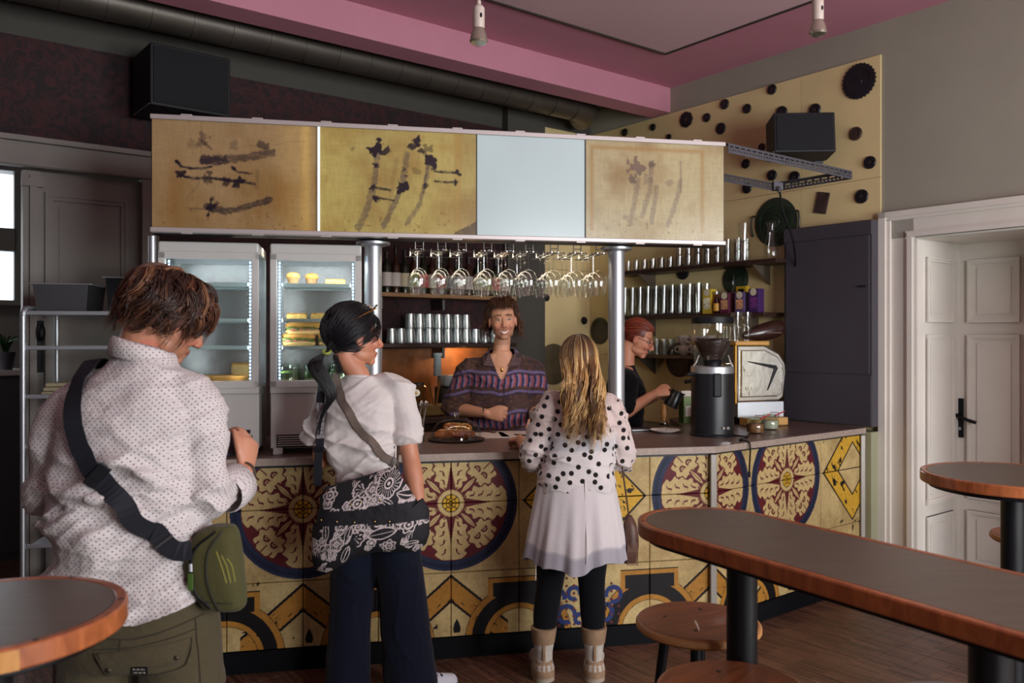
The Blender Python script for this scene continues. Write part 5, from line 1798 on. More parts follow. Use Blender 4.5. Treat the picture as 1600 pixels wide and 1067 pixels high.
# dark machinery and cartons on the work surface behind the counter, right of the barista
p = Vector((1.22, 5.75, CT))
t = thing('milk_carton', 'white and green carton among the dark clutter behind the counter', 'carton', tuple(Vector((1.17, 5.60, CT))), 0.3)
MB().box(0, 0, 0.09, 0.07, 0.07, 0.18, bev=0.002).build('carton', M('carton_green', (96, 116, 60), 0.5, var=0.3, vscale=20), t)
MB().box(0, -0.0358, 0.08, 0.045, 0.002, 0.07).build('white_print', CERAMIC, t)
MB().add([(-0.035, -0.035, 0.18), (0.035, -0.035, 0.18), (0.035, 0.035, 0.18), (-0.035, 0.035, 0.18), (-0.035, 0, 0.215), (0.035, 0, 0.215)],
   [(0, 1, 5, 4), (2, 3, 4, 5), (1, 2, 5), (3, 0, 4), (3, 2, 1, 0)]).build('gable_top', CERAMIC, t)
t = thing('knock_box', 'dark knock box on the work surface left of the grinder', 'box', (1.30, 5.40, CT), 0.5)
MB().lathe([(0.07, 0.0), (0.08, 0.01), (0.08, 0.13), (0.074, 0.13), (0.07, 0.02), (0, 0.02)], 24).build('tub', M('dark_tub', (26, 22, 22), 0.45), t, smooth=True)
MB().tube([(-0.078, 0, 0.12), (0.078, 0, 0.12)], 0.012, 10).build('cross_bar', BLACK_P, t, smooth=True)
# ------------------------------------------------------------------ discs, trays and speakers on the yellow wall
RW0 = Vector((2.39, 5.37, 0))
DISC_K = M('disc_black', (26, 26, 32), 0.4, var=0.25, vscale=12)
DISC_B = M('disc_brown', (64, 48, 44), 0.5, var=0.35, vscale=16)
DISC_G = M('tray_green', (40, 54, 40), 0.4, var=0.3, vscale=8)
def wall_disc(px, py, rz_px, lab, mat=None, name='wall_disc', scallop=0, back=False, rings=True):
 if back:
  p = on_plane(px, py, CORNER - D * 0.012, D)
  rot = ROT_E
 else:
  p = on_plane(px, py, RW0 - E * 0.012, E)
  rot = ROT_E + PI / 2
 R = rz_px * p.y / FPX
 cat = 'tray' if 'tray' in name else 'disc'
 t = thing(name, lab, cat, tuple(p), rot)
 # local -y of ROT_E (back) or local +y of ROT_E+90 (=-E) points into the room
 sgn = -1 if back else 1
 Mx = Matrix.Rotation(-PI / 2 * sgn, 4, 'X')
 n = 40
 d = MB()
 if scallop:
  pts = []
  for k in range(scallop * 6):
   a = 2 * PI * k / (scallop * 6)
   r = R * (1 + 0.035 * math.cos(scallop * a))
   pts.append((r * math.cos(a), r * math.sin(a)))
  d.prism(pts, 0.0, 0.012, mat=Mx)
 else:
  d.lathe([(R * 0.9, 0.0), (R, 0.003), (R, 0.010), (R * 0.93, 0.014)], n, mat=Mx)
 d.build('plate', mat or DISC_K, t, smooth=True)
 if rings:
  q = MB()
  z0 = 0.0135
  q.lathe([(R * 0.80, z0 - 0.002), (R * 0.80, z0 + 0.004), (R * 0.72, z0 + 0.004), (R * 0.72, z0 - 0.002)], n, mat=Mx, close=False)
  q.build('raised_ring', mat or DISC_K, t, smooth=True)
  q = MB().lathe([(0.0, z0 - 0.002), (R * 0.22, z0 - 0.002), (R * 0.20, z0 + 0.003), (0, z0 + 0.004)], 20, mat=Mx, close=False)
  q.build('centre_boss', DISC_B if mat is None else mat, t, smooth=True)
 return t
wall_disc(1343, 127, 27, 'large black fluted tray high at the right end of the yellow wall', DISC_K, 'wall_tray', scallop=26)
o = wall_disc(1213, 347, 38, 'big dark green round tray on the yellow wall left of the grey cabinet', DISC_G, 'wall_tray')
R_ = 38 * o.location.y / FPX
for k in range(3):
 MB().lathe([(R_ * (0.62 - 0.15 * k), 0.0135), (R_ * (0.62 - 0.15 * k), 0.0165), (R_ * (0.59 - 0.15 * k), 0.0165), (R_ * (0.59 - 0.15 * k), 0.0135)], 40,
    mat=Matrix.Rotation(-PI / 2, 4, 'X'), close=False).build('groove_ring', M('tray_green_dark', (22, 30, 24), 0.4), o, smooth=True)
for sx in (-1, 1):
 MB().tube(catmull([(sx * R_ * 0.97, 0.012, 0.10 * 0.6), (sx * R_ * 1.10, 0.02, 0.05), (sx * R_ * 1.14, 0.02, -0.02), (sx * R_ * 1.08, 0.012, -0.09)], 6), 0.007, 8).build('tray_handle', M('tray_green_dark'), o, smooth=True)
wall_disc(1150, 437, 24, 'dark green tray partly hidden behind the carafe shelf and tea boxes', DISC_G, 'wall_tray')
wall_disc(1068, 425, 12, 'small dark tray behind the tall glasses on the middle shelf', DISC_K, 'wall_tray', rings=False)
wall_disc(1062, 562, 27, 'brown round tray hanging below the bottom wall shelf', DISC_B, 'wall_tray')
wall_disc(938, 517, 21, 'round olive tray with a ring on the yellow wall left of the steel column', M('tray_olive', (64, 58, 44), 0.45, var=0.2), 'wall_tray')
wall_disc(864, 569, 32, 'large ringed grey-brown tray on the yellow wall left of the blonde customer', M('tray_greybrown', (96, 84, 62), 0.45, var=0.25), 'wall_tray', back=True)
wall_disc(853, 465, 6, 'small dark disc under the hanging glasses on the yellow wall', back=True)
wall_disc(912, 501, 6, 'small dark disc between the two round trays, above the blonde customer', back=True)
wall_disc(1073, 187, 12, 'black eight-sided disc, largest of the dots near the sign top', None, scallop=8)
for (px, py, r, lab) in ((977, 207, 6, 'small black disc nearest the back corner, just above the sign'),
       (1021, 199, 5.5, 'black disc above the sign, second from the back corner'),
       (1046, 214, 4.5, 'tiny black disc almost touching the top of the sign'),
       (1105, 184, 7, 'black disc just right of the eight-sided one'),
       (1133, 163, 8, 'black disc on the top row above the right end of the sign'),
       (1168, 170, 7.5, 'black disc on the top row, second right of the eight-sided one'),
       (1127, 201, 9, 'black disc just above the right corner of the sign'),
       (1207, 140, 8, 'highest small black disc, by the top edge of the yellow boards'),
       (1222, 176, 10, 'black disc peeping over the left of the small speaker'),
       (1274, 172, 10, 'black disc peeping over the right of the small speaker'),
       (1360, 254, 10, 'black disc at the right edge of the yellow wall, upper of two'),
       (1347, 307, 11, 'black disc low at the right edge above the cabinet'),
       (1166, 256, 7.5, 'black disc between the two slotted steel bars'),
       (1168, 294, 8.5, 'black disc below the slotted frame, leftmost'),
       (1207, 274, 8.5, 'black disc inside the slotted frame, under the small speaker'),
       (1242, 277, 9.5, 'black disc behind the end bar of the slotted frame')):
 wall_disc(px, py, r, lab)
wall_disc(1338, 209, 10.5, 'brown disc below the large black fluted tray', DISC_B)
wall_disc(1191, 230, 6, 'small brown disc at the lower left corner of the small speaker', DISC_B)
wall_disc(1277, 478, 6, 'small black disc by the brown bag, left of the grey cabinet')
p = on_plane(1285, 317, RW0 - E * 0.012, E)
t = thing('brown_plate', 'tilted brown rectangular plate on the yellow wall above the cabinet', 'plate', tuple(p), ROT_E + PI / 2)
tl = Matrix.Rotation(-0.22, 4, 'Y')
MB().box(0, 0.006, 0, 0.092, 0.012, 0.145, bev=0.002, mat=tl).build('plate', DISC_B, t)
pn = MB()
for z in (-0.06, 0.06):
 pn.ball((0, 0.013, z), 0.004, 8, 6)
pn.build('screw', STEEL_D, t)
# cable loop from the slotted frame down to the cabinet
p0 = Vector((1.78, 5.54, 2.60))
pts = catmull([p0, p0 + Vector((0.03, 0.02, -0.15)), Vector((1.90, 5.62, 2.25)), Vector((1.965, 5.78, 2.02)), Vector((1.93, 5.86, 1.85))], 8)
t = thing('hanging_cable', 'black cable hanging from the slotted frame towards the grey cabinet', 'cable', tuple(p0))
MB().tube([Vector(q) - p0 for q in pts], 0.007, 8).build('cord', BLACK_P, t, smooth=True)
MB().tube([(0, 0, 0.01), (0, 0, -0.03)], 0.011, 10).build('cable_clip', STEEL_D, t, smooth=True)
# speakers
def speaker(lab, loc, rz, W, H, Dp, tilt, bracket):
 t = thing('wall_speaker', lab, 'speaker', loc, rz)
 R = Matrix.Rotation(tilt, 4, 'X')
 MB().box(0, 0, 0, W, Dp, H, bev=0.008, mat=R).build('cabinet', M('speaker_black', (9, 11, 17), 0.6), t)
 MB().box(0, -Dp / 2 - 0.003, 0, W - 0.03, 0.010, H - 0.03, bev=0.004, mat=R).build('grille', M('speaker_grille', (7, 9, 15), 0.8, bump=0.3, bscale=400), t)
 b = MB()
 b.box(bracket[0], bracket[1], bracket[2], 0.10, bracket[3], 0.12)
 b.build('bracket', M('speaker_bracket', (40, 38, 42), 0.5), t)
 MB().box(-W / 2 - 0.001, 0, -H / 2 + 0.006, 0.004, Dp * 0.9, 0.004, mat=R).build('edge_trim', STEEL, t)
 return t
p = on_plane(1250, 215, RW0 - E * 0.2, E)
speaker('small black speaker mounted on the dotted yellow wall', tuple(p), -0.06, 0.40, 0.27, 0.22, -0.10, (0.17, 0.15, -0.10, 0.14))
p = on_plane(284, 137, CORNER - D * 0.28, D)
speaker('large black speaker box high on the maroon wall above the sign', tuple(p), ROT_E + 0.03, 0.47, 0.36, 0.36, 0.0, (0.0, 0.215, 0.0, 0.08))
# ventilation duct behind the pink beam
DUCT = M('duct_metal', (96, 90, 84), 0.42, metal=0.7, var=0.12, vscale=6)  # darkened metal: the shadow behind the beam is put into the colour
yd, zd, rd = -0.407, 3.516, 0.112
t = thing('ventilation_duct', 'grey metal ventilation duct running behind the pink ceiling beam', 'duct', tuple(CORNER), ROT_E)
pth = [(-7.6, yd, zd), (-0.55, yd, zd)] + [(-0.55 + 0.26 * math.sin(a), yd + 0.26 * (1 - math.cos(a)), zd) for a in [0.2 * k for k in range(1, 8)]]
MB().tube(pth, rd, 28).build('pipe', DUCT, t, smooth=True)
for k in range(30):
 x = -0.60 - k * 0.235
 MB().tube([(x, yd, zd), (x + 0.012, yd, zd)], rd + 0.005, 28).build('seam_ring', DUCT, t, smooth=True)
for k in range(5):
 x = -1.2 - k * 1.4
 MB().box(x, yd, zd + rd + 0.004, 0.03, 0.03, 0.02).build('hanger_strap', STEEL_D, t)
# ceiling spots
def spot(px, py_bottom, Y, lab):
 w = at(px, py_bottom, Y)
 t = thing('spot_lamp', lab, 'lamp', (w.x, w.y, w.z))
 white = M('lamp_white', (200, 184, 172), 0.4)
 MB().lathe([(0.032, 0.012), (0.036, 0.020), (0.030, 0.050), (0.020, 0.072)], 24).build('reflector_bulb', M('bulb_silver', (176, 164, 150), 0.15, metal=0.7), t, smooth=True)
 MB().lathe([(0.0, 0.0), (0.020, 0.003), (0.032, 0.012)], 24, close=False).build('bulb_lens', GLASS_D, t, smooth=True)
 MB().lathe([(0.021, 0.070), (0.0235, 0.076), (0.0235, 0.150), (0.016, 0.160), (0.009, 0.165)], 24).build('socket', white, t, smooth=True)
 MB().ball((0.010, -0.0225, 0.115), (0.005, 0.003, 0.010), 10, 6).build('vent_hole', BLACK_P, t, smooth=True)
 q = MB()
 for k in range(5):
  q.lathe([(0.007, 0.0), (0.010, 0.010), (0.007, 0.02)], 12, 0, 0, 0.163 + 0.02 * k)
 q.tube([(0, 0, 0.16), (0, 0, CEIL - w.z - 0.02)], 0.006, 10)
 q.build('stem', white, t, smooth=True)
 MB().lathe([(0.045, CEIL - w.z - 0.03), (0.045, CEIL - w.z)], 20).build('canopy', white, t, smooth=True)
spot(748, 72, 3.3, 'white spot lamp hanging from the ceiling in front of the pink beam')
spot(1278, 58, 3.5, 'white spot lamp hanging at the upper right above the dotted wall')
# ------------------------------------------------------------------ kitchen trolley at the left door
q = at(150, 560, 4.45)
RKX = q.x
t = thing('rack_trolley', 'steel rack trolley of trays standing in front of the left white door', 'trolley', (q.x, q.y, 0), 0.20)
TW, TD, TH = 0.54, 0.50, 1.75
for sx in (-1, 1):
 for sy in (-1, 1):
  MB().tube([(sx * TW / 2, sy * TD / 2, 0.06), (sx * TW / 2, sy * TD / 2, TH - 0.04)], 0.014, 12).build('upright', STEEL, t, smooth=True)
  c = MB().tube([(sx * TW / 2 - 0.014, sy * TD / 2, 0.035), (sx * TW / 2 + 0.014, sy * TD / 2, 0.035)], 0.034, 16)
  c.build('castor', BLACK_P, t, smooth=True)
 MB().tube(catmull([(sx * TW / 2, -TD / 2, TH - 0.045), (sx * TW / 2, -TD / 2 + 0.03, TH - 0.005), (sx * TW / 2, 0, TH), (sx * TW / 2, TD / 2 - 0.03, TH - 0.005), (sx * TW / 2, TD / 2, TH - 0.045)], 5), 0.014, 12).build('top_hoop', STEEL, t, smooth=True)
for z in (1.72, 1.545, 1.30, 1.05, 0.80, 0.55, 0.30):
 sh = MB().box(0, 0, z, TW - 0.03, TD - 0.03, 0.006)
 sh.box(0, -TD / 2 + 0.012, z + 0.006, TW - 0.03, 0.012, 0.022, bev=0.003)
 sh.build('tray', STEEL, t)
c_, s_ = math.cos(0.20), math.sin(0.20)
def on_trolley(x, y, z):
 return (RKX + x * c_ - y * s_, q.y + x * s_ + y * c_, z)
def pan(lab, loc, rz, W, Dp, H, mat):
 t = thing('steel_pan', lab, 'pan', loc, rz)
 m = MB()
 w2, d2 = W / 2, Dp / 2
 k = 0.88
 v = [(-w2 * k, -d2 * k, 0), (w2 * k, -d2 * k, 0), (w2 * k, d2 * k, 0), (-w2 * k, d2 * k, 0), (-w2, -d2, H), (w2, -d2, H), (w2, d2, H), (-w2, d2, H)]
 v += [(a * 0.97, b * 0.97, c + 0.004) for a, b, c in v]
 f = [(3, 2, 1, 0), (0, 1, 5, 4), (1, 2, 6, 5), (2, 3, 7, 6), (3, 0, 4, 7), (8, 9, 10, 11), (8, 12, 13, 9), (9, 13, 14, 10), (10, 14, 15, 11), (11, 15, 12, 8)]
 m.add(v, f)
 m.build('pan', mat, t)
 r = MB()
 for (a, b, c, d) in ((0, -d2 - 0.008, W + 0.03, 0.016), (0, d2 + 0.008, W + 0.03, 0.016), (-w2 - 0.008, 0, 0.016, Dp), (w2 + 0.008, 0, 0.016, Dp)):
  r.box(a, b, H, c, d, 0.006, bev=0.002)
 r.build('rim', STEEL, t)
pan('shiny steel pan on top of the rack trolley, left of the man\'s head', on_trolley(-0.11, -0.05, 1.7235), 0.2, 0.26, 0.32, 0.15, STEEL_D)
pan('dark pan raised at the back of the rack trolley by the man\'s hair', on_trolley(0.15, 0.10, 1.7235), 0.2, 0.20, 0.22, 0.20, BLACK_M)
t = thing('cloth_pile', 'folded pale cloth on the second tray of the rack trolley', 'cloth', on_trolley(-0.12, -0.1, 1.3035), 0.3)
for k in range(3):
 MB().box(0.004 * k, 0, 0.012 + 0.022 * k, 0.20 - 0.01 * k, 0.14, 0.02, bev=0.007).build('fold', M('old_cloth', (150, 138, 110), 0.8), t)
t = thing('round_tin', 'small dark tin beside the cloth on the rack trolley', 'tin', on_trolley(0.05, -0.1, 1.3035))
MB().lathe([(0.05, 0), (0.05, 0.06), (0.044, 0.064)], 20).build('tin', STEEL_D, t, smooth=True)
MB().lathe([(0.052, 0.055), (0.052, 0.07), (0, 0.072)], 20).build('lid', BLACK_M, t, smooth=True)
# white-topped side unit and a plant glimpsed through the open left door
w = at(-6, 578, 6.0)
t = thing('sideboard', 'white-topped side unit glimpsed through the open left door under the far window', 'sideboard', (w.x - 0.2, w.y, 0), ROT_E)
MB().box(0, 0, w.z / 2 - 0.02, 0.62, 0.42, w.z - 0.04).build('carcass', M('grey_unit', (78, 76, 80), 0.6), t)
MB().box(0, 0, w.z - 0.02, 0.66, 0.46, 0.04, bev=0.004).build('white_top', CERAMIC, t)
for k in (-1, 1):
 MB().box(k * 0.155, -0.214, w.z / 2, 0.29, 0.012, w.z - 0.12, bev=0.003).build('door', M('grey_unit'), t)
p = at(13, 572, 6.0)
t = thing('window_plant', 'small green plant on the white side unit beyond the left door', 'plant', (p.x - 0.02, p.y, w.z + 0.001))
MB().lathe([(0.045, 0.0), (0.065, 0.13), (0.058, 0.13), (0.04, 0.02), (0, 0.02)], 18).build('pot', M('grey_pot', (96, 96, 104), 0.6), t, smooth=True)
lf_ = MB()
for k in range(16):
 a = k * 2.4
 L_ = 0.10 + 0.06 * ((k * 7) % 5) / 5
 lf_.tube(catmull([(0, 0, 0.08), (0.04 * math.cos(a), 0.04 * math.sin(a), 0.12 + L_ * 0.7), (0.11 * math.cos(a), 0.11 * math.sin(a), 0.12 + L_)], 4), [0.003, 0.008, 0.010, 0.011, 0.011, 0.010, 0.008, 0.006, 0.002], 6, ratio=0.25)
lf_.build('foliage', M('leaf_green', (70, 110, 50), 0.5), t, smooth=True)['kind'] = 'stuff'
# ------------------------------------------------------------------ tables and stools in the foreground
TOP_D = M('table_laminate', (102, 93, 80), 0.36, var=0.12, vscale=5, bump=0.02, bscale=90, stretch=(1, 8, 1))
RIM_W = wood_mat('cherry_rim', (134, 72, 40), (182, 106, 60), 0.34, 4.0, (6, 6, 2), coat=0.15)
RIM_L = wood_mat('pale_rim', (176, 118, 58), (200, 146, 80), 0.36, 4.0, (6, 6, 2))
SEAT_W = wood_mat('stool_veneer', (112, 58, 32), (156, 88, 50), 0.36, 2.5, (2, 10, 6), coat=0.1)
PLY = wood_mat('plywood_edge', (150, 94, 50), (206, 150, 92), 0.45, 2.0, (1, 1, 60))
TZ = 1.05
def stadium(cx, cy, ux, uy, half, r, L, n=28):
 """outline: round end of radius r at (cx,cy), straight run of length L along u, round again"""
 pts = []
 a0 = math.atan2(uy, ux)
 for k in range(n + 1):
  a = a0 + PI / 2 + PI * k / n
  pts.append((cx + r * math.cos(a), cy + r * math.sin(a)))
 for k in range(n + 1):
  a = a0 - PI / 2 + PI * k / n
  pts.append((cx + ux * L + r * math.cos(a), cy + uy * L + r * math.sin(a)))
 return pts
def ring_strip(outer, inner, z0, z1):
 m = MB()
 n = len(outer)
 v = [(p[0], p[1], z0) for p in outer] + [(p[0], p[1], z1) for p in outer] + [(p[0], p[1], z0) for p in inner] + [(p[0], p[1], z1) for p in inner]
 f = []
 for k in range(n):
  j = (k + 1) % n
  f += [(k, j, n + j, n + k), (n + k, n + j, 3 * n + j, 3 * n + k), (2 * n + j, 2 * n + k, 3 * n + k, 3 * n + j), (j, k, 2 * n + k, 2 * n + j)]
 return m.add(v, f)
def bar_table(name, lab, c, r, L=0.0, u=(1, 0), posts=((0, 0),), pr=0.045, plug_n=6):
 t = thing(name, lab, 'table', (c[0], c[1], 0))
 if L > 0:
  O = stadium(0, 0, u[0], u[1], r, r, L)
  I = stadium(0, 0, u[0], u[1], r, r - 0.026, L)
  U = stadium(0, 0, u[0], u[1], r, r - 0.03, L)
 else:
  O = [(r * math.cos(2 * PI * k / 72), r * math.sin(2 * PI * k / 72)) for k in range(72)]
  I = [((r - 0.026) * math.cos(2 * PI * k / 72), (r - 0.026) * math.sin(2 * PI * k / 72)) for k in range(72)]
  U = [((r - 0.03) * math.cos(2 * PI * k / 72), (r - 0.03) * math.sin(2 * PI * k / 72)) for k in range(72)]
 MB().prism(I, TZ - 0.042, TZ - 0.0008).build('table_top', TOP_D, t)
 rim = ring_strip(O, I, TZ - 0.044, TZ).build('wooden_rim', RIM_W, t, bevel=0.005)
 set_smooth(rim.data, 40)
 pg = MB()
 for k in range(plug_n):
  i = int(len(O) * (k + 0.4) / plug_n)
  x, y = (O[i][0] * 0.5 + I[i][0] * 0.5, O[i][1] * 0.5 + I[i][1] * 0.5)
  pg.lathe([(0.006, TZ - 0.001), (0.006, TZ + 0.0006), (0, TZ + 0.0008)], 10, x, y, 0)
 pg.build('screw_plug', M('plug_dark', (44, 24, 18), 0.5), t)
 MB().prism(U, TZ - 0.062, TZ - 0.045).build('under_frame', BLACK_M, t, bevel=0.003)
 for (x, y) in posts:
  MB().lathe([(pr, 0.02), (pr, TZ - 0.062)], 32, x, y, 0).build('post', M('powder_black', (12, 13, 17), 0.42, spec=0.4, bump=0.06, bscale=500), t, smooth=True)
  MB().lathe([(0.20, 0.0), (0.20, 0.012), (0.06, 0.022), (pr, 0.024)], 36, x, y, 0).build('foot_plate', BLACK_M, t, smooth=True)
 return t
u_ = Vector((0.53, -0.848)).normalized()
lc = Vector((0.596, 2.50))
pst = [(0.066, -0.105), (0.066 + 0.345 * 1.0 + 0.02, -0.105 - 0.61)]
lt = bar_table('long_bar_table', 'long round-ended bar table with orange wooden rim in the right foreground', lc, 0.2165, 1.45, u_, pst, 0.0435)
MB().box(0.066 + 0.05, -0.105 - 0.02, TZ - 0.072, 0.03, 0.02, 0.008, bev=0.002).build('fixing_screw', STEEL, lt)
rt1 = bar_table('round_bar_table', 'round bar table with cherry wood rim in the left foreground', (-1.054, 1.672), 0.257)
# a paler mended piece of the rim
a0, a1 = math.radians(-100), math.radians(-47)
O = [((0.2585) * math.cos(a0 + (a1 - a0) * k / 14), 0.2585 * math.sin(a0 + (a1 - a0) * k / 14)) for k in range(15)]
I = [((0.2565) * math.cos(a0 + (a1 - a0) * k / 14), 0.2565 * math.sin(a0 + (a1 - a0) * k / 14)) for k in range(15)]
m_ = MB()
m_.prism(O + I[::-1], TZ - 0.042, TZ - 0.005)
po = m_.build('pale_rim_piece', RIM_L, rt1)
po['label'] = 'paler yellow piece let into the rim'
bar_table('round_bar_table', 'round bar table with cherry wood rim at the right edge near the white door', (2.03, 3.37), 0.34)
def stool(lab, loc, rz, r=0.197, H=0.70, seat=None, edge=None):
 t = thing('bar_stool', lab, 'stool', (loc[0], loc[1], 0), rz)
 MB().lathe([(r - 0.012, H - 0.002), (r - 0.012, H)], 48).build('seat_disc', seat or SEAT_W, t)
 ed = MB()
 ed.lathe([(r - 0.03, H - 0.034), (r - 0.008, H - 0.030), (r, H - 0.022), (r, H - 0.010), (r - 0.004, H - 0.004), (r - 0.012, H - 0.001), (r - 0.03, H - 0.0015)], 48)
 ed.build('seat_edge', edge or PLY, t, smooth=True)
 sc = MB()
 for k in range(4):
  a = PI / 4 + k * PI / 2
  sc.lathe([(0.007, H - 0.0005), (0.007, H + 0.0012), (0.0, H + 0.0016)], 10, 0.105 * math.cos(a), 0.105 * math.sin(a), 0)
 sc.build('seat_screw', M('plug_dark'), t)
 for k in range(4):
  a = PI / 4 + k * PI / 2
  MB().tube([(0.10 * math.cos(a), 0.10 * math.sin(a), H - 0.034), (0.185 * math.cos(a), 0.185 * math.sin(a), 0.0)], [0.017, 0.012], 12).build('leg', BLACK_M, t, smooth=True)
 MB().tube([(0.155 * math.cos(2 * PI * k / 32), 0.155 * math.sin(2 * PI * k / 32), 0.24) for k in range(33)], 0.008, 8).build('foot_ring', BLACK_M, t, smooth=True)
 return t
stool('wooden bar stool at the far end of the long table, in front of the counter', (0.595, 2.66), 0.5)
stool('wooden bar stool nearest the bottom edge, in front of the long table post', (0.570, 2.14), 0.9)
stool('bar stool mostly hidden behind the post of the right round table', (2.405, 3.80), 0.2)
stool('grey bar stool at the bottom right corner under the long table', (1.09, 2.0), 0.2, seat=M('grey_seat', (104, 98, 96), 0.3, var=0.1), edge=M('grey_seat_edge', (92, 86, 84), 0.4))
# ------------------------------------------------------------------ people: tools
def fuse(mb, voxel, smooth_n=4, factor=0.5):
 """one continuous surface out of overlapping closed shapes"""
 me = bpy.data.meshes.new('tmp')
 me.from_pydata(mb.v, [], mb.f)
 fix_normals(me)
 o = bpy.data.objects.new('tmp', me)
 COL.objects.link(o)
 r = o.modifiers.new('r', 'REMESH')
 r.mode = 'VOXEL'
 r.voxel_size = voxel
 if smooth_n:
  s = o.modifiers.new('s', 'SMOOTH')
  s.iterations = smooth_n
  s.factor = factor
 dg = bpy.context.evaluated_depsgraph_get()
 dg.update()
 ev = o.evaluated_get(dg)
 m2 = ev.to_mesh()
 n = len(m2.vertices)
 V = np.zeros(n * 3, np.float32)
 m2.vertices.foreach_get('co', V)
 V = V.reshape(-1, 3).astype(np.float64)
 lt_ = np.zeros(len(m2.polygons), np.int32)
 m2.polygons.foreach_get('loop_total', lt_)
 F = np.zeros(len(m2.loops), np.int32)
 m2.loops.foreach_get('vertex_index', F)
 assert (lt_ == 4).all()
 F = F.reshape(-1, 4)
 ev.to_mesh_clear()
 bpy.data.objects.remove(o)
 bpy.data.meshes.remove(me)
 return V, F
def normals(V, F):
 n = np.cross(V[F[:, 2]] - V[F[:, 0]], V[F[:, 3]] - V[F[:, 1]])
 N = np.zeros_like(V)
 for k in range(4):
  np.add.at(N, F[:, k], n)
 N /= np.linalg.norm(N, axis=1, keepdims=True) + 1e-12
 return N
def cull(V, F, keep):
 """drop faces whose vertices are not all kept"""
 F = F[keep[F].all(axis=1)]
 used = np.unique(F)
 mp = np.full(len(V), -1)
 mp[used] = np.arange(len(used))
 return V[used], mp[F], used
def limb(mb, pts, radii, n=14, ratio=1.0, up=None, k=5):
 P = catmull(pts, k)
 R = catmull([(r, 0, 0) for r in radii], k)
 R = [max(0.003, q[0]) for q in R]
 mb.tube(P, R, n, up=up, ratio=ratio)
 mb.ball(P[0], R[0] * (0.5 + 0.5 * ratio), 12, 8)
 mb.ball(P[-1], R[-1] * (0.5 + 0.5 * ratio), 12, 8)
def torso(mb, rings, n=28, sub=4, ex=2.4):
 """rings: (cx, cy, z, rx, ry) bottom to top; horizontal superellipses"""
 R = catmull(rings, sub)
 v, f = [], []
 for (cx, cy, z, rx, ry) in R:
  for k in range(n):
   a = 2 * PI * k / n
   c, s = math.cos(a), math.sin(a)
   v.append((cx + rx * math.copysign(abs(c) ** (2 / ex), c), cy + ry * math.copysign(abs(s) ** (2 / ex), s), z))
 m = len(R)
 for i in range(m - 1):
  for k in range(n):
   k2 = (k + 1) % n
   f.append((i * n + k, i * n + k2, (i + 1) * n + k2, (i + 1) * n + k))
 f.append(tuple(range(n - 1, -1, -1)))
 f.append(tuple((m - 1) * n + k for k in range(n)))
 mb.add(v, f)
def ell(mb, Mx, c, r, n=16, m=12):
 q = MB().ball((0, 0, 0), r, n, m)
 T = Mx @ Matrix.Translation(c)
 mb.add(q.v, q.f, T)
def head_matrix(loc, yaw=0.0, pitch=0.0, roll=0.0, s=1.0):
 """head-local: +y is where the face looks, +z up"""
 return Matrix.Translation(loc) @ Matrix.Rotation(yaw, 4, 'Z') @ Matrix.Rotation(pitch, 4, 'X') @ Matrix.Rotation(roll, 4, 'Y') @ Matrix.Scale(s, 4)
def head_parts(mb, Mx, fem=False):
 w = 0.95 if fem else 1.0
 ell(mb, Mx, (0, -0.012, 0.038), (0.077 * w, 0.094, 0.082), 22, 16)
 ell(mb, Mx, (0, 0.026, -0.008), (0.070 * w, 0.068, 0.082), 20, 14)
 ell(mb, Mx, (0, 0.032, -0.058), (0.055 * w, 0.056, 0.046), 18, 12)
 ell(mb, Mx, (0, 0.072, -0.090), (0.027 * w, 0.021, 0.018))
 for sx in (-1, 1):
  ell(mb, Mx, (sx * 0.036, 0.070, -0.022), (0.023, 0.020, 0.024))
  ell(mb, Mx, (sx * 0.030, 0.082, 0.033), (0.026, 0.012, 0.010))
  ell(mb, Mx, (sx * 0.044 * w, 0.022, -0.062), (0.013, 0.036, 0.026))
  ell(mb, Mx, (sx * 0.078 * w, -0.006, -0.004), (0.008, 0.019, 0.032))
  ell(mb, Mx, (sx * 0.0115, 0.104, -0.031), (0.0085, 0.010, 0.0075))
 q = MB().tube([(0, 0.088, 0.024), (0, 0.100, 0.0), (0, 0.116, -0.025)], [0.009, 0.0105, 0.0125], 12)
 q.ball((0, 0.113, -0.027), (0.0125, 0.012, 0.011), 12, 8)
 mb.add(q.v, q.f, Mx)
 ell(mb, Mx, (0, 0.090, -0.056), (0.024, 0.010, 0.0065))
 ell(mb, Mx, (0, 0.087, -0.070), (0.021, 0.010, 0.0075))
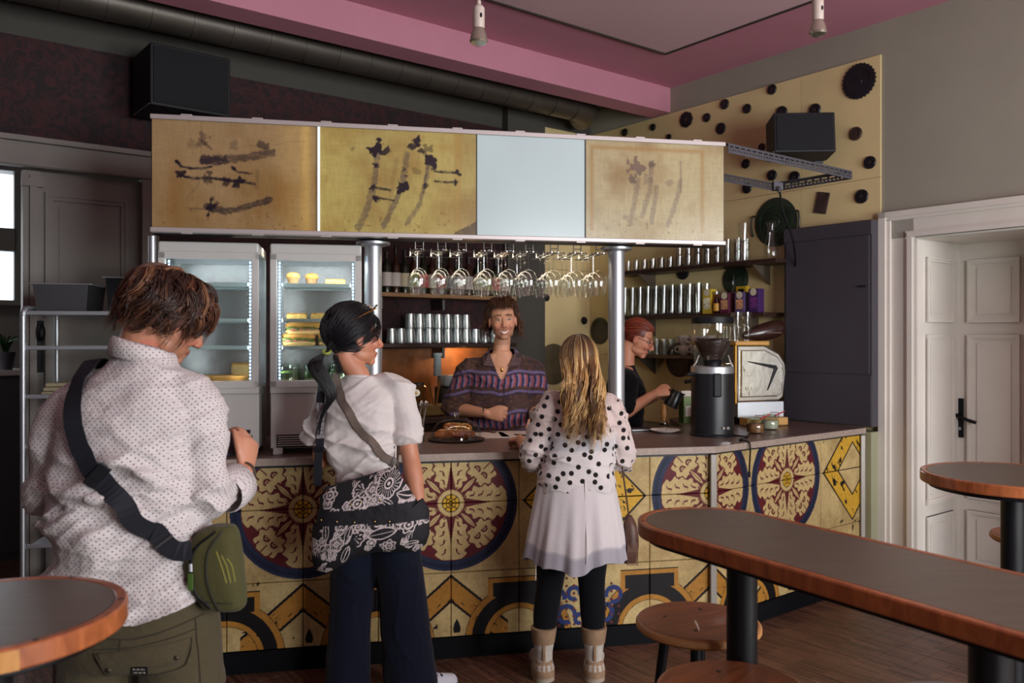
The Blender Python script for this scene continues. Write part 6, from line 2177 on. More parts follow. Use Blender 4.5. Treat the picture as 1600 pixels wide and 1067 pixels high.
def paint_head(V, Mx, skin, lips=(150, 84, 76), smile=False, beard=None, brow=(70, 44, 28), eye=(60, 42, 30)):
 """per-vertex skin colour; details drawn in head-local coordinates"""
 Mi = np.array(Mx.inverted())
 L_ = V @ Mi[:3, :3].T + Mi[:3, 3]
 x, y, z = L_[:, 0], L_[:, 1], L_[:, 2]
 c = np.ones((len(V), 3)) * np.array(lin(skin))
 n = vnoise(V[:, 0] * 25 + V[:, 1] * 13, V[:, 2] * 25 + V[:, 1] * 7, 4)
 c = c * (0.94 + 0.12 * n)[:, None]
 inhead = (np.abs(x) < 0.1) & (np.abs(z) < 0.14) & (np.abs(y) < 0.14)
 front = inhead & (y > 0.04)
 ax = np.abs(x)
 red = lin((196, 96, 80))
 def mix(mask, col, a=1.0):
  aa = np.clip(np.asarray(mask, float) * a, 0, 1)[:, None]
  c[:] = c * (1 - aa) + np.array(lin(col)) * aa
 # warm cheeks, nose and ears
 mix(front * np.exp(-(((ax - 0.042) / 0.022) ** 2 + ((z + 0.025) / 0.022) ** 2)), (190, 92, 76), 0.45)
 mix(front * np.exp(-((ax / 0.016) ** 2 + ((z + 0.026) / 0.016) ** 2)), (190, 92, 76), 0.4)
 mix(inhead & (ax > 0.072) & (y < 0.03), (186, 96, 80), 0.4)
 if beard:
  b = front | (inhead & (y > 0.0))
  m = np.clip((-0.040 - z) / 0.02, 0, 1) * b * (1 - np.exp(-((ax / 0.022) ** 2 + ((z + 0.060) / 0.010) ** 2)) * 0.9)
  mix(m, beard, 0.32)
  mix(front & (np.abs(z + 0.044) < 0.006) & (ax < 0.030), beard, 0.35)
 # brows, eyes
 mix(front & (np.abs(z - 0.034 - 0.10 * (0.03 - np.abs(ax - 0.03))) < 0.0045) & (ax > 0.012) & (ax < 0.050), brow, 0.85)
 ex, ez = (ax - 0.031) / 0.0150, (z - 0.011) / (0.0060 if not smile else 0.0040)
 er = ex ** 2 + ez ** 2
 mix(front & (er < 1.9), (120, 74, 60), 0.55)
 mix(front & (er < 1.0), (186, 172, 162))
 mix(front & ((ax - 0.031) ** 2 + (z - 0.011) ** 2 < 0.0058 ** 2) & (er < 1.2), eye)
 mix(front & (ez > 0.55) & (er < 1.9) & (ex ** 2 < 1.2), (52, 34, 28), 0.8)
 # mouth
 if smile:
  cz = -0.064 + 0.016 * (ax / 0.028) ** 2
  w_ = np.clip(1 - (ax / 0.029) ** 2, 0, 1)
  mix(front & (np.abs(z - cz) < 0.0115 * np.sqrt(w_) + 0.001) & (ax < 0.031), lips)
  mix(front & (z - cz < 0.0060 * np.sqrt(w_)) & (z - cz > -0.0060 * np.sqrt(w_)) & (ax < 0.025), (232, 222, 212))
  mix(front & (np.abs(ax - 0.034 - 0.12 * (z + 0.05)) < 0.0022) & (z < -0.03) & (z > -0.062), (130, 74, 60), 0.5)
 else:
  mix(front & (((ax / 0.024) ** 2 + ((z + 0.062) / 0.011) ** 2) < 1), lips, 0.8)
  mix(front & (np.abs(z + 0.0625) < 0.0020) & (ax < 0.023), (80, 36, 34), 0.8)
 mix(front & (np.hypot(ax - 0.007, z + 0.034) < 0.0038) & (y > 0.1), (90, 44, 38), 0.7)
 return c, L_
def hand(mb, wrist, d, palm_n, side=1, curl=(0.35, 0.5, 0.4), s=1.0, thumb=(0.7, 0.35)):
 """palm, four fingers and a thumb. d: wrist to fingers; palm_n: where the palm looks; side: thumb on d x palm_n * side"""
 w = Vector(wrist)
 d = Vector(d).normalized()
 nn = Vector(palm_n)
 nn = (nn - d * nn.dot(d)).normalized()
 l = d.cross(nn) * side
 kn = w + d * 0.095 * s
 q = MB().tube([w - d * 0.01, w + d * 0.03 * s, w + d * 0.07 * s, kn], [0.027 * s, 0.034 * s, 0.041 * s, 0.040 * s], 14, up=nn, ratio=0.42)
 # tube x-axis must lie along l
 t0 = d
 nx = Vector(nn).cross(t0)
 mb.add(q.v, q.f)
 mb.ball(w + d * 0.04 * s + l * 0.018 * s + nn * 0.008 * s, 0.018 * s, 10, 8)
 offs = (0.030, 0.0102, -0.0098, -0.0285)
 lens = (0.070, 0.079, 0.073, 0.056)
 back = (0.0, 0.003, 0.0, -0.008)
 for i in range(4):
  p = kn + l * offs[i] * s + d * (back[i] - 0.006) * s
  dirn = (d + l * offs[i] * 1.5).normalized()
  pts, rr = [p - dirn * 0.012 * s, p], [0.0095 * s, 0.0092 * s]
  a = 0.0
  for j, fr in enumerate((0.45, 0.30, 0.25)):
   a += curl[j] * (1 + 0.06 * i)
   dj = dirn * math.cos(a) + nn * math.sin(a)
   p = p + dj * lens[i] * fr * s
   pts.append(p)
   rr.append((0.0086, 0.0078, 0.0066)[j] * s)
  limb(mb, pts, rr, 10, k=3)
 # thumb from the side of the palm
 p = w + d * 0.028 * s + l * 0.026 * s + nn * 0.006 * s
 td = (d * math.cos(thumb[0]) + l * math.sin(thumb[0])).normalized()
 pts, rr = [p - td * 0.008 * s, p], [0.013 * s, 0.0125 * s]
 a = 0.0
 for j, ln in enumerate((0.036, 0.030, 0.024)):
  dj = (td * math.cos(a) + (nn * 0.6 - l * 0.5 + d * 0.35).normalized() * math.sin(a)).normalized()
  p = p + dj * ln * s
  pts.append(p)
  rr.append((0.0115, 0.0098, 0.008)[j] * s)
  a += thumb[1]
 limb(mb, pts, rr, 10, k=3)
def foot(mb, ankle, d, s=1.0):
 a = Vector(ankle)
 d = Vector(d).normalized()
 limb(mb, [a - d * 0.045 * s + Vector((0, 0, -0.045)), a + d * 0.05 * s + Vector((0, 0, -0.045)), a + d * 0.15 * s + Vector((0, 0, -0.058))], [0.036 * s, 0.042 * s, 0.030 * s], 12)
 limb(mb, [a, a + Vector((0, 0, -0.05))], [0.038 * s, 0.036 * s], 12)
def body(P):
 """a whole figure as one surface. P holds joints in local metres"""
 mb = MB()
 torso(mb, P['torso'])
 hm = P['head']
 hc = hm.translation
 nb = Vector(P['neck'])
 down = hm.to_3x3() @ Vector((0, -0.036, -0.07))
 limb(mb, [nb + Vector((0, 0, -0.06)), nb, hc + down, hc + down * 0.3], [0.070 * P.get('nk', 1), 0.056 * P.get('nk', 1), 0.053 * P.get('nk', 1), 0.05], 16)
 head_parts(mb, hm, P.get('fem', False))
 k = P.get('arm', 1.0)
 for sd in ('L', 'R'):
  sh, el, wr = (Vector(q) for q in P['arm' + sd])
  mid = (el + wr) / 2
  limb(mb, [sh, sh.lerp(el, 0.5), el, el.lerp(wr, 0.3), wr], [0.050 * k, 0.045 * k, 0.039 * k, 0.041 * k, 0.027 * k], 14)
  h = P['hand' + sd]
  hand(mb, wr, h[0], h[1], h[2], *h[3:])
  hp, kn, an = (Vector(q) for q in P['leg' + sd])
  g = P.get('leg', 1.0)
  limb(mb, [hp, hp.lerp(kn, 0.5), kn, kn.lerp(an, 0.35), an], [0.085 * g, 0.072 * g, 0.053 * g, 0.052 * g, 0.036 * g], 14)
  foot(mb, an, P.get('toe' + sd, P.get('toe', (0, 1, 0))), P.get('foot', 1.0))
 return mb
SKIN_M = M('skin', attr='Col', rough=0.5, sub=0.08, bump=0.04, bscale=180)
def finish_body(P, parent, skin, voxel=0.005, **face):
 V, F = fuse(body(P), voxel, 5, 0.5)
 c, L_ = paint_head(V, P['head'], skin, **face)
 return np_mesh('body', V, F, SKIN_M, parent, c)
def wrinkle(V, N, amp, freq=7.0, seed=0, dirv=(0.5, 0.0, 1.0), wts=None):
 """cloth folds: ridged noise stretched along a direction"""
 d = np.array(dirv, float)
 d /= np.linalg.norm(d)
 u = V @ d
 side = np.cross(d, [0.3, 1.0, 0.1])
 side /= np.linalg.norm(side)
 s = V @ side
 w = V @ np.cross(d, side)
 n1 = fbm(u * freq + 1.6 * fbm(s * 2.2, w * 2.2, seed + 9), s * freq * 0.16 + w * freq * 0.16, seed, 2)
 n2 = fbm(u * freq * 2.1 + 2.0 * fbm(s * 4, w * 4, seed + 4), s * freq * 0.30 + w * 1.3, seed + 3, 2)
 msk = np.clip(fbm(s * 4.5 + 3, u * 3.5 + w * 2, seed + 6, 2) * 2.4 - 0.6, 0.15, 1.2)
 r = ((1 - np.abs(2 * n1 - 1)) ** 4 * 0.9 + (1 - np.abs(2 * n2 - 1)) ** 5 * 0.5) * msk - 0.4
 if wts is not None:
  r = r * wts
 return V + N * (amp * r)[:, None]
def box_uv(V, N, seed=0):
 """cloth coordinates by the dominant direction of the surface"""
 ax = np.abs(N) * np.array([1.0, 1.15, 0.8])
 k = ax.argmax(1)
 u = np.where(k == 0, V[:, 1] + 7.3, V[:, 0])
 v = np.where(k == 2, V[:, 1] + 3.1, V[:, 2])
 return np.stack([u, v], 1)
def hem_cut(V, F, hem, keep=None):
 """cut cloth along z = hem with a clean edge"""
 above = V[:, 2] > hem
 if keep is not None:
  above |= keep
 F = F[above[F].any(axis=1)]
 V = V.copy()
 low = ~above
 V[low, 2] = hem[low]
 used = np.unique(F)
 mp = np.full(len(V), -1)
 mp[used] = np.arange(len(used))
 return V[used], mp[F]
def cloth_mat(name, base, rough=0.8, dots=None, weave=0.15, attr=None, sheen=0.1):
 """fabric; dots = (colour, spacing, radius, randomness, rotation)"""
 if name in _mats:
  return _mats[name]
 m = bpy.data.materials.new(name)
 m.use_nodes = True
 N, L = m.node_tree.nodes, m.node_tree.links
 p = N['Principled BSDF']
 p.inputs['Roughness'].default_value = rough
 p.inputs['Sheen Weight'].default_value = sheen
 p.inputs['Specular IOR Level'].default_value = 0.12
 a = N.new('ShaderNodeAttribute')
 a.attribute_name = 'cloth'
 col_s = None
 if attr:
  ca = N.new('ShaderNodeAttribute')
  ca.attribute_name = attr
  col_s = ca.outputs['Color']
 if dots:
  col_, sp_, rad, rnd, rot = dots
  mp = N.new('ShaderNodeMapping')
  mp.inputs['Rotation'].default_value = (0, 0, rot)
  mp.inputs['Scale'].default_value = (1 / sp_, 1 / sp_, 1)
  L.new(a.outputs['Vector'], mp.inputs[0])
  vo = N.new('ShaderNodeTexVoronoi')
  vo.voronoi_dimensions = '2D'
  vo.inputs['Scale'].default_value = 1.0
  vo.inputs['Randomness'].default_value = rnd
  L.new(mp.outputs[0], vo.inputs['Vector'])
  mr = N.new('ShaderNodeMapRange')
  mr.inputs[1].default_value = rad / sp_ * 0.85
  mr.inputs[2].default_value = rad / sp_ * 1.1
  L.new(vo.outputs['Distance'], mr.inputs[0])
  mx = N.new('ShaderNodeMixRGB')
  mx.inputs[1].default_value = (*lin(col_), 1)
  if col_s is not None:
   L.new(col_s, mx.inputs[2])
  else:
   mx.inputs[2].default_value = (*lin(base), 1)
  L.new(mr.outputs[0], mx.inputs[0])
  L.new(mx.outputs[0], p.inputs['Base Color'])
 elif col_s is not None:
  L.new(col_s, p.inputs['Base Color'])
 else:
  p.inputs['Base Color'].default_value = (*lin(base), 1)
 tc = N.new('ShaderNodeTexCoord')
 nz = N.new('ShaderNodeTexNoise')
 nz.inputs['Scale'].default_value = 34
 nz.inputs['Detail'].default_value = 5
 nz.inputs['Distortion'].default_value = 0.6
 L.new(tc.outputs['Object'], nz.inputs['Vector'])
 b = N.new('ShaderNodeBump')
 b.inputs['Strength'].default_value = weave
 b.inputs['Distance'].default_value = 0.012
 L.new(nz.outputs['Fac'], b.inputs['Height'])
 L.new(b.outputs[0], p.inputs['Normal'])
 _mats[name] = m
 return m
HAIR_M = M('hair', attr='Col', rough=0.42, spec=0.5)
def hair_object(name, strands, parent, sides=4):
 """strands: (points Nx3, radius, colour); all strands the same number of points"""
 vs, fs, cs = [], [], []
 off = 0
 for pts, rad, colr in strands:
  P = np.asarray(pts, float)
  m = len(P)
  T = np.gradient(P, axis=0)
  T /= np.linalg.norm(T, axis=1, keepdims=True) + 1e-9
  ref = np.array([0.31, 0.17, 0.93])
  A = np.cross(T, ref)
  A /= np.linalg.norm(A, axis=1, keepdims=True) + 1e-9
  B = np.cross(T, A)
  t = np.linspace(0, 1, m)
  r = rad * np.minimum(1, (1.02 - t) * 3.2) * np.minimum(1, 0.5 + t * 4)
  ring = []
  for k in range(sides):
   a = 2 * PI * k / sides
   ring.append(P + (A * math.cos(a) + B * math.sin(a)) * r[:, None])
  Q = np.stack(ring, 1).reshape(-1, 3)
  i = np.arange(m - 1)[:, None] * sides
  k = np.arange(sides)[None, :]
  k2 = (k + 1) % sides
  F = np.stack([i + k, i + k2, i + sides + k2, i + sides + k], -1).reshape(-1, 4) + off
  vs.append(Q)
  fs.append(F)
  cc = np.asarray(colr)
  if cc.ndim == 1:
   cc = np.repeat(cc[None], m, 0)
  cs.append(np.repeat(cc, sides, 0))
  off += len(Q)
 return np_mesh(name, np.concatenate(vs), np.concatenate(fs), HAIR_M, parent, np.concatenate(cs))
def skull_cap(Mx, r, c, colr, keep):
 """hair-coloured cap under the strands (returned as strand-like arrays)"""
 q = MB().ball(c, r, 36, 26)
 V = np.array(q.v)
 F = [f for f in q.f if len(f) == 4]
 F = np.array(F)
 k = keep(V)
 V2, F2, _ = cull(V, F, k)
 Mn = np.array(Mx)
 V2 = V2 @ Mn[:3, :3].T + Mn[:3, 3]
 return V2, F2, np.ones((len(V2), 3)) * np.array(lin(colr))
def tint(c, k):
 return np.array(lin(c)) * k
def person(lab, loc):
 return thing('person', lab, 'person', loc)
def drape(bvh, pts, dirn, off, W, thick=0.003, wdir=None):
 """a strap laid on a surface: pts are start points, cast along dirn; returns MB"""
 hits = []
 for p in pts:
  h = bvh.ray_cast(Vector(p), Vector(dirn))
  if h[0] is not None:
   hits.append((h[0] + h[1] * off if h[1].dot(Vector(dirn)) < 0 else h[0] - h[1] * off, h[1] if h[1].dot(Vector(dirn)) < 0 else -h[1]))
 return strap(hits, W, thick)
def strap(hits, W, thick=0.003, smooth_n=3):
 P = [Vector(h[0]) for h in hits]
 Nn = [Vector(h[1]) for h in hits]
 for _ in range(smooth_n):
  P = [P[0]] + [(P[i - 1] + P[i] * 2 + P[i + 1]) / 4 for i in range(1, len(P) - 1)] + [P[-1]]
  Nn = [Nn[0]] + [(Nn[i - 1] + Nn[i] * 2 + Nn[i + 1]).normalized() for i in range(1, len(Nn) - 1)] + [Nn[-1]]
 m = MB()
 v, f = [], []
 n = len(P)
 for i in range(n):
  t = (P[min(i + 1, n - 1)] - P[max(i - 1, 0)]).normalized()
  s = t.cross(Nn[i]).normalized()
  for a, b in ((-1, 0), (1, 0), (1, 1), (-1, 1)):
   v.append(P[i] + s * (a * W / 2) + Nn[i] * (b * thick))
 for i in range(n - 1):
  for k in range(4):
   k2 = (k + 1) % 4
   f.append((i * 4 + k, i * 4 + k2, i * 4 + 4 + k2, i * 4 + 4 + k))
 f.append((3, 2, 1, 0))
 f.append(tuple(4 * (n - 1) + k for k in range(4)))
 return m.add(v, f)
def bvh_of(V, F):
 return BVHTree.FromPolygons([tuple(v) for v in V], [tuple(f) for f in F])
# ------------------------------------------------------------------ the man on the left
MX, MY = -1.06, 2.35
man = person('person in white patterned shirt and olive trousers, head bowed over a phone', (MX, MY, 0))
def ml(px, py, dy=0.0):
 """bearing of the photograph -> local point of the man at depth MY + dy"""
 w = at(px, py, MY + dy)
 return (w.x - MX, dy, w.z)
hM = head_matrix((0.052, 0.085, 1.655), yaw=-0.75, pitch=-0.45, roll=0.14, s=1.05)
PM = dict(
 torso=[(0.0, 0, 0.84, 0.17, 0.12), (0, 0, 1.0, 0.165, 0.115), (0, 0, 1.2, 0.165, 0.11), (0, -0.01, 1.36, 0.17, 0.10), (0.01, -0.01, 1.46, 0.13, 0.08), (0.012, 0.0, 1.52, 0.08, 0.06)],
 head=hM, neck=(0.016, 0.005, 1.53), nk=1.15, arm=0.98, leg=1.15,
 armL=[(-0.20, 0.0, 1.39), (-0.245, 0.02, 1.19), (-0.13, 0.25, 1.20)],
 armR=[(0.165, 0.0, 1.40), (0.212, -0.01, 1.135), (0.252, 0.185, 1.195)],
 handL=[(0.75, 0.62, 0.1), (0.3, -0.3, 0.9), -1], handR=[(-0.05, 0.45, 0.85), (-0.80, 0.35, 0.1), 1, (0.5, 0.65, 0.5), 1.05, (0.5, 0.3)],
 legL=[(-0.10, 0, 0.84), (-0.125, 0.02, 0.47), (-0.13, -0.03, 0.09)], legR=[(0.115, 0, 0.84), (0.14, 0.02, 0.47), (0.15, -0.03, 0.09)])
finish_body(PM, man, (190, 132, 104), 0.0055, beard=(120, 80, 56))
# shirt
sb = MB()
torso(sb, [(0.02, 0.0, 0.78, 0.224, 0.160), (0.008, 0.0, 0.89, 0.220, 0.160), (0.0, 0, 1.02, 0.216, 0.158), (-0.01, 0, 1.16, 0.208, 0.150), (-0.014, -0.01, 1.29, 0.205, 0.140),
   (-0.010, -0.012, 1.38, 0.205, 0.124), (-0.004, -0.005, 1.45, 0.165, 0.104), (0.006, 0.0, 1.51, 0.110, 0.088), (0.012, 0.008, 1.55, 0.080, 0.076)])
limb(sb, [(-0.09, 0.0, 1.45), (-0.195, 0.0, 1.385), (-0.242, 0.015, 1.28), (-0.255, 0.03, 1.18)], [0.072, 0.080, 0.075, 0.070], 16)
limb(sb, [(-0.255, 0.02, 1.19), (-0.215, 0.10, 1.185)], [0.072, 0.066], 16)
limb(sb, [(0.08, 0.0, 1.45), (0.165, 0.0, 1.395), (0.196, -0.005, 1.28), (0.212, -0.01, 1.145)], [0.072, 0.080, 0.072, 0.066], 16)
limb(sb, [(0.212, -0.01, 1.145), (0.224, 0.05, 1.15), (0.234, 0.10, 1.162)], [0.066, 0.062, 0.058], 16)
V, F = fuse(sb, 0.007, 5)
Nn = normals(V, F)
low_w = 0.40 + 0.60 * np.clip((1.40 - V[:, 2]) * 4, 0, 1)
V = wrinkle(V, Nn, 0.046, 5.0, 3, (0.45, 0.0, 1.0), low_w)
Nn = normals(V, F)
V = wrinkle(V, Nn, 0.026, 11.0, 8, (-0.55, 0.1, 1.0), low_w)
Nn = normals(V, F)
V = wrinkle(V, Nn, 0.006, 18.0, 14, (0.15, 0.1, 1.0))
hem = 0.838 + 0.055 * np.clip((V[:, 0] - 0.06) * 6, 0, 1) + 0.03 * np.clip((-V[:, 0] - 0.10) * 6, 0, 1)
V, F = hem_cut(V, F, hem)
SHIRT_PAT = cloth_mat('small_print_shirt', (206, 198, 196), 0.8, ((116, 100, 116), 0.0112, 0.0021, 0.10, PI / 4), 0.35)
shirt = np_mesh('shirt', V, F, SHIRT_PAT, man, uv=box_uv(V, normals(V, F)))
man_bvh = bvh_of(V, F)
ym = seam = None
# collar, folded over, and the yoke seam
cl, n = [], 40
m_ = MB()
v, f = [], []
prof_c = [(0.074, 0.000), (0.071, 0.038), (0.074, 0.046), (0.082, 0.038), (0.092, -0.006), (0.088, -0.006), (0.078, 0.030), (0.070, -0.005)]
for k in range(n):
 a = 2 * PI * k / n
 for (r, z) in prof_c:
  v.append((0.014 + r * math.cos(a) * 1.02, 0.004 + r * math.sin(a) * 0.98, 1.546 + z - 0.05 * (0.5 + 0.5 * math.sin(a)) ** 2 - 0.020 * math.cos(a)))
q_ = len(prof_c)
for k in range(n):
 for j in range(q_):
  f.append((k * q_ + j, k * q_ + (j + 1) % q_, ((k + 1) % n) * q_ + (j + 1) % q_, ((k + 1) % n) * q_ + j))
vv = np.array(v)
np_mesh('collar', vv, np.array(f), SHIRT_PAT, man, uv=np.stack([np.arctan2(vv[:, 1], vv[:, 0]) * 0.08, vv[:, 2]], 1))
# rolled cuffs
for (p0, p1, r) in (((0.232, 0.080, 1.156), (0.240, 0.125, 1.168), 0.060), ((-0.222, 0.085, 1.186), (-0.195, 0.125, 1.188), 0.070)):
 p0, p1 = Vector(p0), Vector(p1)
 d = (p1 - p0).normalized()
 q = MB().tube([p0 - d * 0.028, p0 - d * 0.02, p0, p1, p1 + d * 0.006, p1 - d * 0.002], [r * 0.96, r * 1.06, r * 1.10, r * 1.10, r * 1.02, r * 0.70], 22)
 vv = np.array([tuple(a) for a in q.v])
 o = np_mesh('rolled_cuff', vv, np.array([f_ for f_ in q.f if len(f_) == 4]), SHIRT_PAT, man, uv=np.stack([vv[:, 0] * 1.3 + vv[:, 2], vv[:, 1] * 1.2 + vv[:, 2] * 0.4], 1))
# a flap of the turned-back right cuff
# trousers
OLIVE = cloth_mat('olive_canvas', (78, 70, 52), 0.85, None, 0.3)
tb_ = MB()
torso(tb_, [(0.01, 0, 0.70, 0.205, 0.150), (0.01, 0, 0.80, 0.212, 0.152), (0.01, 0, 0.88, 0.200, 0.145), (0.01, 0, 0.96, 0.19, 0.13)])
for sx, hx in ((-1, -0.10), (1, 0.115)):
 limb(tb_, [(hx, 0, 0.80), (hx + sx * 0.008, 0, 0.62), (hx + sx * 0.022, 0.015, 0.46), (hx + sx * 0.03, -0.01, 0.25), (hx + sx * 0.035, -0.02, 0.06)], [0.122, 0.118, 0.100, 0.092, 0.090], 18)
V2, F2 = fuse(tb_, 0.009, 4)
V2 = wrinkle(V2, normals(V2, F2), 0.012, 6.0, 21, (0.35, 0, 1.0))
V2[:, 2] = np.maximum(V2[:, 2], 0.035)
trousers = np_mesh('trousers', V2, F2, OLIVE, man)
tb_bvh = bvh_of(V2, F2)
def back_hit(bvh, x, z, off=0.0):
 h = bvh.ray_cast(Vector((x, -1.2, z)), Vector((0, 1, 0)))
 if h[0] is None:
  return None
 n_ = h[1] if h[1].y < 0 else -h[1]
 return h[0] + n_ * off, n_
def seam_line(bvh, pts, r, mat, name, parent, off=0.001):
 P = []
 for p in catmull([(a, 0, b) for a, b in pts], 6):
  h = back_hit(bvh, p[0], p[2], off)
  if h:
   P.append(h[0])
 if len(P) > 2:
  return MB().tube(P, r, 6).build(name, mat, parent, smooth=True)
SEAM = cloth_mat('olive_seam', (58, 52, 40), 0.9)
# back pocket with flap and woven patch (local x, z measured on the photograph's bearings)
pk = lambda px, py: (ml(px, py)[0], ml(px, py)[2])
flap = [pk(189, 990), pk(205, 1018), pk(222, 1026), pk(300, 1020), pk(315, 1006), pk(319, 976)]
top_ = [pk(189, 990), pk(250, 986), pk(319, 976)]
gridn = 14
fv, ff = [], []
for i in range(gridn + 1):
 u = i / gridn
 xt = pk(189, 990)[0] + (pk(319, 976)[0] - pk(189, 990)[0]) * u
 zt = pk(189, 990)[1] + (pk(319, 976)[1] - pk(189, 990)[1]) * u
 dz = 0.062 * min(1.0, math.sin(PI * (0.04 + 0.92 * u)) * 2.2)
 for j in range(5):
  h = back_hit(tb_bvh, xt, zt - dz * j / 4, 0.0035 + 0.002 * (j == 2))
  fv.append(tuple(h[0]) if h else (xt, -0.16, zt))
for i in range(gridn):
 for j in range(4):
  ff.append((i * 5 + j, i * 5 + j + 1, (i + 1) * 5 + j + 1, (i + 1) * 5 + j))
pko = np_mesh('pocket_flap', np.array(fv), np.array(ff), OLIVE, man)
sm = pko.modifiers.new('thick', 'SOLIDIFY')
sm.thickness = 0.003
seam_line(tb_bvh, flap, 0.0016, SEAM, 'flap_stitching', pko, 0.005)
seam_line(tb_bvh, [pk(187, 985), pk(250, 980), pk(322, 966)], 0.002, SEAM, 'pocket_seam', man)
seam_line(tb_bvh, [pk(180, 966), pk(250, 968), pk(330, 948)], 0.0022, SEAM, 'waistband_seam', man)
seam_line(tb_bvh, [pk(322, 950), pk(326, 1000), pk(330, 1060)], 0.002, SEAM, 'side_seam', man)
seam_line(tb_bvh, [pk(228, 968), pk(222, 1010), pk(214, 1060)], 0.002, SEAM, 'seat_seam', man)
for px, py in ((210, 1014), (300, 1002)):
 h = back_hit(tb_bvh, *pk(px, py), 0.006)
 if h:
  MB().ball(h[0], (0.007, 0.003, 0.007), 12, 6).build('snap_button', M('snap_bronze', (70, 62, 46), 0.4, metal=0.5), pko, smooth=True)
h = back_hit(tb_bvh, *pk(254, 1015), 0.006)
if h:
 pt = MB().box(0, 0, 0, 0.044, 0.003, 0.020, bev=0.001).build('woven_patch', BLACK_P, pko, loc=h[0])
 # illegible woven marks on the patch: short pale strokes in two rows
 for row in range(2):
  for k in range(6):
   a = random.random()
   MB().box(h[0].x - 0.0145 + k * 0.0058, h[0].y - 0.0018, h[0].z + 0.004 - row * 0.0085, 0.0040, 0.0008, 0.0016 if (k + row) % 2 else 0.0048).build('woven_letter', M('patch_thread', (150, 146, 136), 0.8), man)
# shoes
for sx, x in ((-1, -0.135), (1, 0.15)):
 s_ = MB()
 limb(s_, [(x, -0.07, 0.045), (x, 0.04, 0.05), (x + sx * 0.02, 0.17, 0.04)], [0.046, 0.052, 0.042], 14)
 s_.build('shoe', M('dark_shoe', (30, 26, 24), 0.5), man, smooth=True)
# curly hair
rh = random.Random(21)
strands = []
MN = np.array(hM)
def hair_to_world(P, Mn):
 return P @ Mn[:3, :3].T + Mn[:3, 3]
NPT = 22
cap_keep = lambda V: ~((V[:, 1] > 0.062) & (V[:, 2] < 0.07)) & ~((V[:, 2] < -0.055) & (V[:, 1] > -0.02))
capV, capF, capC = skull_cap(hM, (0.086, 0.108, 0.098), (0, -0.014, 0.034), (44, 27, 20), cap_keep)
for lock in range(165):
 th0 = rh.uniform(-PI, PI)
 if abs(th0) < 0.55 and rh.random() < 0.75:
  continue
 side = abs(th0)
 ph00 = rh.uniform(0.0, 1.0)
 ph1 = 2.02 - 0.50 * max(0, math.cos(th0)) + rh.uniform(-0.35, 0.15)
 sc0 = rh.uniform(1.02, 1.32)
 drop = rh.uniform(0.0, 0.06) * (1.2 if side > 1.0 else 0.6)
 amp0 = rh.uniform(0.010, 0.024)
 fq = rh.uniform(1.3, 3.0)
 p1, sw = rh.uniform(0, 6.28), rh.uniform(-0.5, 0.5)
 k = rh.random()
 base = (52, 30, 22) if k < 0.55 else ((86, 51, 33) if k < 0.90 else (132, 90, 62))
 for i in range(12):
  t = np.linspace(0, 1, NPT)
  ph0 = ph00 + rh.uniform(-0.12, 0.12)
  ph = ph0 + (ph1 + rh.uniform(-0.1, 0.1) - ph0) * np.minimum(1, t / 0.85)
  sc = sc0 + rh.uniform(-0.05, 0.05)
  rr = 1 + (sc - 1) * np.sin(np.minimum(1, t * 1.3) * PI / 2)
  thv = th0 + sw * t + rh.gauss(0, 0.05)
  x = 0.086 * rr * np.sin(ph) * np.sin(thv)
  y = -0.014 + 0.106 * rr * np.sin(ph) * np.cos(thv)
  z = 0.036 + 0.098 * rr * np.cos(ph)
  z = z - drop * np.clip((t - 0.75) / 0.25, 0, 1)
  a = amp0 * np.clip(t * 1.4 - 0.15, 0, 1) * rh.uniform(0.85, 1.15)
  q = fq * 6.28 * t ** 1.2 + p1 + rh.uniform(-0.25, 0.25)
  x = x + a * np.cos(q) * np.cos(thv)
  y = y - a * np.cos(q) * np.sin(thv)
  z = z + a * 0.9 * np.sin(q)
  P = hair_to_world(np.stack([x, y, z], 1), MN)
  strands.append((P, rh.uniform(0.0011, 0.0022), tint(base, rh.uniform(0.75, 1.3))))
hair = hair_object('hair', strands, man)
np_mesh('hair_underlayer', capV, capF, HAIR_M, man, capC)
# small ear stud glint left out; phone in the hands
w = Vector((0.195, 0.265, 1.272))
t = thing('phone', 'dark phone held in the right hand of the man in the patterned shirt', 'phone', (MX + w.x, MY + w.y, w.z), 0.2)
rx = Matrix.Rotation(-0.9, 4, 'X')
MB().box(0, 0, 0, 0.072, 0.008, 0.145, bev=0.003, mat=Matrix.Rotation(-1.15, 4, 'X')).build('case', M('phone_blue', (40, 52, 70), 0.3), t)
MB().box(0, -0.0048, 0, 0.064, 0.001, 0.135, mat=Matrix.Rotation(-1.15, 4, 'X')).build('screen', M('phone_screen', (20, 24, 34), 0.1), t)
wt_ = MB().tube([(0.249 + 0.031 * math.cos(a), 0.172, 1.190 + 0.031 * math.sin(a)) for a in [k * PI / 12 for k in range(25)]], 0.0045, 8)
wt_.build('bracelet', M('bracelet_leather', (60, 46, 30), 0.5), man, smooth=True)
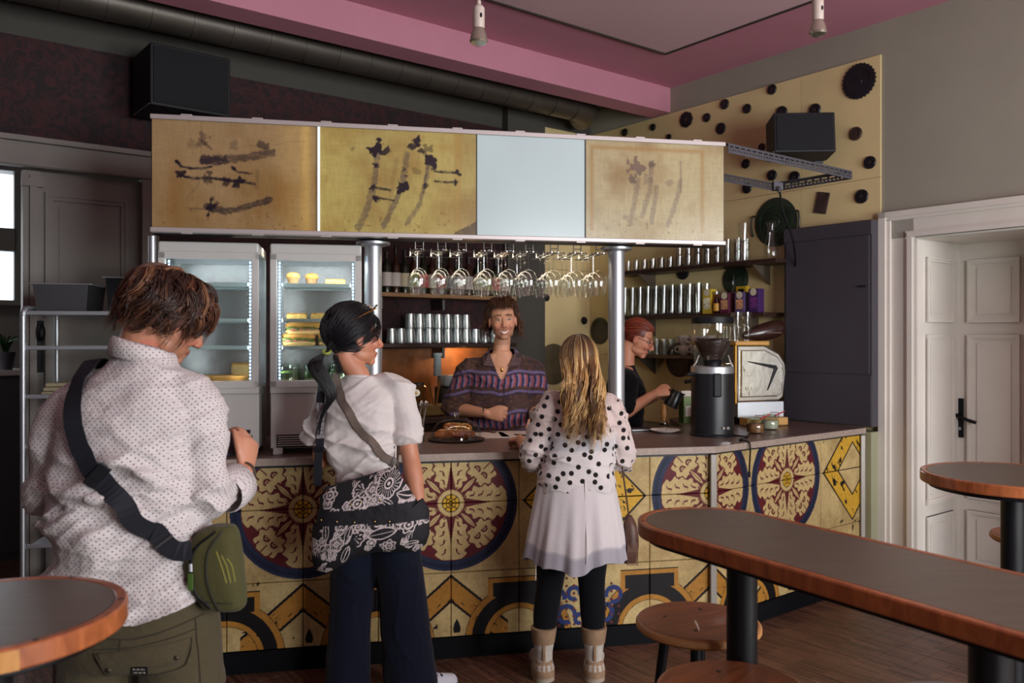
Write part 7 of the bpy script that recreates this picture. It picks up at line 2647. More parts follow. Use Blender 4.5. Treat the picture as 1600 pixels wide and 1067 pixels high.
# sling bag and its strap
slb = thing('sling_bag', 'olive green sling bag with dark webbing strap across the back of the man', 'bag', (MX + 0.245, MY - 0.06, 0.97))
off = Vector((0.245, -0.06, 0.97))
NAVY = M('navy_webbing', (18, 20, 30), 0.8, bump=0.2, bscale=400)
hits = []
for px, py in catmull([(152, 560), (146, 585), (146, 610), (152, 640), (160, 670), (172, 700), (190, 725), (212, 754), (240, 789), (268, 820), (286, 840)], 3):
 q = ml(px, py)
 h = back_hit(man_bvh, q[0] * 0.95, 1.6 + (q[2] - 1.6) * 0.955, 0.016)
 if h:
  hits.append((Vector(h[0]), Vector((h[1].x * 0.5, h[1].y, h[1].z * 0.3)).normalized()))
first_ = hits[0][0]
hits = [(Vector((first_.x + 0.02, 0.06, first_.z - 0.02)), Vector((-0.2, 0.5, 0.8))), (Vector((first_.x + 0.012, -0.01, first_.z + 0.030)), Vector((-0.2, 0.0, 1))),
  (Vector((first_.x + 0.004, first_.y + 0.02, first_.z + 0.020)), Vector((-0.2, -0.7, 0.7)))] + hits
last_ = hits[-1][0]
hits += [(Vector((last_.x + 0.035, last_.y - 0.004, last_.z - 0.035)), Vector((0, -1, 0.1))), (Vector((0.205, -0.130, 1.035)), Vector((0, -1, 0.3)))]
st = [(Vector(a) - off, b) for a, b in hits]
st_f = [(Vector(a), Vector(b)) for a, b in zip(catmull([tuple(h[0]) for h in st], 2), catmull([tuple(h[1]) for h in st], 2))]
strap(st_f, 0.052, 0.003).build('strap', NAVY, slb)
i_b = int(len(st_f) * 0.60)
for frac, nm, mt, wd_, ln_ in ((0.60, 'slider_buckle', BLACK_P, 0.068, 0.034), (0.93, 'metal_loop', STEEL_D, 0.060, 0.008)):
 i_b = int(len(st_f) * frac)
 p_, n_ = st_f[i_b]
 tt_ = (st_f[min(i_b + 1, len(st_f) - 1)][0] - st_f[i_b - 1][0]).normalized()
 s_ = tt_.cross(n_).normalized()
 Mb = Matrix((s_.to_4d(), tt_.to_4d(), n_.to_4d(), (0, 0, 0, 1))).transposed()
 Mb = Matrix(((s_.x, tt_.x, n_.x, p_.x + n_.x * 0.004), (s_.y, tt_.y, n_.y, p_.y + n_.y * 0.004), (s_.z, tt_.z, n_.z, p_.z + n_.z * 0.004), (0, 0, 0, 1)))
 MB().box(0, 0, 0.002, wd_, ln_, 0.007, bev=0.002, mat=Mb).build(nm, mt, slb)
BAG_O = cloth_mat('bag_olive', (74, 72, 42), 0.75, None, 0.25)
bb = MB()
# body: a plump pouch hanging at the right hip
ringsb = [(0.030, 0.0, -0.118, 0.042, 0.030), (0.022, 0.0, -0.10, 0.062, 0.045), (0.0, 0, -0.03, 0.078, 0.058), (-0.004, 0, 0.04, 0.076, 0.056), (0.006, 0, 0.095, 0.056, 0.044), (0.020, 0, 0.118, 0.032, 0.026)]
torso(bb, ringsb, 24, 4, 3.0)
Vb, Fb = fuse(bb, 0.006, 3)
Vb = wrinkle(Vb, normals(Vb, Fb), 0.006, 12.0, 31, (0.2, 0, 1))
np_mesh('pouch', Vb, Fb, BAG_O, slb)
bg_bvh = bvh_of(Vb, Fb)
for nm, pts, r, mt in (('zip_track', [(0.012, 0.105), (-0.040, 0.06), (-0.048, 0.0), (-0.036, -0.06), (0.0, -0.10)], 0.0035, BLACK_P),
      ('piping', [(0.030, 0.105), (0.000, 0.06), (-0.006, 0.0), (0.005, -0.06), (0.024, -0.108)], 0.0032, M('bag_piping', (40, 38, 30), 0.6)),
      ('stitch_line', [(-0.055, -0.085), (0.0, -0.082), (0.06, -0.088)], 0.0018, M('bag_piping'))):
 seam_line(bg_bvh, pts, r, mt, nm, slb, 0.001)
h = back_hit(bg_bvh, -0.046, 0.012, 0.004)
if h:
 MB().tube([h[0] + Vector((0, -0.003, 0.012)), h[0] + Vector((0.002, -0.006, -0.008))], 0.005, 10).build('zip_slider', STEEL, slb, smooth=True)
 MB().box(h[0].x + 0.001, h[0].y - 0.006, h[0].z - 0.036, 0.014, 0.004, 0.046, bev=0.0015).build('green_zip_pull', M('zip_green', (66, 96, 34), 0.6), slb)
# yellowish printed stripes on the pouch
for k in range(3):
 seam_line(bg_bvh, [(0.018 + 0.014 * k, 0.055 - 0.01 * k), (0.034 + 0.012 * k, 0.015), (0.046 + 0.010 * k, -0.03)], 0.0036, M('bag_stripe', (112, 106, 40), 0.8), 'printed_stripe', slb, -0.002)
# ------------------------------------------------------------------ woman with the black ponytail
WX, WY = -0.67, 3.72
wom = person('person in a white T-shirt and wide dark jeans with a black ponytail, looking right', (WX, WY, 0))
hW = head_matrix((-0.036, 0.005, 1.600), yaw=-1.02, pitch=-0.05, roll=0.0, s=1.12)
PW = dict(
 torso=[(0.055, 0, 0.84, 0.150, 0.10), (0.03, 0, 0.96, 0.128, 0.088), (0.0, 0, 1.10, 0.120, 0.083), (0.0, -0.005, 1.26, 0.140, 0.085), (0.01, -0.005, 1.36, 0.115, 0.07), (-0.005, 0.0, 1.42, 0.07, 0.055)],
 head=hW, neck=(-0.018, -0.005, 1.435), nk=0.92, arm=1.02, leg=0.95, fem=True,
 armL=[(-0.135, 0, 1.355), (-0.190, 0.03, 1.06), (-0.150, 0.26, 1.055)],
 armR=[(0.160, 0, 1.37), (0.220, -0.035, 1.075), (0.270, -0.110, 0.845)],
 handL=[(0.25, 0.95, 0.05), (0, 0, -1), -1], handR=[(0.05, 0.05, -1), (-0.9, 0.25, 0.0), -1, (0.2, 0.25, 0.2), 0.92, (0.35, 0.2)],
 legL=[(-0.03, 0, 0.82), (-0.06, 0.02, 0.46), (-0.072, -0.02, 0.09)], legR=[(0.14, 0, 0.82), (0.19, 0.02, 0.46), (0.215, -0.02, 0.09)], toeR=(0.85, 0.5, 0))
finish_body(PW, wom, (196, 134, 104), 0.005, lips=(160, 84, 76))
# T-shirt
tb_ = MB()
torso(tb_, [(0.025, 0, 0.93, 0.158, 0.112), (0.012, 0, 1.02, 0.156, 0.110), (0.0, 0, 1.12, 0.156, 0.108), (-0.002, -0.004, 1.25, 0.168, 0.108), (0.006, -0.004, 1.34, 0.160, 0.094), (0.004, 0.0, 1.40, 0.105, 0.076), (-0.010, 0.0, 1.432, 0.072, 0.066)])
limb(tb_, [(0.08, 0, 1.385), (0.160, 0, 1.365), (0.192, -0.005, 1.26), (0.207, -0.01, 1.165)], [0.058, 0.070, 0.070, 0.074], 16)
limb(tb_, [(-0.07, 0, 1.37), (-0.135, 0, 1.35), (-0.168, 0.012, 1.24), (-0.184, 0.025, 1.155)], [0.056, 0.066, 0.066, 0.068], 16)
V, F = fuse(tb_, 0.006, 5)
# open the sleeve hems: cut the rounded sleeve ends
Nn = normals(V, F)
lw = 0.5 + 0.5 * np.clip((1.30 - V[:, 2]) * 5, 0, 1)
V = wrinkle(V, Nn, 0.040, 6.0, 41, (0.6, 0, 1.0), lw)
V = wrinkle(V, normals(V, F), 0.026, 12.0, 47, (-0.5, 0, 1.0), lw)
V = wrinkle(V, normals(V, F), 0.022, 9.0, 49, (0.1, 0, 1.0), np.clip((1.10 - V[:, 2]) * 8, 0, 1))
slv = (np.abs(V[:, 0]) > 0.158 - 0.02 * (V[:, 0] < 0)) & (V[:, 2] < 1.25)
hem = np.where(V[:, 0] > 0.12, 1.128 + 0.10 * (V[:, 0] - 0.2), np.where(V[:, 0] < -0.125, 1.125, 0.955))
hem = np.where((np.abs(V[:, 0] - 0.004) < 0.152), 0.955, hem)
V, F = hem_cut(V, F, hem)
TEE = cloth_mat('white_jersey', (214, 206, 202), 0.85, None, 0.18)
tee = np_mesh('t_shirt', V, F, TEE, wom)
w_bvh = bvh_of(V, F)
q = MB()
q.tube([(-0.012 + 0.068 * math.cos(a), 0.0 + 0.063 * math.sin(a), 1.432 - 0.03 * (0.5 + 0.5 * math.sin(a))) for a in [2 * PI * k / 36 for k in range(37)]], 0.007, 10)
q.build('neckband', TEE, wom, smooth=True)
# jeans
JEAN = cloth_mat('dark_denim', (17, 22, 38), 0.85, None, 0.2)
jb = MB()
torso(jb, [(0.062, 0, 0.70, 0.182, 0.130), (0.060, 0, 0.80, 0.180, 0.130), (0.052, 0, 0.90, 0.160, 0.115), (0.035, 0, 0.98, 0.145, 0.10)])
limb(jb, [(-0.022, 0, 0.76), (-0.036, 0.0, 0.60), (-0.052, 0.01, 0.42), (-0.062, 0.0, 0.20), (-0.066, -0.01, 0.045)], [0.105, 0.104, 0.096, 0.098, 0.104], 18)
limb(jb, [(0.142, 0, 0.76), (0.160, 0.0, 0.60), (0.186, 0.01, 0.42), (0.208, 0.0, 0.20), (0.222, -0.01, 0.055)], [0.110, 0.112, 0.108, 0.114, 0.124], 18)
V2, F2 = fuse(jb, 0.008, 4)
V2 = wrinkle(V2, normals(V2, F2), 0.014, 4.5, 61, (1.0, 0, 0.35))
hemz = np.full(len(V2), 0.028)
V2, F2 = hem_cut(V2, F2, hemz)
np_mesh('jeans', V2, F2, JEAN, wom)
wj_bvh = bvh_of(V2, F2)
# sneakers
for (x, d) in ((-0.072, Vector((-0.1, 1, 0))), (0.225, Vector((0.85, 0.45, 0)))):
 d.normalize()
 s_ = MB()
 c = Vector((x, -0.01, 0))
 limb(s_, [c - d * 0.06 + Vector((0, 0, 0.045)), c + d * 0.06 + Vector((0, 0, 0.048)), c + d * 0.185 + Vector((0, 0, 0.036))], [0.040, 0.045, 0.034], 14)
 so = s_.build('sneaker', M('sneaker_white', (196, 196, 206), 0.5), wom, smooth=True)
 st = MB()
 lat = Vector((-d.y, d.x, 0))
 for k in range(4):
  p0 = c + d * (0.06 + 0.025 * k) + Vector((0, 0, 0.090 - 0.004 * k))
  st.tube([p0 - lat * 0.026, p0 + lat * 0.026], 0.004, 6)
 st.build('laces', M('lace_dark', (52, 58, 84), 0.7), so)
# bracelet
q = MB().tube([(0.266 + 0.030 * math.cos(a), -0.103 + 0.028 * math.sin(a), 0.868) for a in [k * PI / 12 for k in range(25)]], 0.0028, 8)
q.build('bracelet', M('gold', (206, 150, 84), 0.25, metal=1.0), wom, smooth=True)
# hair: combed back to a low ponytail
rh = random.Random(33)
MNW = np.array(hW)
BLK = (15, 14, 18)
keepW = lambda V: ~((V[:, 1] > 0.050) & (V[:, 2] < 0.066)) & ~((V[:, 2] < -0.045) & (V[:, 1] > -0.035)) & ~((V[:, 1] > 0.010) & (V[:, 2] < 0.012))
cv, cf, cc = skull_cap(hW, (0.082, 0.106, 0.097), (0, -0.014, 0.036), BLK, keepW)
tie_l = np.array([0.030, -0.122, -0.060])          # head-local, nape side
strands = []
for i in range(1100):
 th = rh.uniform(-2.5, 2.5)
 ph0 = rh.uniform(0.0, 1.18)
 if abs(th) > 1.3:
  ph0 = rh.uniform(0.2, 1.75)
 s0 = np.array([0.083 * math.sin(ph0) * math.sin(th), -0.014 + 0.107 * math.sin(ph0) * math.cos(th), 0.036 + 0.098 * math.cos(ph0)])
 if s0[1] > 0.055 and s0[2] < 0.07:
  continue
 t = np.linspace(0, 1, 14)[:, None]
 P = s0 * (1 - t) + tie_l * t
 # push out to the skull ellipsoid
 c0 = np.array([0, -0.014, 0.036])
 q_ = (P - c0) / np.array([0.083, 0.107, 0.098])
 ln = np.linalg.norm(q_, axis=1, keepdims=True)
 lift = 1.0 + rh.uniform(0.0, 0.16) * np.sin(np.pi * t) + 0.03
 P = np.where(ln < lift, c0 + (P - c0) / np.maximum(ln, 1e-3) * lift, P)
 P[-1] = tie_l
 P[-2] = P[-2] * 0.6 + tie_l * 0.4
 strands.append((hair_to_world(P, MNW), rh.uniform(0.0010, 0.0020), tint(BLK, rh.uniform(0.7, 1.9))))
tie_w = hair_to_world(tie_l[None], MNW)[0]
end_pts = [ml_ for ml_ in ((518, 615), (503, 650), (494, 690))]
tail = [tie_w, tie_w + np.array([-0.045, -0.030, -0.055])]
for px, py in end_pts:
 w = at(px, py, WY - 0.115)
 tail.append(np.array([w.x - WX, -0.115, w.z]))
tailc = np.array(catmull(tail, 5))
for i in range(330):
 a, r = rh.uniform(0, 6.28), math.sqrt(rh.random())
 k = len(tailc)
 t = np.linspace(0, 1, k)
 wid = 0.022 * np.sin(np.clip(t * 1.15 + 0.12, 0, 1) * PI) ** 0.8 + 0.008
 end = rh.uniform(0.72, 1.0)
 P = tailc.copy()
 P[:, 0] += wid * r * math.cos(a) + 0.004 * np.sin(t * 7 + a)
 P[:, 1] += 0.7 * wid * r * math.sin(a)
 P[:, 2] += 0.3 * wid * r * math.sin(a + 1)
 n_keep = max(8, int(k * end))
 idx = np.linspace(0, n_keep - 1, 14)
 P = np.stack([np.interp(idx, np.arange(k), P[:, j]) for j in range(3)], 1)
 strands.append((P, rh.uniform(0.0012, 0.0022), tint(BLK, rh.uniform(0.7, 2.0))))
for i in range(40):
 s0 = np.array([rh.uniform(0.01, 0.07), -0.09, -0.07])
 P = np.stack([s0 + np.array([0.004 * k * rh.uniform(-1, 1), 0.002 * k, -0.006 * k]) for k in range(14)])
 strands.append((hair_to_world(P, MNW), 0.0009, tint(BLK, 1.2)))
hair_object('hair', strands, wom)
np_mesh('hair_underlayer', cv, cf, HAIR_M, wom, cc)
q = MB().tube([tuple(tie_w + np.array([0.016 * math.cos(a), 0.016 * math.sin(a), 0.008 * math.sin(a)])) for a in [k * PI / 8 for k in range(17)]], 0.006, 8)
q.build('hair_tie', M('tie_green', (150, 160, 70), 0.7), wom, smooth=True)
gl = MB()
gp = lambda x, y, z: tuple(hair_to_world(np.array([[x, y, z]]), MNW)[0])
gl.tube([gp(-0.06, 0.045, 0.118), gp(0.0, 0.060, 0.133), gp(0.062, 0.045, 0.115)], 0.003, 8)
gl.tube([gp(0.066, 0.045, 0.112), gp(0.080, 0.00, 0.090), gp(0.086, -0.04, 0.066)], 0.0022, 8)
gl.tube([gp(0.030, 0.075, 0.122), gp(0.066, 0.045, 0.113)], 0.0035, 8)
gt = thing('sunglasses', 'gold-rimmed sunglasses pushed up on the black-haired customer\'s head', 'glasses', (WX, WY, 0))
gl.build('frame', M('gold'), gt, smooth=True)
for sx in (0.036,):
 ln_ = MB().ball((0, 0, 0), (0.024, 0.004, 0.018), 14, 8)
 lo_ = ln_.build('lens', glass_mat('dark_lens', (60, 54, 50), 0.15), gt, smooth=True)
 lo_.matrix_local = hW @ Matrix.Translation((sx, 0.062, 0.126)) @ Matrix.Rotation(-0.8, 4, 'X')
# ---- floral shoulder bag
BGX, BGY, BGZ = -0.60, 3.53, 0.845
bag = thing('floral_bag', 'black shoulder bag with a white flower print on the dark-haired customer\'s back', 'bag', (BGX, BGY, BGZ))
BW, BH = 0.50, 0.355
def floral(x, y):
 """white line flowers on black; x, y in metres from the bag's centre"""
 c = np.ones(x.shape + (3,)) * np.array(lin((20, 19, 24)))
 wht = (206, 192, 190)
 r_ = random.Random(12)
 items = []
 for k in range(105):
  items.append((r_.uniform(-0.25, 0.25), r_.uniform(-0.2, 0.2), r_.choice([0.014, 0.018, 0.022, 0.028]), r_.randint(0, 3), r_.uniform(0, 6.28)))
 items += [(0.085, 0.115, 0.052, 0, 0.3), (-0.02, 0.125, 0.045, 3, 3.4), (-0.165, 0.135, 0.032, 1, 0), (-0.045, 0.075, 0.034, 1, 0.5), (-0.06, -0.06, 0.05, 3, 0.4),
    (0.06, -0.07, 0.045, 2, 0), (-0.13, -0.075, 0.03, 0, 0), (0.17, -0.06, 0.035, 1, 0)]
 for (cx, cy, R, kind, a0) in items:
  dx, dy = x - cx, y - cy
  r = np.hypot(dx, dy)
  th = np.arctan2(dy, dx) + a0
  if kind == 0:       # five-petal flower
   edge = R * (0.80 + 0.22 * np.abs(np.cos(2.5 * th)))
   c = mixc(c, (20, 19, 24), r < edge + 0.004)
   c = mixc(c, wht, np.abs(r - edge) < 0.0032)
   c = mixc(c, wht, (r < edge * 0.9) & (r > edge * 0.45) & (np.abs(np.sin(th * 12)) < 0.34))
   c = mixc(c, wht, (np.abs(r - R * 0.32) < 0.0030))
   c = mixc(c, wht, r < R * 0.12)
  elif kind == 1:     # ringed round flower
   edge = R * (0.88 + 0.12 * np.cos(6 * th))
   c = mixc(c, (20, 19, 24), r < edge + 0.004)
   c = mixc(c, wht, np.abs(r - edge) < 0.0032)
   c = mixc(c, wht, np.abs(r - R * 0.48) < 0.0042)
   c = mixc(c, wht, r < R * 0.18)
  elif kind == 2:     # pair of leaves
   u_, w_ = dx * math.cos(a0) + dy * math.sin(a0), -dx * math.sin(a0) + dy * math.cos(a0)
   lf = (u_ / (R * 1.3)) ** 2 + (np.abs(w_) / (R * 0.5)) ** 1.5
   c = mixc(c, (20, 19, 24), lf < 1.2)
   c = mixc(c, wht, (np.abs(lf - 1) < 0.16))
   c = mixc(c, wht, (np.abs(w_) < 0.0018) & (lf < 0.7))
  else:               # fan of stamens
   fan = (np.abs(np.arctan2(np.sin(th), np.cos(th))) < 0.85)
   edge = R * (0.95 + 0.06 * np.cos(10 * th))
   c = mixc(c, (20, 19, 24), (r < edge + 0.004) & fan)
   c = mixc(c, wht, fan & (np.abs(r - edge) < 0.0034))
   c = mixc(c, wht, fan & (r < R * 0.8) & (np.abs(np.sin(th * 6)) < 0.22))
   c = mixc(c, wht, fan & (np.abs(r - R * 0.62) < 0.004) & (np.abs(np.sin(th * 6)) < 0.5))
 return c
nu, nv = 180, 150
u, v = np.meshgrid(np.linspace(0, 1, nu), np.linspace(0, 1, nv))
X = (u - 0.5)
wid = BW * (0.86 + 0.14 * np.clip((0.9 - v) * 2, 0, 1)) - 0.03 * np.clip((0.12 - v) * 8, 0, 1)
slope = 0.055 * X * 2
zx = (v - 0.5) * BH * (1 - 0.10 * (2 * X) ** 2 * (v > 0.5)) + slope + 0.02 * np.cos(X * 7) * (v < 0.2) - 0.025 * np.clip((np.abs(X) - 0.40) * 9, 0, 1) * np.sign(v - 0.5)
prof_ = (1 - np.abs(2 * u - 1) ** 3.2) ** 0.55 * (1 - np.abs(2 * v - 1) ** 3.2) ** 0.55
bulge = 0.075 * prof_ * (1.15 - 0.35 * v)
fold = 0.010 * (fbm(X * 9 + v * 3, v * 7, 71) - 0.5) * prof_
px_, pz_ = X * wid - 0.095 * np.clip((v - 0.35) / 0.65, 0, 1) * np.clip(X * 2, 0, 1), zx
front = np.stack([px_, -bulge - fold, pz_], -1).reshape(-1, 3)
backp = np.stack([px_, 0.045 * prof_, pz_], -1).reshape(-1, 3)
col = floral(px_ * 1.0, pz_ - slope)
band_z = 0.012 + 0.10 * (px_ + 0.02) * 0.9
band = (np.abs(pz_ - band_z) < 0.030 + 0.010 * (px_ > 0))
col = mixc(col, (18, 18, 24), band)
i = np.arange(nv - 1)[:, None] * nu + np.arange(nu - 1)[None, :]
F1 = np.stack([i, i + 1, i + nu + 1, i + nu], -1).reshape(-1, 4)
F2b = F1[:, ::-1] + nu * nv
BAGM = M('floral_cotton', attr='Col', rough=0.75, bump=0.1, bscale=120)
cfl = col.reshape(-1, 3)
np_mesh('bag_body', np.concatenate([front, backp]), np.concatenate([F1, F2b]), BAGM, bag, np.concatenate([cfl, cfl]))
fb_bvh = bvh_of(front, F1)
def bag_hit(x, z, off):
 h = fb_bvh.ray_cast(Vector((x, -1, z)), Vector((0, 1, 0)))
 return h[0] + Vector((0, -off, 0)) if h[0] is not None else None
for (x, dz) in ((-0.20, -0.004), (-0.13, -0.012), (-0.055, -0.02), (0.03, -0.024), (0.09, -0.03), (-0.07, 0.055), (-0.03, 0.062), (0.05, 0.062)):
 h = bag_hit(x, 0.012 + 0.09 * (x + 0.02) + dz, 0.002)
 if h:
  MB().ball(h, (0.005, 0.003, 0.005), 12, 6).build('stud', M('brass_stud', (206, 180, 120), 0.25, metal=1.0), bag, smooth=True)
tp_ = MB().tube(catmull([(-0.20, -0.004, BH / 2 - 0.062), (-0.08, -0.010, BH / 2 - 0.028), (0.03, -0.010, BH / 2 + 0.004), (0.105, -0.004, BH / 2 + 0.010)], 6), 0.005, 8)
tp_.build('top_binding', NAVY, bag, smooth=True)
offb = Vector((WX - BGX, WY - BGY, -BGZ))
def wl(px, py, yy):
 w = at(px, py, WY + yy)
 return Vector((w.x - WX, yy, w.z))
# dark strap over the left shoulder
hits = [(wl(503, 600, 0.02) + Vector((0, 0, 0.01)), Vector((-0.4, 0, 1)))]
for px, py in ((499, 612), (498, 630), (498, 650), (498, 670), (498, 690), (497, 710), (496, 735), (496, 760)):
 q = wl(px, py, -0.12)
 h = back_hit(w_bvh, q.x, q.z, 0.004)
 yy = h[0].y if h and h[0].y < -0.03 else -0.11
 hits.append((Vector((q.x, min(yy, -0.085), q.z)), Vector((-0.15, -1, 0))))
s1 = [(Vector(a) + offb, b) for a, b in hits]
s1f = [(Vector(a), Vector(b)) for a, b in zip(catmull([tuple(h[0]) for h in s1], 3), catmull([tuple(h[1]) for h in s1], 3))]
strap(s1f, 0.036, 0.004).build('dark_strap', NAVY, bag)
a_, n_ = s1f[int(len(s1f) * 0.68)]
MB().box(a_.x, a_.y - 0.004, a_.z, 0.046, 0.010, 0.022, bev=0.002).build('strap_slider', BLACK_P, bag)
# patterned upper part of that strap
pt_ = strap([(a + Vector((0, -0.0045, 0)), n) for a, n in s1f[6:16]], 0.034, 0.0015)
ptv = np.array([tuple(q) for q in pt_.v])
nst = np.random.default_rng(3).random(len(ptv))
po_ = pt_.build('patterned_strap_part', M('strap_pattern', (140, 134, 134), 0.8, var=0.9, vscale=90), bag)
# taupe crossbody strap from the left shoulder to the right hip: a small bag of its own, worn under the print bag
cb_ = thing('crossbody_strap', 'taupe crossbody strap running diagonally over the white T-shirt', 'strap', (WX, WY, 0))
hits = []
for px, py in catmull([(519, 592), (524, 602), (534, 620), (546, 641), (560, 664), (576, 684), (592, 703), (606, 719), (616, 732)], 3):
 q = wl(px, py, -0.10)
 h = back_hit(w_bvh, q.x, q.z, 0.010)
 if h:
  hits.append(h)
f0 = Vector(hits[0][0])
hits = [(f0 + Vector((-0.012, 0.075, 0.018)), Vector((-0.2, 0.3, 1))), (f0 + Vector((-0.008, 0.04, 0.022)), Vector((-0.2, 0, 1)))] + hits
s2 = [(Vector(a), Vector(b)) for a, b in zip(catmull([tuple(h[0]) for h in hits], 4), catmull([tuple(h[1]) for h in hits], 4))]
strap(s2, 0.034, 0.003).build('webbing', cloth_mat('taupe_webbing', (112, 98, 90), 0.8, None, 0.1), cb_)
a_, n_ = s2[int(len(s2) * 0.90)]
MB().ball(a_ + n_ * 0.004, (0.022, 0.008, 0.022), 12, 8).build('strap_buckle', M('taupe_plastic', (92, 82, 76), 0.5), cb_, smooth=True)
# ------------------------------------------------------------------ blonde woman in the dotted blouse
BX, BY = 0.325, 3.93
blo = person('person with long blonde hair in polka-dot blouse, pale tunic and boots', (BX, BY, 0))
hB = head_matrix((-0.010, 0.01, 1.478), yaw=0.12, pitch=-0.05, s=0.96)
PB = dict(
 torso=[(-0.02, 0, 0.78, 0.150, 0.10), (-0.01, 0, 0.92, 0.125, 0.085), (0.0, 0, 1.06, 0.120, 0.08), (0.0, 0, 1.20, 0.130, 0.08), (0.003, 0, 1.28, 0.10, 0.065), (0.0, 0, 1.33, 0.06, 0.05)],
 head=hB, neck=(-0.004, 0.0, 1.335), nk=0.85, arm=0.92, leg=0.86, foot=0.72, fem=True,
 armL=[(-0.130, 0, 1.275), (-0.225, 0.06, 1.045), (-0.285, 0.30, 1.085)],
 armR=[(0.140, 0, 1.275), (0.205, 0.03, 1.04), (0.150, 0.29, 1.085)],
 handL=[(-0.35, 0.85, -0.15), (0.2, -0.1, -1), -1, (0.5, 0.7, 0.5), 0.88, (0.5, 0.3)], handR=[(-0.5, 0.8, 0.0), (0, 0, -1), -1, (0.3, 0.4, 0.3), 0.88],
 legL=[(-0.115, 0, 0.76), (-0.150, 0.02, 0.44), (-0.176, -0.02, 0.10)], legR=[(0.055, 0, 0.76), (0.052, 0.02, 0.44), (0.060, -0.02, 0.10)])
finish_body(PB, blo, (200, 144, 116), 0.005)
# leggings
LEG = cloth_mat('black_leggings', (8, 9, 15), 0.8, None, 0.05)
lb_ = MB()
torso(lb_, [(-0.03, 0, 0.70, 0.150, 0.10), (-0.03, 0, 0.80, 0.155, 0.105), (-0.02, 0, 0.90, 0.13, 0.09)])
limb(lb_, [(-0.110, 0, 0.76), (-0.132, 0.005, 0.60), (-0.145, 0.01, 0.44), (-0.166, -0.005, 0.30), (-0.176, -0.015, 0.18)], [0.092, 0.084, 0.064, 0.060, 0.046], 16)
limb(lb_, [(0.050, 0, 0.76), (0.050, 0.005, 0.60), (0.052, 0.01, 0.44), (0.057, -0.005, 0.30), (0.060, -0.015, 0.18)], [0.092, 0.084, 0.064, 0.060, 0.046], 16)
V2, F2 = fuse(lb_, 0.007, 4)
np_mesh('leggings', V2, F2, LEG, blo)
# boots
SUEDE = M('suede_tan', (150, 122, 94), 0.8, var=0.18, vscale=30, bump=0.1)
CANV = M('boot_canvas', (186, 178, 166), 0.8, var=0.14, vscale=40, bump=0.1)
for (x, tw) in ((-0.176, -0.030), (0.060, 0.030)):
 b_ = MB()
 b_.lathe([(0.044, 0.04), (0.041, 0.09), (0.042, 0.13), (0.051, 0.19), (0.058, 0.235), (0.055, 0.240), (0.048, 0.19)], 22, x, -0.02, 0)
 limb(b_, [(x, -0.040, 0.058), (x + tw * 0.2, 0.05, 0.055), (x + tw, 0.145, 0.045)], [0.050, 0.046, 0.038], 14)
 bo = b_.build('boot', CANV, blo, smooth=True)
 h_ = MB().lathe([(0.050, 0.024), (0.0505, 0.05), (0.046, 0.075), (0.036, 0.095)], 18, x, -0.040, 0)
 h_.build('suede_heel_cap', SUEDE, bo, smooth=True)
 MB().lathe([(0.0515, 0.172), (0.0545, 0.19), (0.0605, 0.234), (0.061, 0.243), (0.056, 0.244)], 22, x, -0.02, 0).build('suede_cuff', SUEDE, bo, smooth=True)
 MB().box(x, -0.066, 0.125, 0.013, 0.010, 0.11, bev=0.002).build('back_strap', SUEDE, bo)
 so = MB()
 so.prism([(x + 0.050 * math.cos(a) + (tw * max(0, math.sin(a))), -0.025 + (0.050 if math.sin(a) < 0 else 0.215) * math.sin(a)) for a in [2 * PI * k / 28 for k in range(28)]], 0.0, 0.022)
 so.build('sole', M('boot_sole', (170, 156, 138), 0.7), bo)
# tunic skirt with soft pleats and a sheer hem
n, m = 120, 46
th = np.linspace(0, 2 * PI, n, endpoint=False)[None, :]
tt = np.linspace(0, 1, m)[:, None]
z = 0.955 - tt * (0.400 + 0.022 * np.sin(3 * th + 0.6) + 0.012 * np.sin(7 * th))
rx = 0.172 + 0.070 * tt ** 0.8
ry = 0.128 + 0.058 * tt ** 0.8
pl = 1 + tt ** 1.2 * (0.050 * np.sin(11 * th + 0.8) + 0.028 * np.sin(23 * th + 1.5 + 2 * tt)) + 0.010 * np.sin(17 * th) * tt
Xs = -0.022 + rx * np.cos(th) * pl
Ys = 0.0 + ry * np.sin(th) * pl
Vs = np.stack([Xs, Ys, z + 0 * th], -1).reshape(-1, 3)
i = np.arange(m - 1)[:, None] * n + np.arange(n)[None, :]
j = np.arange(m - 1)[:, None] * n + (np.arange(n)[None, :] + 1) % n
Fs = np.stack([i, j, j + n, i + n], -1).reshape(-1, 4)
colS = np.ones((m, n, 3)) * np.array(lin((206, 198, 198)))
sheer = np.clip((tt - 0.80) * 30, 0, 1) * np.ones((1, n))
colS = mixc(colS, (142, 140, 150), sheer * 0.75)
top_b = (tt < 0.075) * np.ones((1, n))
colS = mixc(colS, (176, 160, 164), top_b * 0.6)
TUN = cloth_mat('tunic_chiffon', (200, 190, 190), 0.8, None, 0.12, attr='Col')
sk = np_mesh('tunic_skirt', Vs, Fs, TUN, blo, colS.reshape(-1, 3))
MB().tube(catmull([(0.008, -0.134, 0.95), (0.010, -0.150, 0.80), (0.013, -0.176, 0.66), (0.012, -0.186, 0.58)], 6), 0.0022, 6).build('centre_seam', TUN if False else M('seam_white', (214, 208, 206), 0.8), sk)
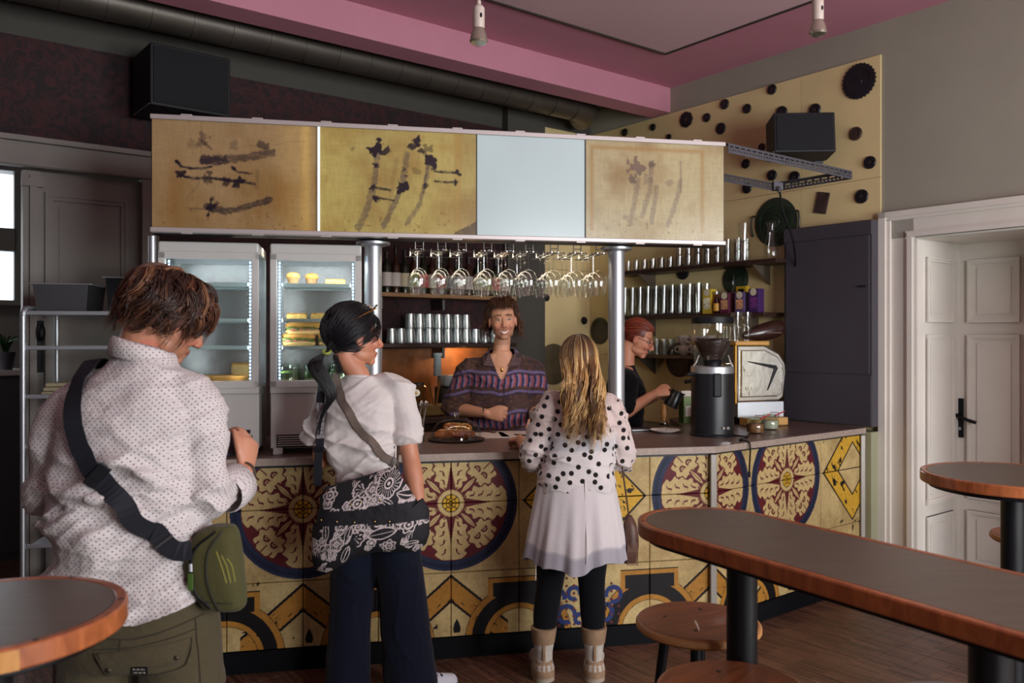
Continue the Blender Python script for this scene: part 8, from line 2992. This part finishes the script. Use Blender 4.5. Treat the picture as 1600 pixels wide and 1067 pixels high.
# blouse
bb_ = MB()
torso(bb_, [(-0.022, 0, 0.86, 0.188, 0.140), (-0.018, 0, 0.92, 0.188, 0.140), (-0.010, 0, 1.02, 0.172, 0.126), (0.0, 0, 1.12, 0.160, 0.112), (0.004, 0, 1.22, 0.165, 0.105), (0.004, 0, 1.285, 0.145, 0.090), (0.0, 0.0, 1.325, 0.085, 0.070), (-0.002, 0.0, 1.350, 0.060, 0.058)])
limb(bb_, [(-0.08, 0, 1.295), (-0.135, 0, 1.265), (-0.188, 0.02, 1.16), (-0.225, 0.05, 1.05), (-0.232, 0.085, 1.015)], [0.050, 0.066, 0.074, 0.076, 0.058], 16)
limb(bb_, [(-0.230, 0.07, 1.02), (-0.250, 0.16, 1.05)], [0.062, 0.048], 14)
limb(bb_, [(0.08, 0, 1.295), (0.140, 0, 1.265), (0.180, 0.01, 1.16), (0.205, 0.03, 1.05), (0.203, 0.05, 1.00)], [0.050, 0.066, 0.070, 0.070, 0.052], 16)
limb(bb_, [(0.205, 0.05, 1.02), (0.190, 0.14, 1.05)], [0.060, 0.048], 14)
V, F = fuse(bb_, 0.006, 5)
lw = 0.55 + 0.45 * np.clip(np.abs(V[:, 0]) * 5, 0, 1)
V = wrinkle(V, normals(V, F), 0.034, 7.0, 81, (0.25, 0, 1.0), lw)
V = wrinkle(V, normals(V, F), 0.016, 15.0, 84, (-0.2, 0, 1.0), lw)
hem = 0.893 + 0.010 * np.sin(V[:, 0] * 40) - 0.03 * np.clip((-V[:, 0] - 0.15) * 20, 0, 1)
V, F = hem_cut(V, F, hem, np.abs(V[:, 0]) > 0.26)
cB = np.ones((len(V), 3)) * np.array(lin((210, 202, 200)))
aa = np.clip((V[:, 2] - 1.13) * 20, 0, 1) * 0.55 + 0.35 * (np.abs(V[:, 0]) > 0.165)
sk_ = np.array(lin((206, 178, 168)))
aa = np.clip(aa, 0, 0.6)[:, None]
cB = cB * (1 - aa) + sk_ * aa
bnd = ((np.abs(V[:, 2] - 1.105) < 0.026) & (np.abs(V[:, 0]) < 0.15))[:, None] * 0.5
cB = cB * (1 - bnd) + np.array(lin((178, 178, 186))) * bnd
DOTS = cloth_mat('polka_dot_chiffon', (212, 204, 200), 0.8, ((34, 28, 30), 0.048, 0.0118, 0.62, 0.4), 0.15, attr='Col')
np_mesh('blouse', V, F, DOTS, blo, cB, uv=box_uv(V, normals(V, F)))
# small brown tasselled bag at her right hip
q = at(986, 835, BY + 0.02)
t = thing('tassel_bag', 'small brown fringed bag hanging at the blonde customer\'s right hip', 'bag', (q.x, q.y, q.z))
sm_ = MB()
torso(sm_, [(0, 0, -0.13, 0.022, 0.03), (0.0, 0, -0.05, 0.036, 0.05), (-0.004, 0, 0.04, 0.032, 0.045), (-0.01, 0, 0.09, 0.014, 0.02)], 18, 4, 2.2)
sm_.build('pouch', M('brown_leather', (84, 56, 44), 0.5, var=0.35, vscale=30, bump=0.2), t, smooth=True)
fr_ = MB()
for k in range(9):
 x = -0.018 + 0.0045 * k
 fr_.tube([(x, -0.035, 0.0), (x * 1.3, -0.05, -0.07), (x * 1.4, -0.045, -0.135)], [0.002, 0.003, 0.002], 6)
fr_.build('fringe', M('brown_fringe', (104, 72, 56), 0.6), t)
MB().tube(catmull([(-0.01, 0, 0.085), (-0.03, -0.04, 0.2), (-0.05, -0.06, 0.33)], 5), 0.004, 8).build('cord', M('cord_brown', (70, 48, 40), 0.7), t, smooth=True)
# pendant cord at the left hem
MB().tube([(-0.215, -0.12, 0.56), (-0.217, -0.122, 0.49)], 0.002, 6).build('hem_cord', M('seam_white'), blo)
# long wavy blonde hair
rh = random.Random(55)
MNB = np.array(hB)
strands = []
GOLD = [(166, 122, 70), (196, 152, 92), (112, 78, 48), (214, 178, 122), (150, 106, 60)]
ROOT = np.array(lin((66, 46, 36)))
NB = 28
t = np.linspace(0, 1, NB)
t1 = 0.40
fall = np.clip((t - t1) / (1 - t1), 0, 1)
for lock in range(74):
 th = -PI + 2 * PI * (lock + 0.5) / 74 + rh.uniform(-0.05, 0.05)
 if abs(th) < 0.80:
  continue
 th = th
 zend = rh.uniform(1.09, 1.23) if abs(th) > 1.5 else rh.uniform(1.14, 1.30)
 lp, la, lf = rh.uniform(0, 6.28), rh.uniform(0.014, 0.030), rh.uniform(8.5, 13.0)
 lx, ly = rh.uniform(-0.012, 0.016), rh.uniform(0, 0.03)
 lc_ = np.array(lin(GOLD[rh.randint(0, 4)]))
 sc0 = rh.uniform(1.0, 1.10)
 for i in range(22):
  ph0 = rh.uniform(0.02, 1.05)
  thi = th + rh.gauss(0, 0.05)
  sc = sc0 + rh.uniform(0, 0.06)
  ph = ph0 + (1.62 - ph0) * np.minimum(1, t / t1)
  x = 0.083 * sc * np.sin(ph) * math.sin(thi)
  y = -0.014 + 0.104 * sc * np.sin(ph) * math.cos(thi)
  zz = 0.036 + 0.097 * sc * np.cos(ph)
  P = hair_to_world(np.stack([x, y, zz], 1), MNB)
  k0 = int(t1 * NB)
  base = P[k0].copy()
  m_ = t > t1
  jx, jy, jz = rh.gauss(0, 0.004), rh.gauss(0, 0.004), rh.uniform(-0.03, 0.05)
  tx = 0.012 + 0.55 * base[0] + 0.35 * (round((base[0] + lx) / 0.034) * 0.034) + lx
  ty = -0.125 - ly if abs(th) > 1.0 else base[1] - 0.05
  P[m_, 2] = base[2] + (zend + jz - base[2]) * fall[m_]
  P[m_, 0] = base[0] + (tx - base[0]) * np.sin(fall[m_] * PI / 2) + jx * np.sin(fall[m_] * PI)
  P[m_, 1] = base[1] + (ty - base[1]) * np.sin(np.minimum(1, fall[m_] * 1.8) * PI / 2) + jy * np.sin(fall[m_] * PI)
  amp = la * fall ** 1.1
  P[:, 0] += amp * np.sin(fall * lf + lp + jz * 2.5)
  P[:, 1] += 0.7 * amp * np.cos(fall * lf + lp)
  c0 = lc_ * rh.uniform(0.8, 1.2)
  mixr = np.clip(1.15 - t * 2.6, 0, 1)[:, None] * rh.uniform(0.7, 1)
  strands.append((P, rh.uniform(0.0013, 0.0024), ROOT * mixr + c0 * (1 - mixr)))
hair_object('hair', strands, blo)
kb_ = lambda V: ~((V[:, 1] > 0.055) & (V[:, 2] < 0.07)) & ~((V[:, 2] < -0.055) & (V[:, 1] > 0.0))
cv, cf, cc = skull_cap(hB, (0.083, 0.105, 0.097), (0, -0.014, 0.036), (78, 54, 38), kb_)
np_mesh('hair_underlayer', cv, cf, HAIR_M, blo, cc)
# ------------------------------------------------------------------ young barista facing the room
SX, SY = -0.06, 5.36
bar_ = person('person in a patterned purple-brown shirt standing behind the counter, smiling at the customers', (SX, SY, 0))
hS = head_matrix((0.000, -0.022, 1.706), yaw=PI + 0.10, pitch=-0.03, roll=0.06, s=1.08)
PS = dict(
 torso=[(-0.02, 0, 0.84, 0.155, 0.105), (-0.02, 0, 0.98, 0.150, 0.10), (-0.025, 0, 1.16, 0.158, 0.10), (-0.028, 0, 1.34, 0.165, 0.10), (-0.022, 0.005, 1.43, 0.13, 0.075), (-0.012, 0.0, 1.50, 0.075, 0.06)],
 head=hS, neck=(-0.008, 0.002, 1.510), nk=0.98, arm=1.08,
 armL=[(0.165, 0.01, 1.405), (0.215, 0.03, 1.13), (0.200, -0.20, 1.10)],
 armR=[(-0.225, 0.01, 1.395), (-0.300, -0.03, 1.145), (-0.098, -0.205, 1.132)],
 handL=[(-0.1, -0.9, -0.2), (-0.3, 0, -0.9), 1], handR=[(0.97, -0.22, -0.06), (0.15, 0.95, -0.25), 1, (0.95, 1.25, 0.9), 1.08, (0.45, 0.4)],
 legL=[(0.08, 0, 0.86), (0.09, -0.02, 0.48), (0.10, 0.03, 0.09)], legR=[(-0.12, 0, 0.86), (-0.13, -0.02, 0.48), (-0.14, 0.03, 0.09)], toe=(0, -1, 0))
finish_body(PS, bar_, (206, 150, 122), 0.0042, smile=True, beard=(110, 70, 48), lips=(176, 96, 86), brow=(58, 36, 24), eye=(40, 28, 22))
def shirt_paint(V):
 x, z = V[:, 0] + 0.02, V[:, 2]
 side = np.sign(x)
 n = fbm(x * 30, z * 30, 91)
 c = np.ones((len(V), 3)) * np.array(lin((74, 54, 50)))
 c = mixc(c, (50, 42, 52), np.clip((n - 0.5) * 6, 0, 1) * 0.8)
 c = mixc(c, (112, 80, 66), np.clip((fbm(x * 60, z * 60, 92) - 0.6) * 8, 0, 0.6))
 zz = z + 0.9 * (np.abs(x) - 0.10) ** 2 - 0.09 * np.abs(x) + 0.004 * np.sin(x * 40)
 per = 0.125
 ph = ((zz - 1.02) / per) % 1.0
 row = np.floor((zz - 1.02) / per).astype(int)
 # lavender arcs on top of every block
 c = mixc(c, (112, 100, 146), np.clip((0.075 - np.abs(ph - 0.86)) / 0.03, 0, 1) * (0.55 + 0.5 * n))
 c = mixc(c, (40, 40, 66), np.clip((0.03 - np.abs(ph - 0.74)) / 0.015, 0, 1) * 0.8)
 blk_ = (ph < 0.70) & (ph > 0.10) & ((row % 2) == 0)
 st = ((x * 26 + 0.10 * np.sin(z * 60) + row * 0.37) % 1.0)
 c = mixc(c, (84, 76, 116), blk_ * 0.75)
 c = mixc(c, (156, 78, 74), blk_ & (st < 0.30))
 c = mixc(c, (30, 32, 58), blk_ & (st > 0.46) & (st < 0.66))
 c = mixc(c, (128, 116, 150), blk_ & (st > 0.80))
 return c
sb = MB()
torso(sb, [(-0.02, 0, 0.80, 0.215, 0.140), (-0.02, 0, 0.95, 0.212, 0.138), (-0.022, 0, 1.12, 0.208, 0.136), (-0.026, 0, 1.26, 0.212, 0.130), (-0.028, 0, 1.36, 0.212, 0.116), (-0.026, 0.006, 1.435, 0.175, 0.095), (-0.016, 0.012, 1.495, 0.118, 0.080), (-0.010, 0.02, 1.535, 0.080, 0.066)])
limb(sb, [(-0.12, 0.01, 1.425), (-0.222, 0.01, 1.39), (-0.270, -0.005, 1.28), (-0.300, -0.028, 1.165)], [0.066, 0.082, 0.088, 0.092], 16)
limb(sb, [(0.08, 0.01, 1.43), (0.165, 0.01, 1.40), (0.198, 0.02, 1.28), (0.216, 0.03, 1.15)], [0.066, 0.080, 0.084, 0.086], 16)
V, F = fuse(sb, 0.006, 4)
# open V-neck: press the cloth back below the throat
Nn = normals(V, F)
V = wrinkle(V, Nn, 0.030, 6.0, 95, (0.4, 0, 1.0))
V = wrinkle(V, normals(V, F), 0.008, 13.0, 96, (-0.4, 0, 1.0))
vx = np.abs(V[:, 0] + 0.002)
vneck = (V[:, 1] < -0.02) & (V[:, 2] > 1.345) & (vx < 0.012 + (V[:, 2] - 1.345) * 0.42)
V, F, used = cull(V, F, ~vneck)
hem = np.where(V[:, 0] < -0.215, 1.105, np.where(V[:, 0] > 0.172, 1.10, 0.80))
hem = np.where(np.abs(V[:, 0] + 0.02) < 0.20, 0.80, hem)
V, F = hem_cut(V, F, hem)
BSH = cloth_mat('barista_shirt', (80, 60, 60), 0.8, None, 0.12, attr='Col')
np_mesh('shirt', V, F, BSH, bar_, shirt_paint(V))
s_bvh = bvh_of(V, F)
# chest skin in the opening
ck = MB()
torso(ck, [(-0.004, -0.048, 1.33, 0.03, 0.03), (-0.004, -0.040, 1.40, 0.07, 0.040), (-0.004, -0.026, 1.46, 0.085, 0.042), (-0.006, -0.010, 1.52, 0.056, 0.048)])
cv, cf = fuse(ck, 0.006, 4)
np_mesh('chest_skin', cv, cf, SKIN_M, bar_, np.ones((len(cv), 3)) * np.array(lin((200, 144, 116))))
def front_hit(bvh, x, z, off):
 h = bvh.ray_cast(Vector((x, -1.2, z)), Vector((0, 1, 0)))
 if h[0] is None:
  return None
 n_ = h[1] if h[1].y < 0 else -h[1]
 return h[0] + n_ * off, n_
# collar wings
for sx in (-1, 1):
 P = [Vector((-0.006 + sx * 0.070, 0.025, 1.535)), Vector((-0.006 + sx * 0.080, -0.045, 1.500)), Vector((-0.006 + sx * 0.045, -0.100, 1.415)), Vector((-0.006 + sx * 0.118, -0.098, 1.425)), Vector((-0.006 + sx * 0.125, -0.030, 1.475))]
 m_ = MB()
 v = [tuple(p) for p in P] + [tuple(p + Vector((0, -0.006, 0.004))) for p in P]
 n = len(P)
 f = [tuple(range(n)), tuple(range(2 * n - 1, n - 1, -1))] + [(k, n + k, n + (k + 1) % n, (k + 1) % n) for k in range(n)]
 vv = np.array(v)
 o = m_.add(v, f).build('collar', M('collar_cloth', (84, 62, 66), 0.8, var=0.4, vscale=60), bar_, bevel=0.003)
# placket and buttons
for k, z in enumerate((1.30, 1.21, 1.12, 1.03)):
 h = front_hit(s_bvh, 0.0, z, 0.002)
 if h:
  MB().ball(h[0], (0.006, 0.003, 0.006), 10, 6).build('shirt_button', M('button_brown', (60, 44, 36), 0.4), bar_, smooth=True)
pts = [front_hit(s_bvh, 0.010, z, 0.001) for z in np.linspace(1.33, 0.9, 12)]
MB().tube([p[0] for p in pts if p], 0.0022, 6).build('placket_edge', M('placket', (44, 36, 44), 0.8), bar_)
# necklace with a pendant, bracelet
nk = [(-0.004 + 0.062 * math.sin(a), 0.008 - 0.077 * math.cos(a) * (0.9 if math.cos(a) > 0 else 0.6), 1.475 - 0.048 * max(0, math.cos(a)) + 0.01) for a in [k * PI / 14 - PI for k in range(29)]]
MB().tube(nk, 0.0030, 8).build('necklace', M('gold'), bar_, smooth=True)
MB().ball((-0.004, -0.090, 1.400), (0.009, 0.005, 0.017), 12, 8).build('pendant', M('gold'), bar_, smooth=True)
q = MB().tube([(-0.118, -0.190 + 0.031 * math.cos(a), 1.134 + 0.031 * math.sin(a)) for a in [k * PI / 12 for k in range(25)]], 0.004, 8)
q.build('bracelet', M('bracelet_dark', (36, 32, 30), 0.6), bar_, smooth=True)
# dark trousers
tb_ = MB()
torso(tb_, [(-0.02, 0, 0.74, 0.175, 0.12), (-0.02, 0, 0.86, 0.172, 0.12), (-0.02, 0, 0.96, 0.16, 0.11)])
for x0, x1 in ((-0.115, -0.14), (0.075, 0.10)):
 limb(tb_, [(x0, 0, 0.80), ((x0 + x1) / 2, -0.02, 0.48), (x1, 0.01, 0.07)], [0.10, 0.078, 0.068], 16)
V2, F2 = fuse(tb_, 0.012, 3)
np_mesh('trousers', V2, F2, cloth_mat('black_trousers', (22, 22, 28), 0.85), bar_)
# hair: short fringe in front, long at the nape
rh = random.Random(77)
MNS = np.array(hS)
HB = [(84, 50, 34), (110, 68, 44), (62, 38, 28)]
strands = []
for i in range(1300):
 th = rh.uniform(-PI, PI)
 nape = abs(th) > 1.75
 ph0 = rh.uniform(0.0, 0.8)
 if abs(th) < 1.1:
  ph1 = rh.uniform(0.98, 1.30)
 elif not nape:
  ph1 = rh.uniform(1.30, 1.72)
 else:
  ph1 = 1.75
 t = np.linspace(0, 1, 14)
 tt_ = np.minimum(1, t / (0.6 if nape else 1.0))
 ph = ph0 + (ph1 - ph0) * tt_
 sc = rh.uniform(1.03, 1.28)
 thv = th + 0.25 * t * rh.uniform(-1, 1)
 x = 0.080 * sc * np.sin(ph) * np.sin(thv)
 y = -0.014 + 0.103 * sc * np.sin(ph) * np.cos(thv)
 z = 0.040 + 0.094 * sc * np.cos(ph)
 if nape:
  f_ = np.clip((t - 0.6) / 0.4, 0, 1)
  z = z - f_ * rh.uniform(0.05, 0.155)
  x = x * (1 + 0.45 * f_)
  x = x + 0.008 * np.sin(f_ * 9 + i)
  y = y + 0.02 * f_
 a = 0.010 * t
 x = x + a * np.sin(t * 9 + i * 1.3)
 z = z + a * np.cos(t * 8 + i)
 strands.append((hair_to_world(np.stack([x, y, z], 1), MNS), rh.uniform(0.0013, 0.0024), tint(HB[i % 3], rh.uniform(0.7, 1.2))))
hair_object('hair', strands, bar_)
ks = lambda V: ~((V[:, 1] > 0.046) & (V[:, 2] < 0.078)) & ~((V[:, 2] < -0.02) & (V[:, 1] > -0.06)) & ~((V[:, 1] > -0.02) & (V[:, 2] < 0.026))
cv, cf, cc = skull_cap(hS, (0.081, 0.104, 0.094), (0, -0.014, 0.040), (70, 43, 30), ks)
np_mesh('hair_underlayer', cv, cf, HAIR_M, bar_, cc)
# ------------------------------------------------------------------ red-haired barista at the machine, seen in profile
RX, RY = 0.76, 5.66
red = person('person with tied-back red hair and black T-shirt, in profile behind the counter', (RX, RY, 0))
hR = head_matrix((0.092, -0.02, 1.592), yaw=-PI / 2 - 0.22, pitch=-0.42, roll=0.0, s=1.03)
PR = dict(
 torso=[(-0.01, 0, 0.84, 0.105, 0.15), (-0.01, 0, 0.98, 0.10, 0.14), (0.0, 0, 1.14, 0.10, 0.145), (0.005, 0, 1.28, 0.095, 0.150), (0.005, 0, 1.36, 0.075, 0.12), (0.01, 0, 1.41, 0.055, 0.065)],
 head=hR, neck=(0.020, -0.005, 1.425), nk=0.95, fem=True,
 armL=[(0.0, 0.165, 1.32), (0.05, 0.22, 1.10), (0.24, 0.05, 1.20)],
 armR=[(0.0, -0.165, 1.315), (-0.02, -0.235, 1.115), (0.185, -0.165, 1.235)],
 handL=[(0.85, -0.45, 0.1), (0, -0.3, -0.9), 1, (0.7, 0.9, 0.6), 0.95], handR=[(0.93, 0.10, 0.20), (0.15, 0.85, -0.5), 1, (0.7, 0.9, 0.6), 0.98, (0.5, 0.4)],
 legL=[(-0.01, 0.09, 0.84), (0.0, 0.10, 0.47), (-0.03, 0.11, 0.09)], legR=[(-0.01, -0.09, 0.84), (0.0, -0.10, 0.47), (-0.03, -0.11, 0.09)], toe=(1, 0, 0))
finish_body(PR, red, (206, 142, 112), 0.0045, lips=(176, 100, 90), brow=(140, 80, 50))
sb = MB()
torso(sb, [(-0.01, 0, 0.82, 0.140, 0.185), (-0.01, 0, 0.96, 0.138, 0.182), (0.0, 0, 1.12, 0.138, 0.178), (0.008, 0, 1.26, 0.132, 0.178), (0.006, 0, 1.34, 0.105, 0.150), (0.010, 0, 1.395, 0.072, 0.085), (0.016, 0, 1.42, 0.062, 0.066)])
limb(sb, [(0.0, -0.10, 1.35), (0.0, -0.165, 1.32), (-0.012, -0.205, 1.22), (-0.018, -0.23, 1.15)], [0.058, 0.072, 0.070, 0.068], 16)
limb(sb, [(0.0, 0.10, 1.35), (0.0, 0.165, 1.32), (0.02, 0.20, 1.22), (0.035, 0.22, 1.16)], [0.058, 0.072, 0.070, 0.068], 16)
V, F = fuse(sb, 0.007, 4)
V = wrinkle(V, normals(V, F), 0.016, 7.0, 101, (0.3, 0.3, 1.0))
np_mesh('t_shirt', V, F, cloth_mat('black_jersey', (12, 12, 17), 0.85), red)
tb_ = MB()
torso(tb_, [(-0.01, 0, 0.74, 0.125, 0.17), (-0.01, 0, 0.86, 0.122, 0.165), (-0.01, 0, 0.94, 0.11, 0.15)])
for y in (-0.09, 0.09):
 limb(tb_, [(-0.01, y, 0.80), (0.0, y * 1.1, 0.48), (-0.03, y * 1.2, 0.07)], [0.095, 0.075, 0.064], 16)
V2, F2 = fuse(tb_, 0.012, 3)
np_mesh('trousers', V2, F2, cloth_mat('black_trousers', (22, 22, 28)), red)
rh = random.Random(91)
MNR = np.array(hR)
HR = [(128, 50, 30), (150, 62, 36), (100, 38, 26)]
strands = []
tie_r = np.array([0.0, -0.125, 0.0])
for i in range(800):
 th = rh.uniform(-2.6, 2.6)
 ph0 = rh.uniform(0.0, 1.12)
 if abs(th) > 1.3:
  ph0 = rh.uniform(0.2, 1.7)
 c0 = np.array([0, -0.014, 0.038])
 s0 = c0 + np.array([0.080 * math.sin(ph0) * math.sin(th), 0.104 * math.sin(ph0) * math.cos(th), 0.096 * math.cos(ph0)])
 if s0[1] > 0.055 and s0[2] < 0.078:
  continue
 t = np.linspace(0, 1, 12)[:, None]
 P = s0 * (1 - t) + tie_r * t
 q_ = (P - c0) / np.array([0.080, 0.104, 0.096])
 ln = np.linalg.norm(q_, axis=1, keepdims=True)
 lift = 1.02 + rh.uniform(0.0, 0.06) * np.sin(np.pi * t)
 P = np.where(ln < lift, c0 + (P - c0) / np.maximum(ln, 1e-3) * lift, P)
 P[-1] = tie_r
 strands.append((hair_to_world(P, MNR), rh.uniform(0.0012, 0.0022), tint(HR[i % 3], rh.uniform(0.7, 1.25))))
for i in range(110):
 a, r = rh.uniform(0, 6.28), 0.02 * math.sqrt(rh.random())
 t = np.linspace(0, 1, 12)
 P = np.stack([r * math.cos(a) * np.sin(t * 3) + 0 * t, -0.125 - 0.03 * np.sin(t * 2.4), 0.0 + r * math.sin(a) - 0.10 * t ** 1.4 - 0.02 * t], 1)
 strands.append((hair_to_world(P, MNR), 0.0020, tint(HR[i % 3], rh.uniform(0.7, 1.25))))
hair_object('hair', strands, red)
kr = lambda V: ~((V[:, 1] > 0.048) & (V[:, 2] < 0.092)) & ~((V[:, 2] < -0.035) & (V[:, 1] > -0.06)) & ~((V[:, 1] > 0.0) & (V[:, 2] < 0.020))
cv, cf, cc = skull_cap(hR, (0.079, 0.103, 0.095), (0, -0.014, 0.038), (104, 42, 28), kr)
np_mesh('hair_underlayer', cv, cf, HAIR_M, red, cc)
gpr = lambda x, y, z: tuple(hair_to_world(np.array([[x, y, z]]), MNR)[0])
gl = thing('eyeglasses', 'thin wire glasses worn by the red-haired barista', 'glasses', (RX, RY, 0))
for sx in (-1, 1):
 MB().tube([gpr(sx * 0.033 + 0.020 * math.cos(a), 0.104, 0.006 + 0.016 * math.sin(a)) for a in [k * PI / 10 for k in range(21)]], 0.0016, 6).build('lens_rim', M('gold'), gl, smooth=True)
 MB().tube([gpr(sx * 0.053, 0.102, 0.010), gpr(sx * 0.074, 0.05, 0.014), gpr(sx * 0.080, -0.01, 0.012)], 0.0016, 6).build('temple_arm', M('gold'), gl, smooth=True)
MB().tube([gpr(-0.013, 0.105, 0.010), gpr(0.0, 0.112, 0.013), gpr(0.013, 0.105, 0.010)], 0.0016, 6).build('bridge', M('gold'), gl, smooth=True)
# black milk pitcher in her hand
t = thing('milk_pitcher', 'black milk pitcher tilted in the red-haired barista\'s hands', 'pitcher', (RX + 0.285, RY - 0.16, 1.145), 0.0)
Mt = Matrix.Rotation(0.45, 4, 'Y') @ Matrix.Scale(1.0, 4)
PB_ = M('pitcher_black', (20, 22, 26), 0.3)
MB().lathe([(0.046, 0.0), (0.048, 0.01), (0.044, 0.06), (0.038, 0.10), (0.040, 0.115), (0.037, 0.115), (0.035, 0.10), (0.04, 0.012), (0, 0.010)], 24, mat=Mt).build('jug', PB_, t, smooth=True)
q = MB().tube(catmull([(-0.040, 0, 0.10), (-0.070, 0, 0.095), (-0.072, 0, 0.04), (-0.046, 0, 0.025)], 6), 0.005, 8)
MB().add(q.v, q.f, Mt).build('handle', PB_, t, smooth=True)
q = MB().add([(0.034, -0.016, 0.10), (0.034, 0.016, 0.10), (0.058, 0, 0.120), (0.036, -0.018, 0.116), (0.036, 0.018, 0.116), (0.040, 0, 0.085)], [(0, 2, 3), (1, 4, 2), (5, 2, 0), (5, 1, 2), (3, 2, 4), (0, 3, 4, 1), (5, 0, 1)])
MB().add(q.v, q.f, Mt).build('pouring_lip', PB_, t)
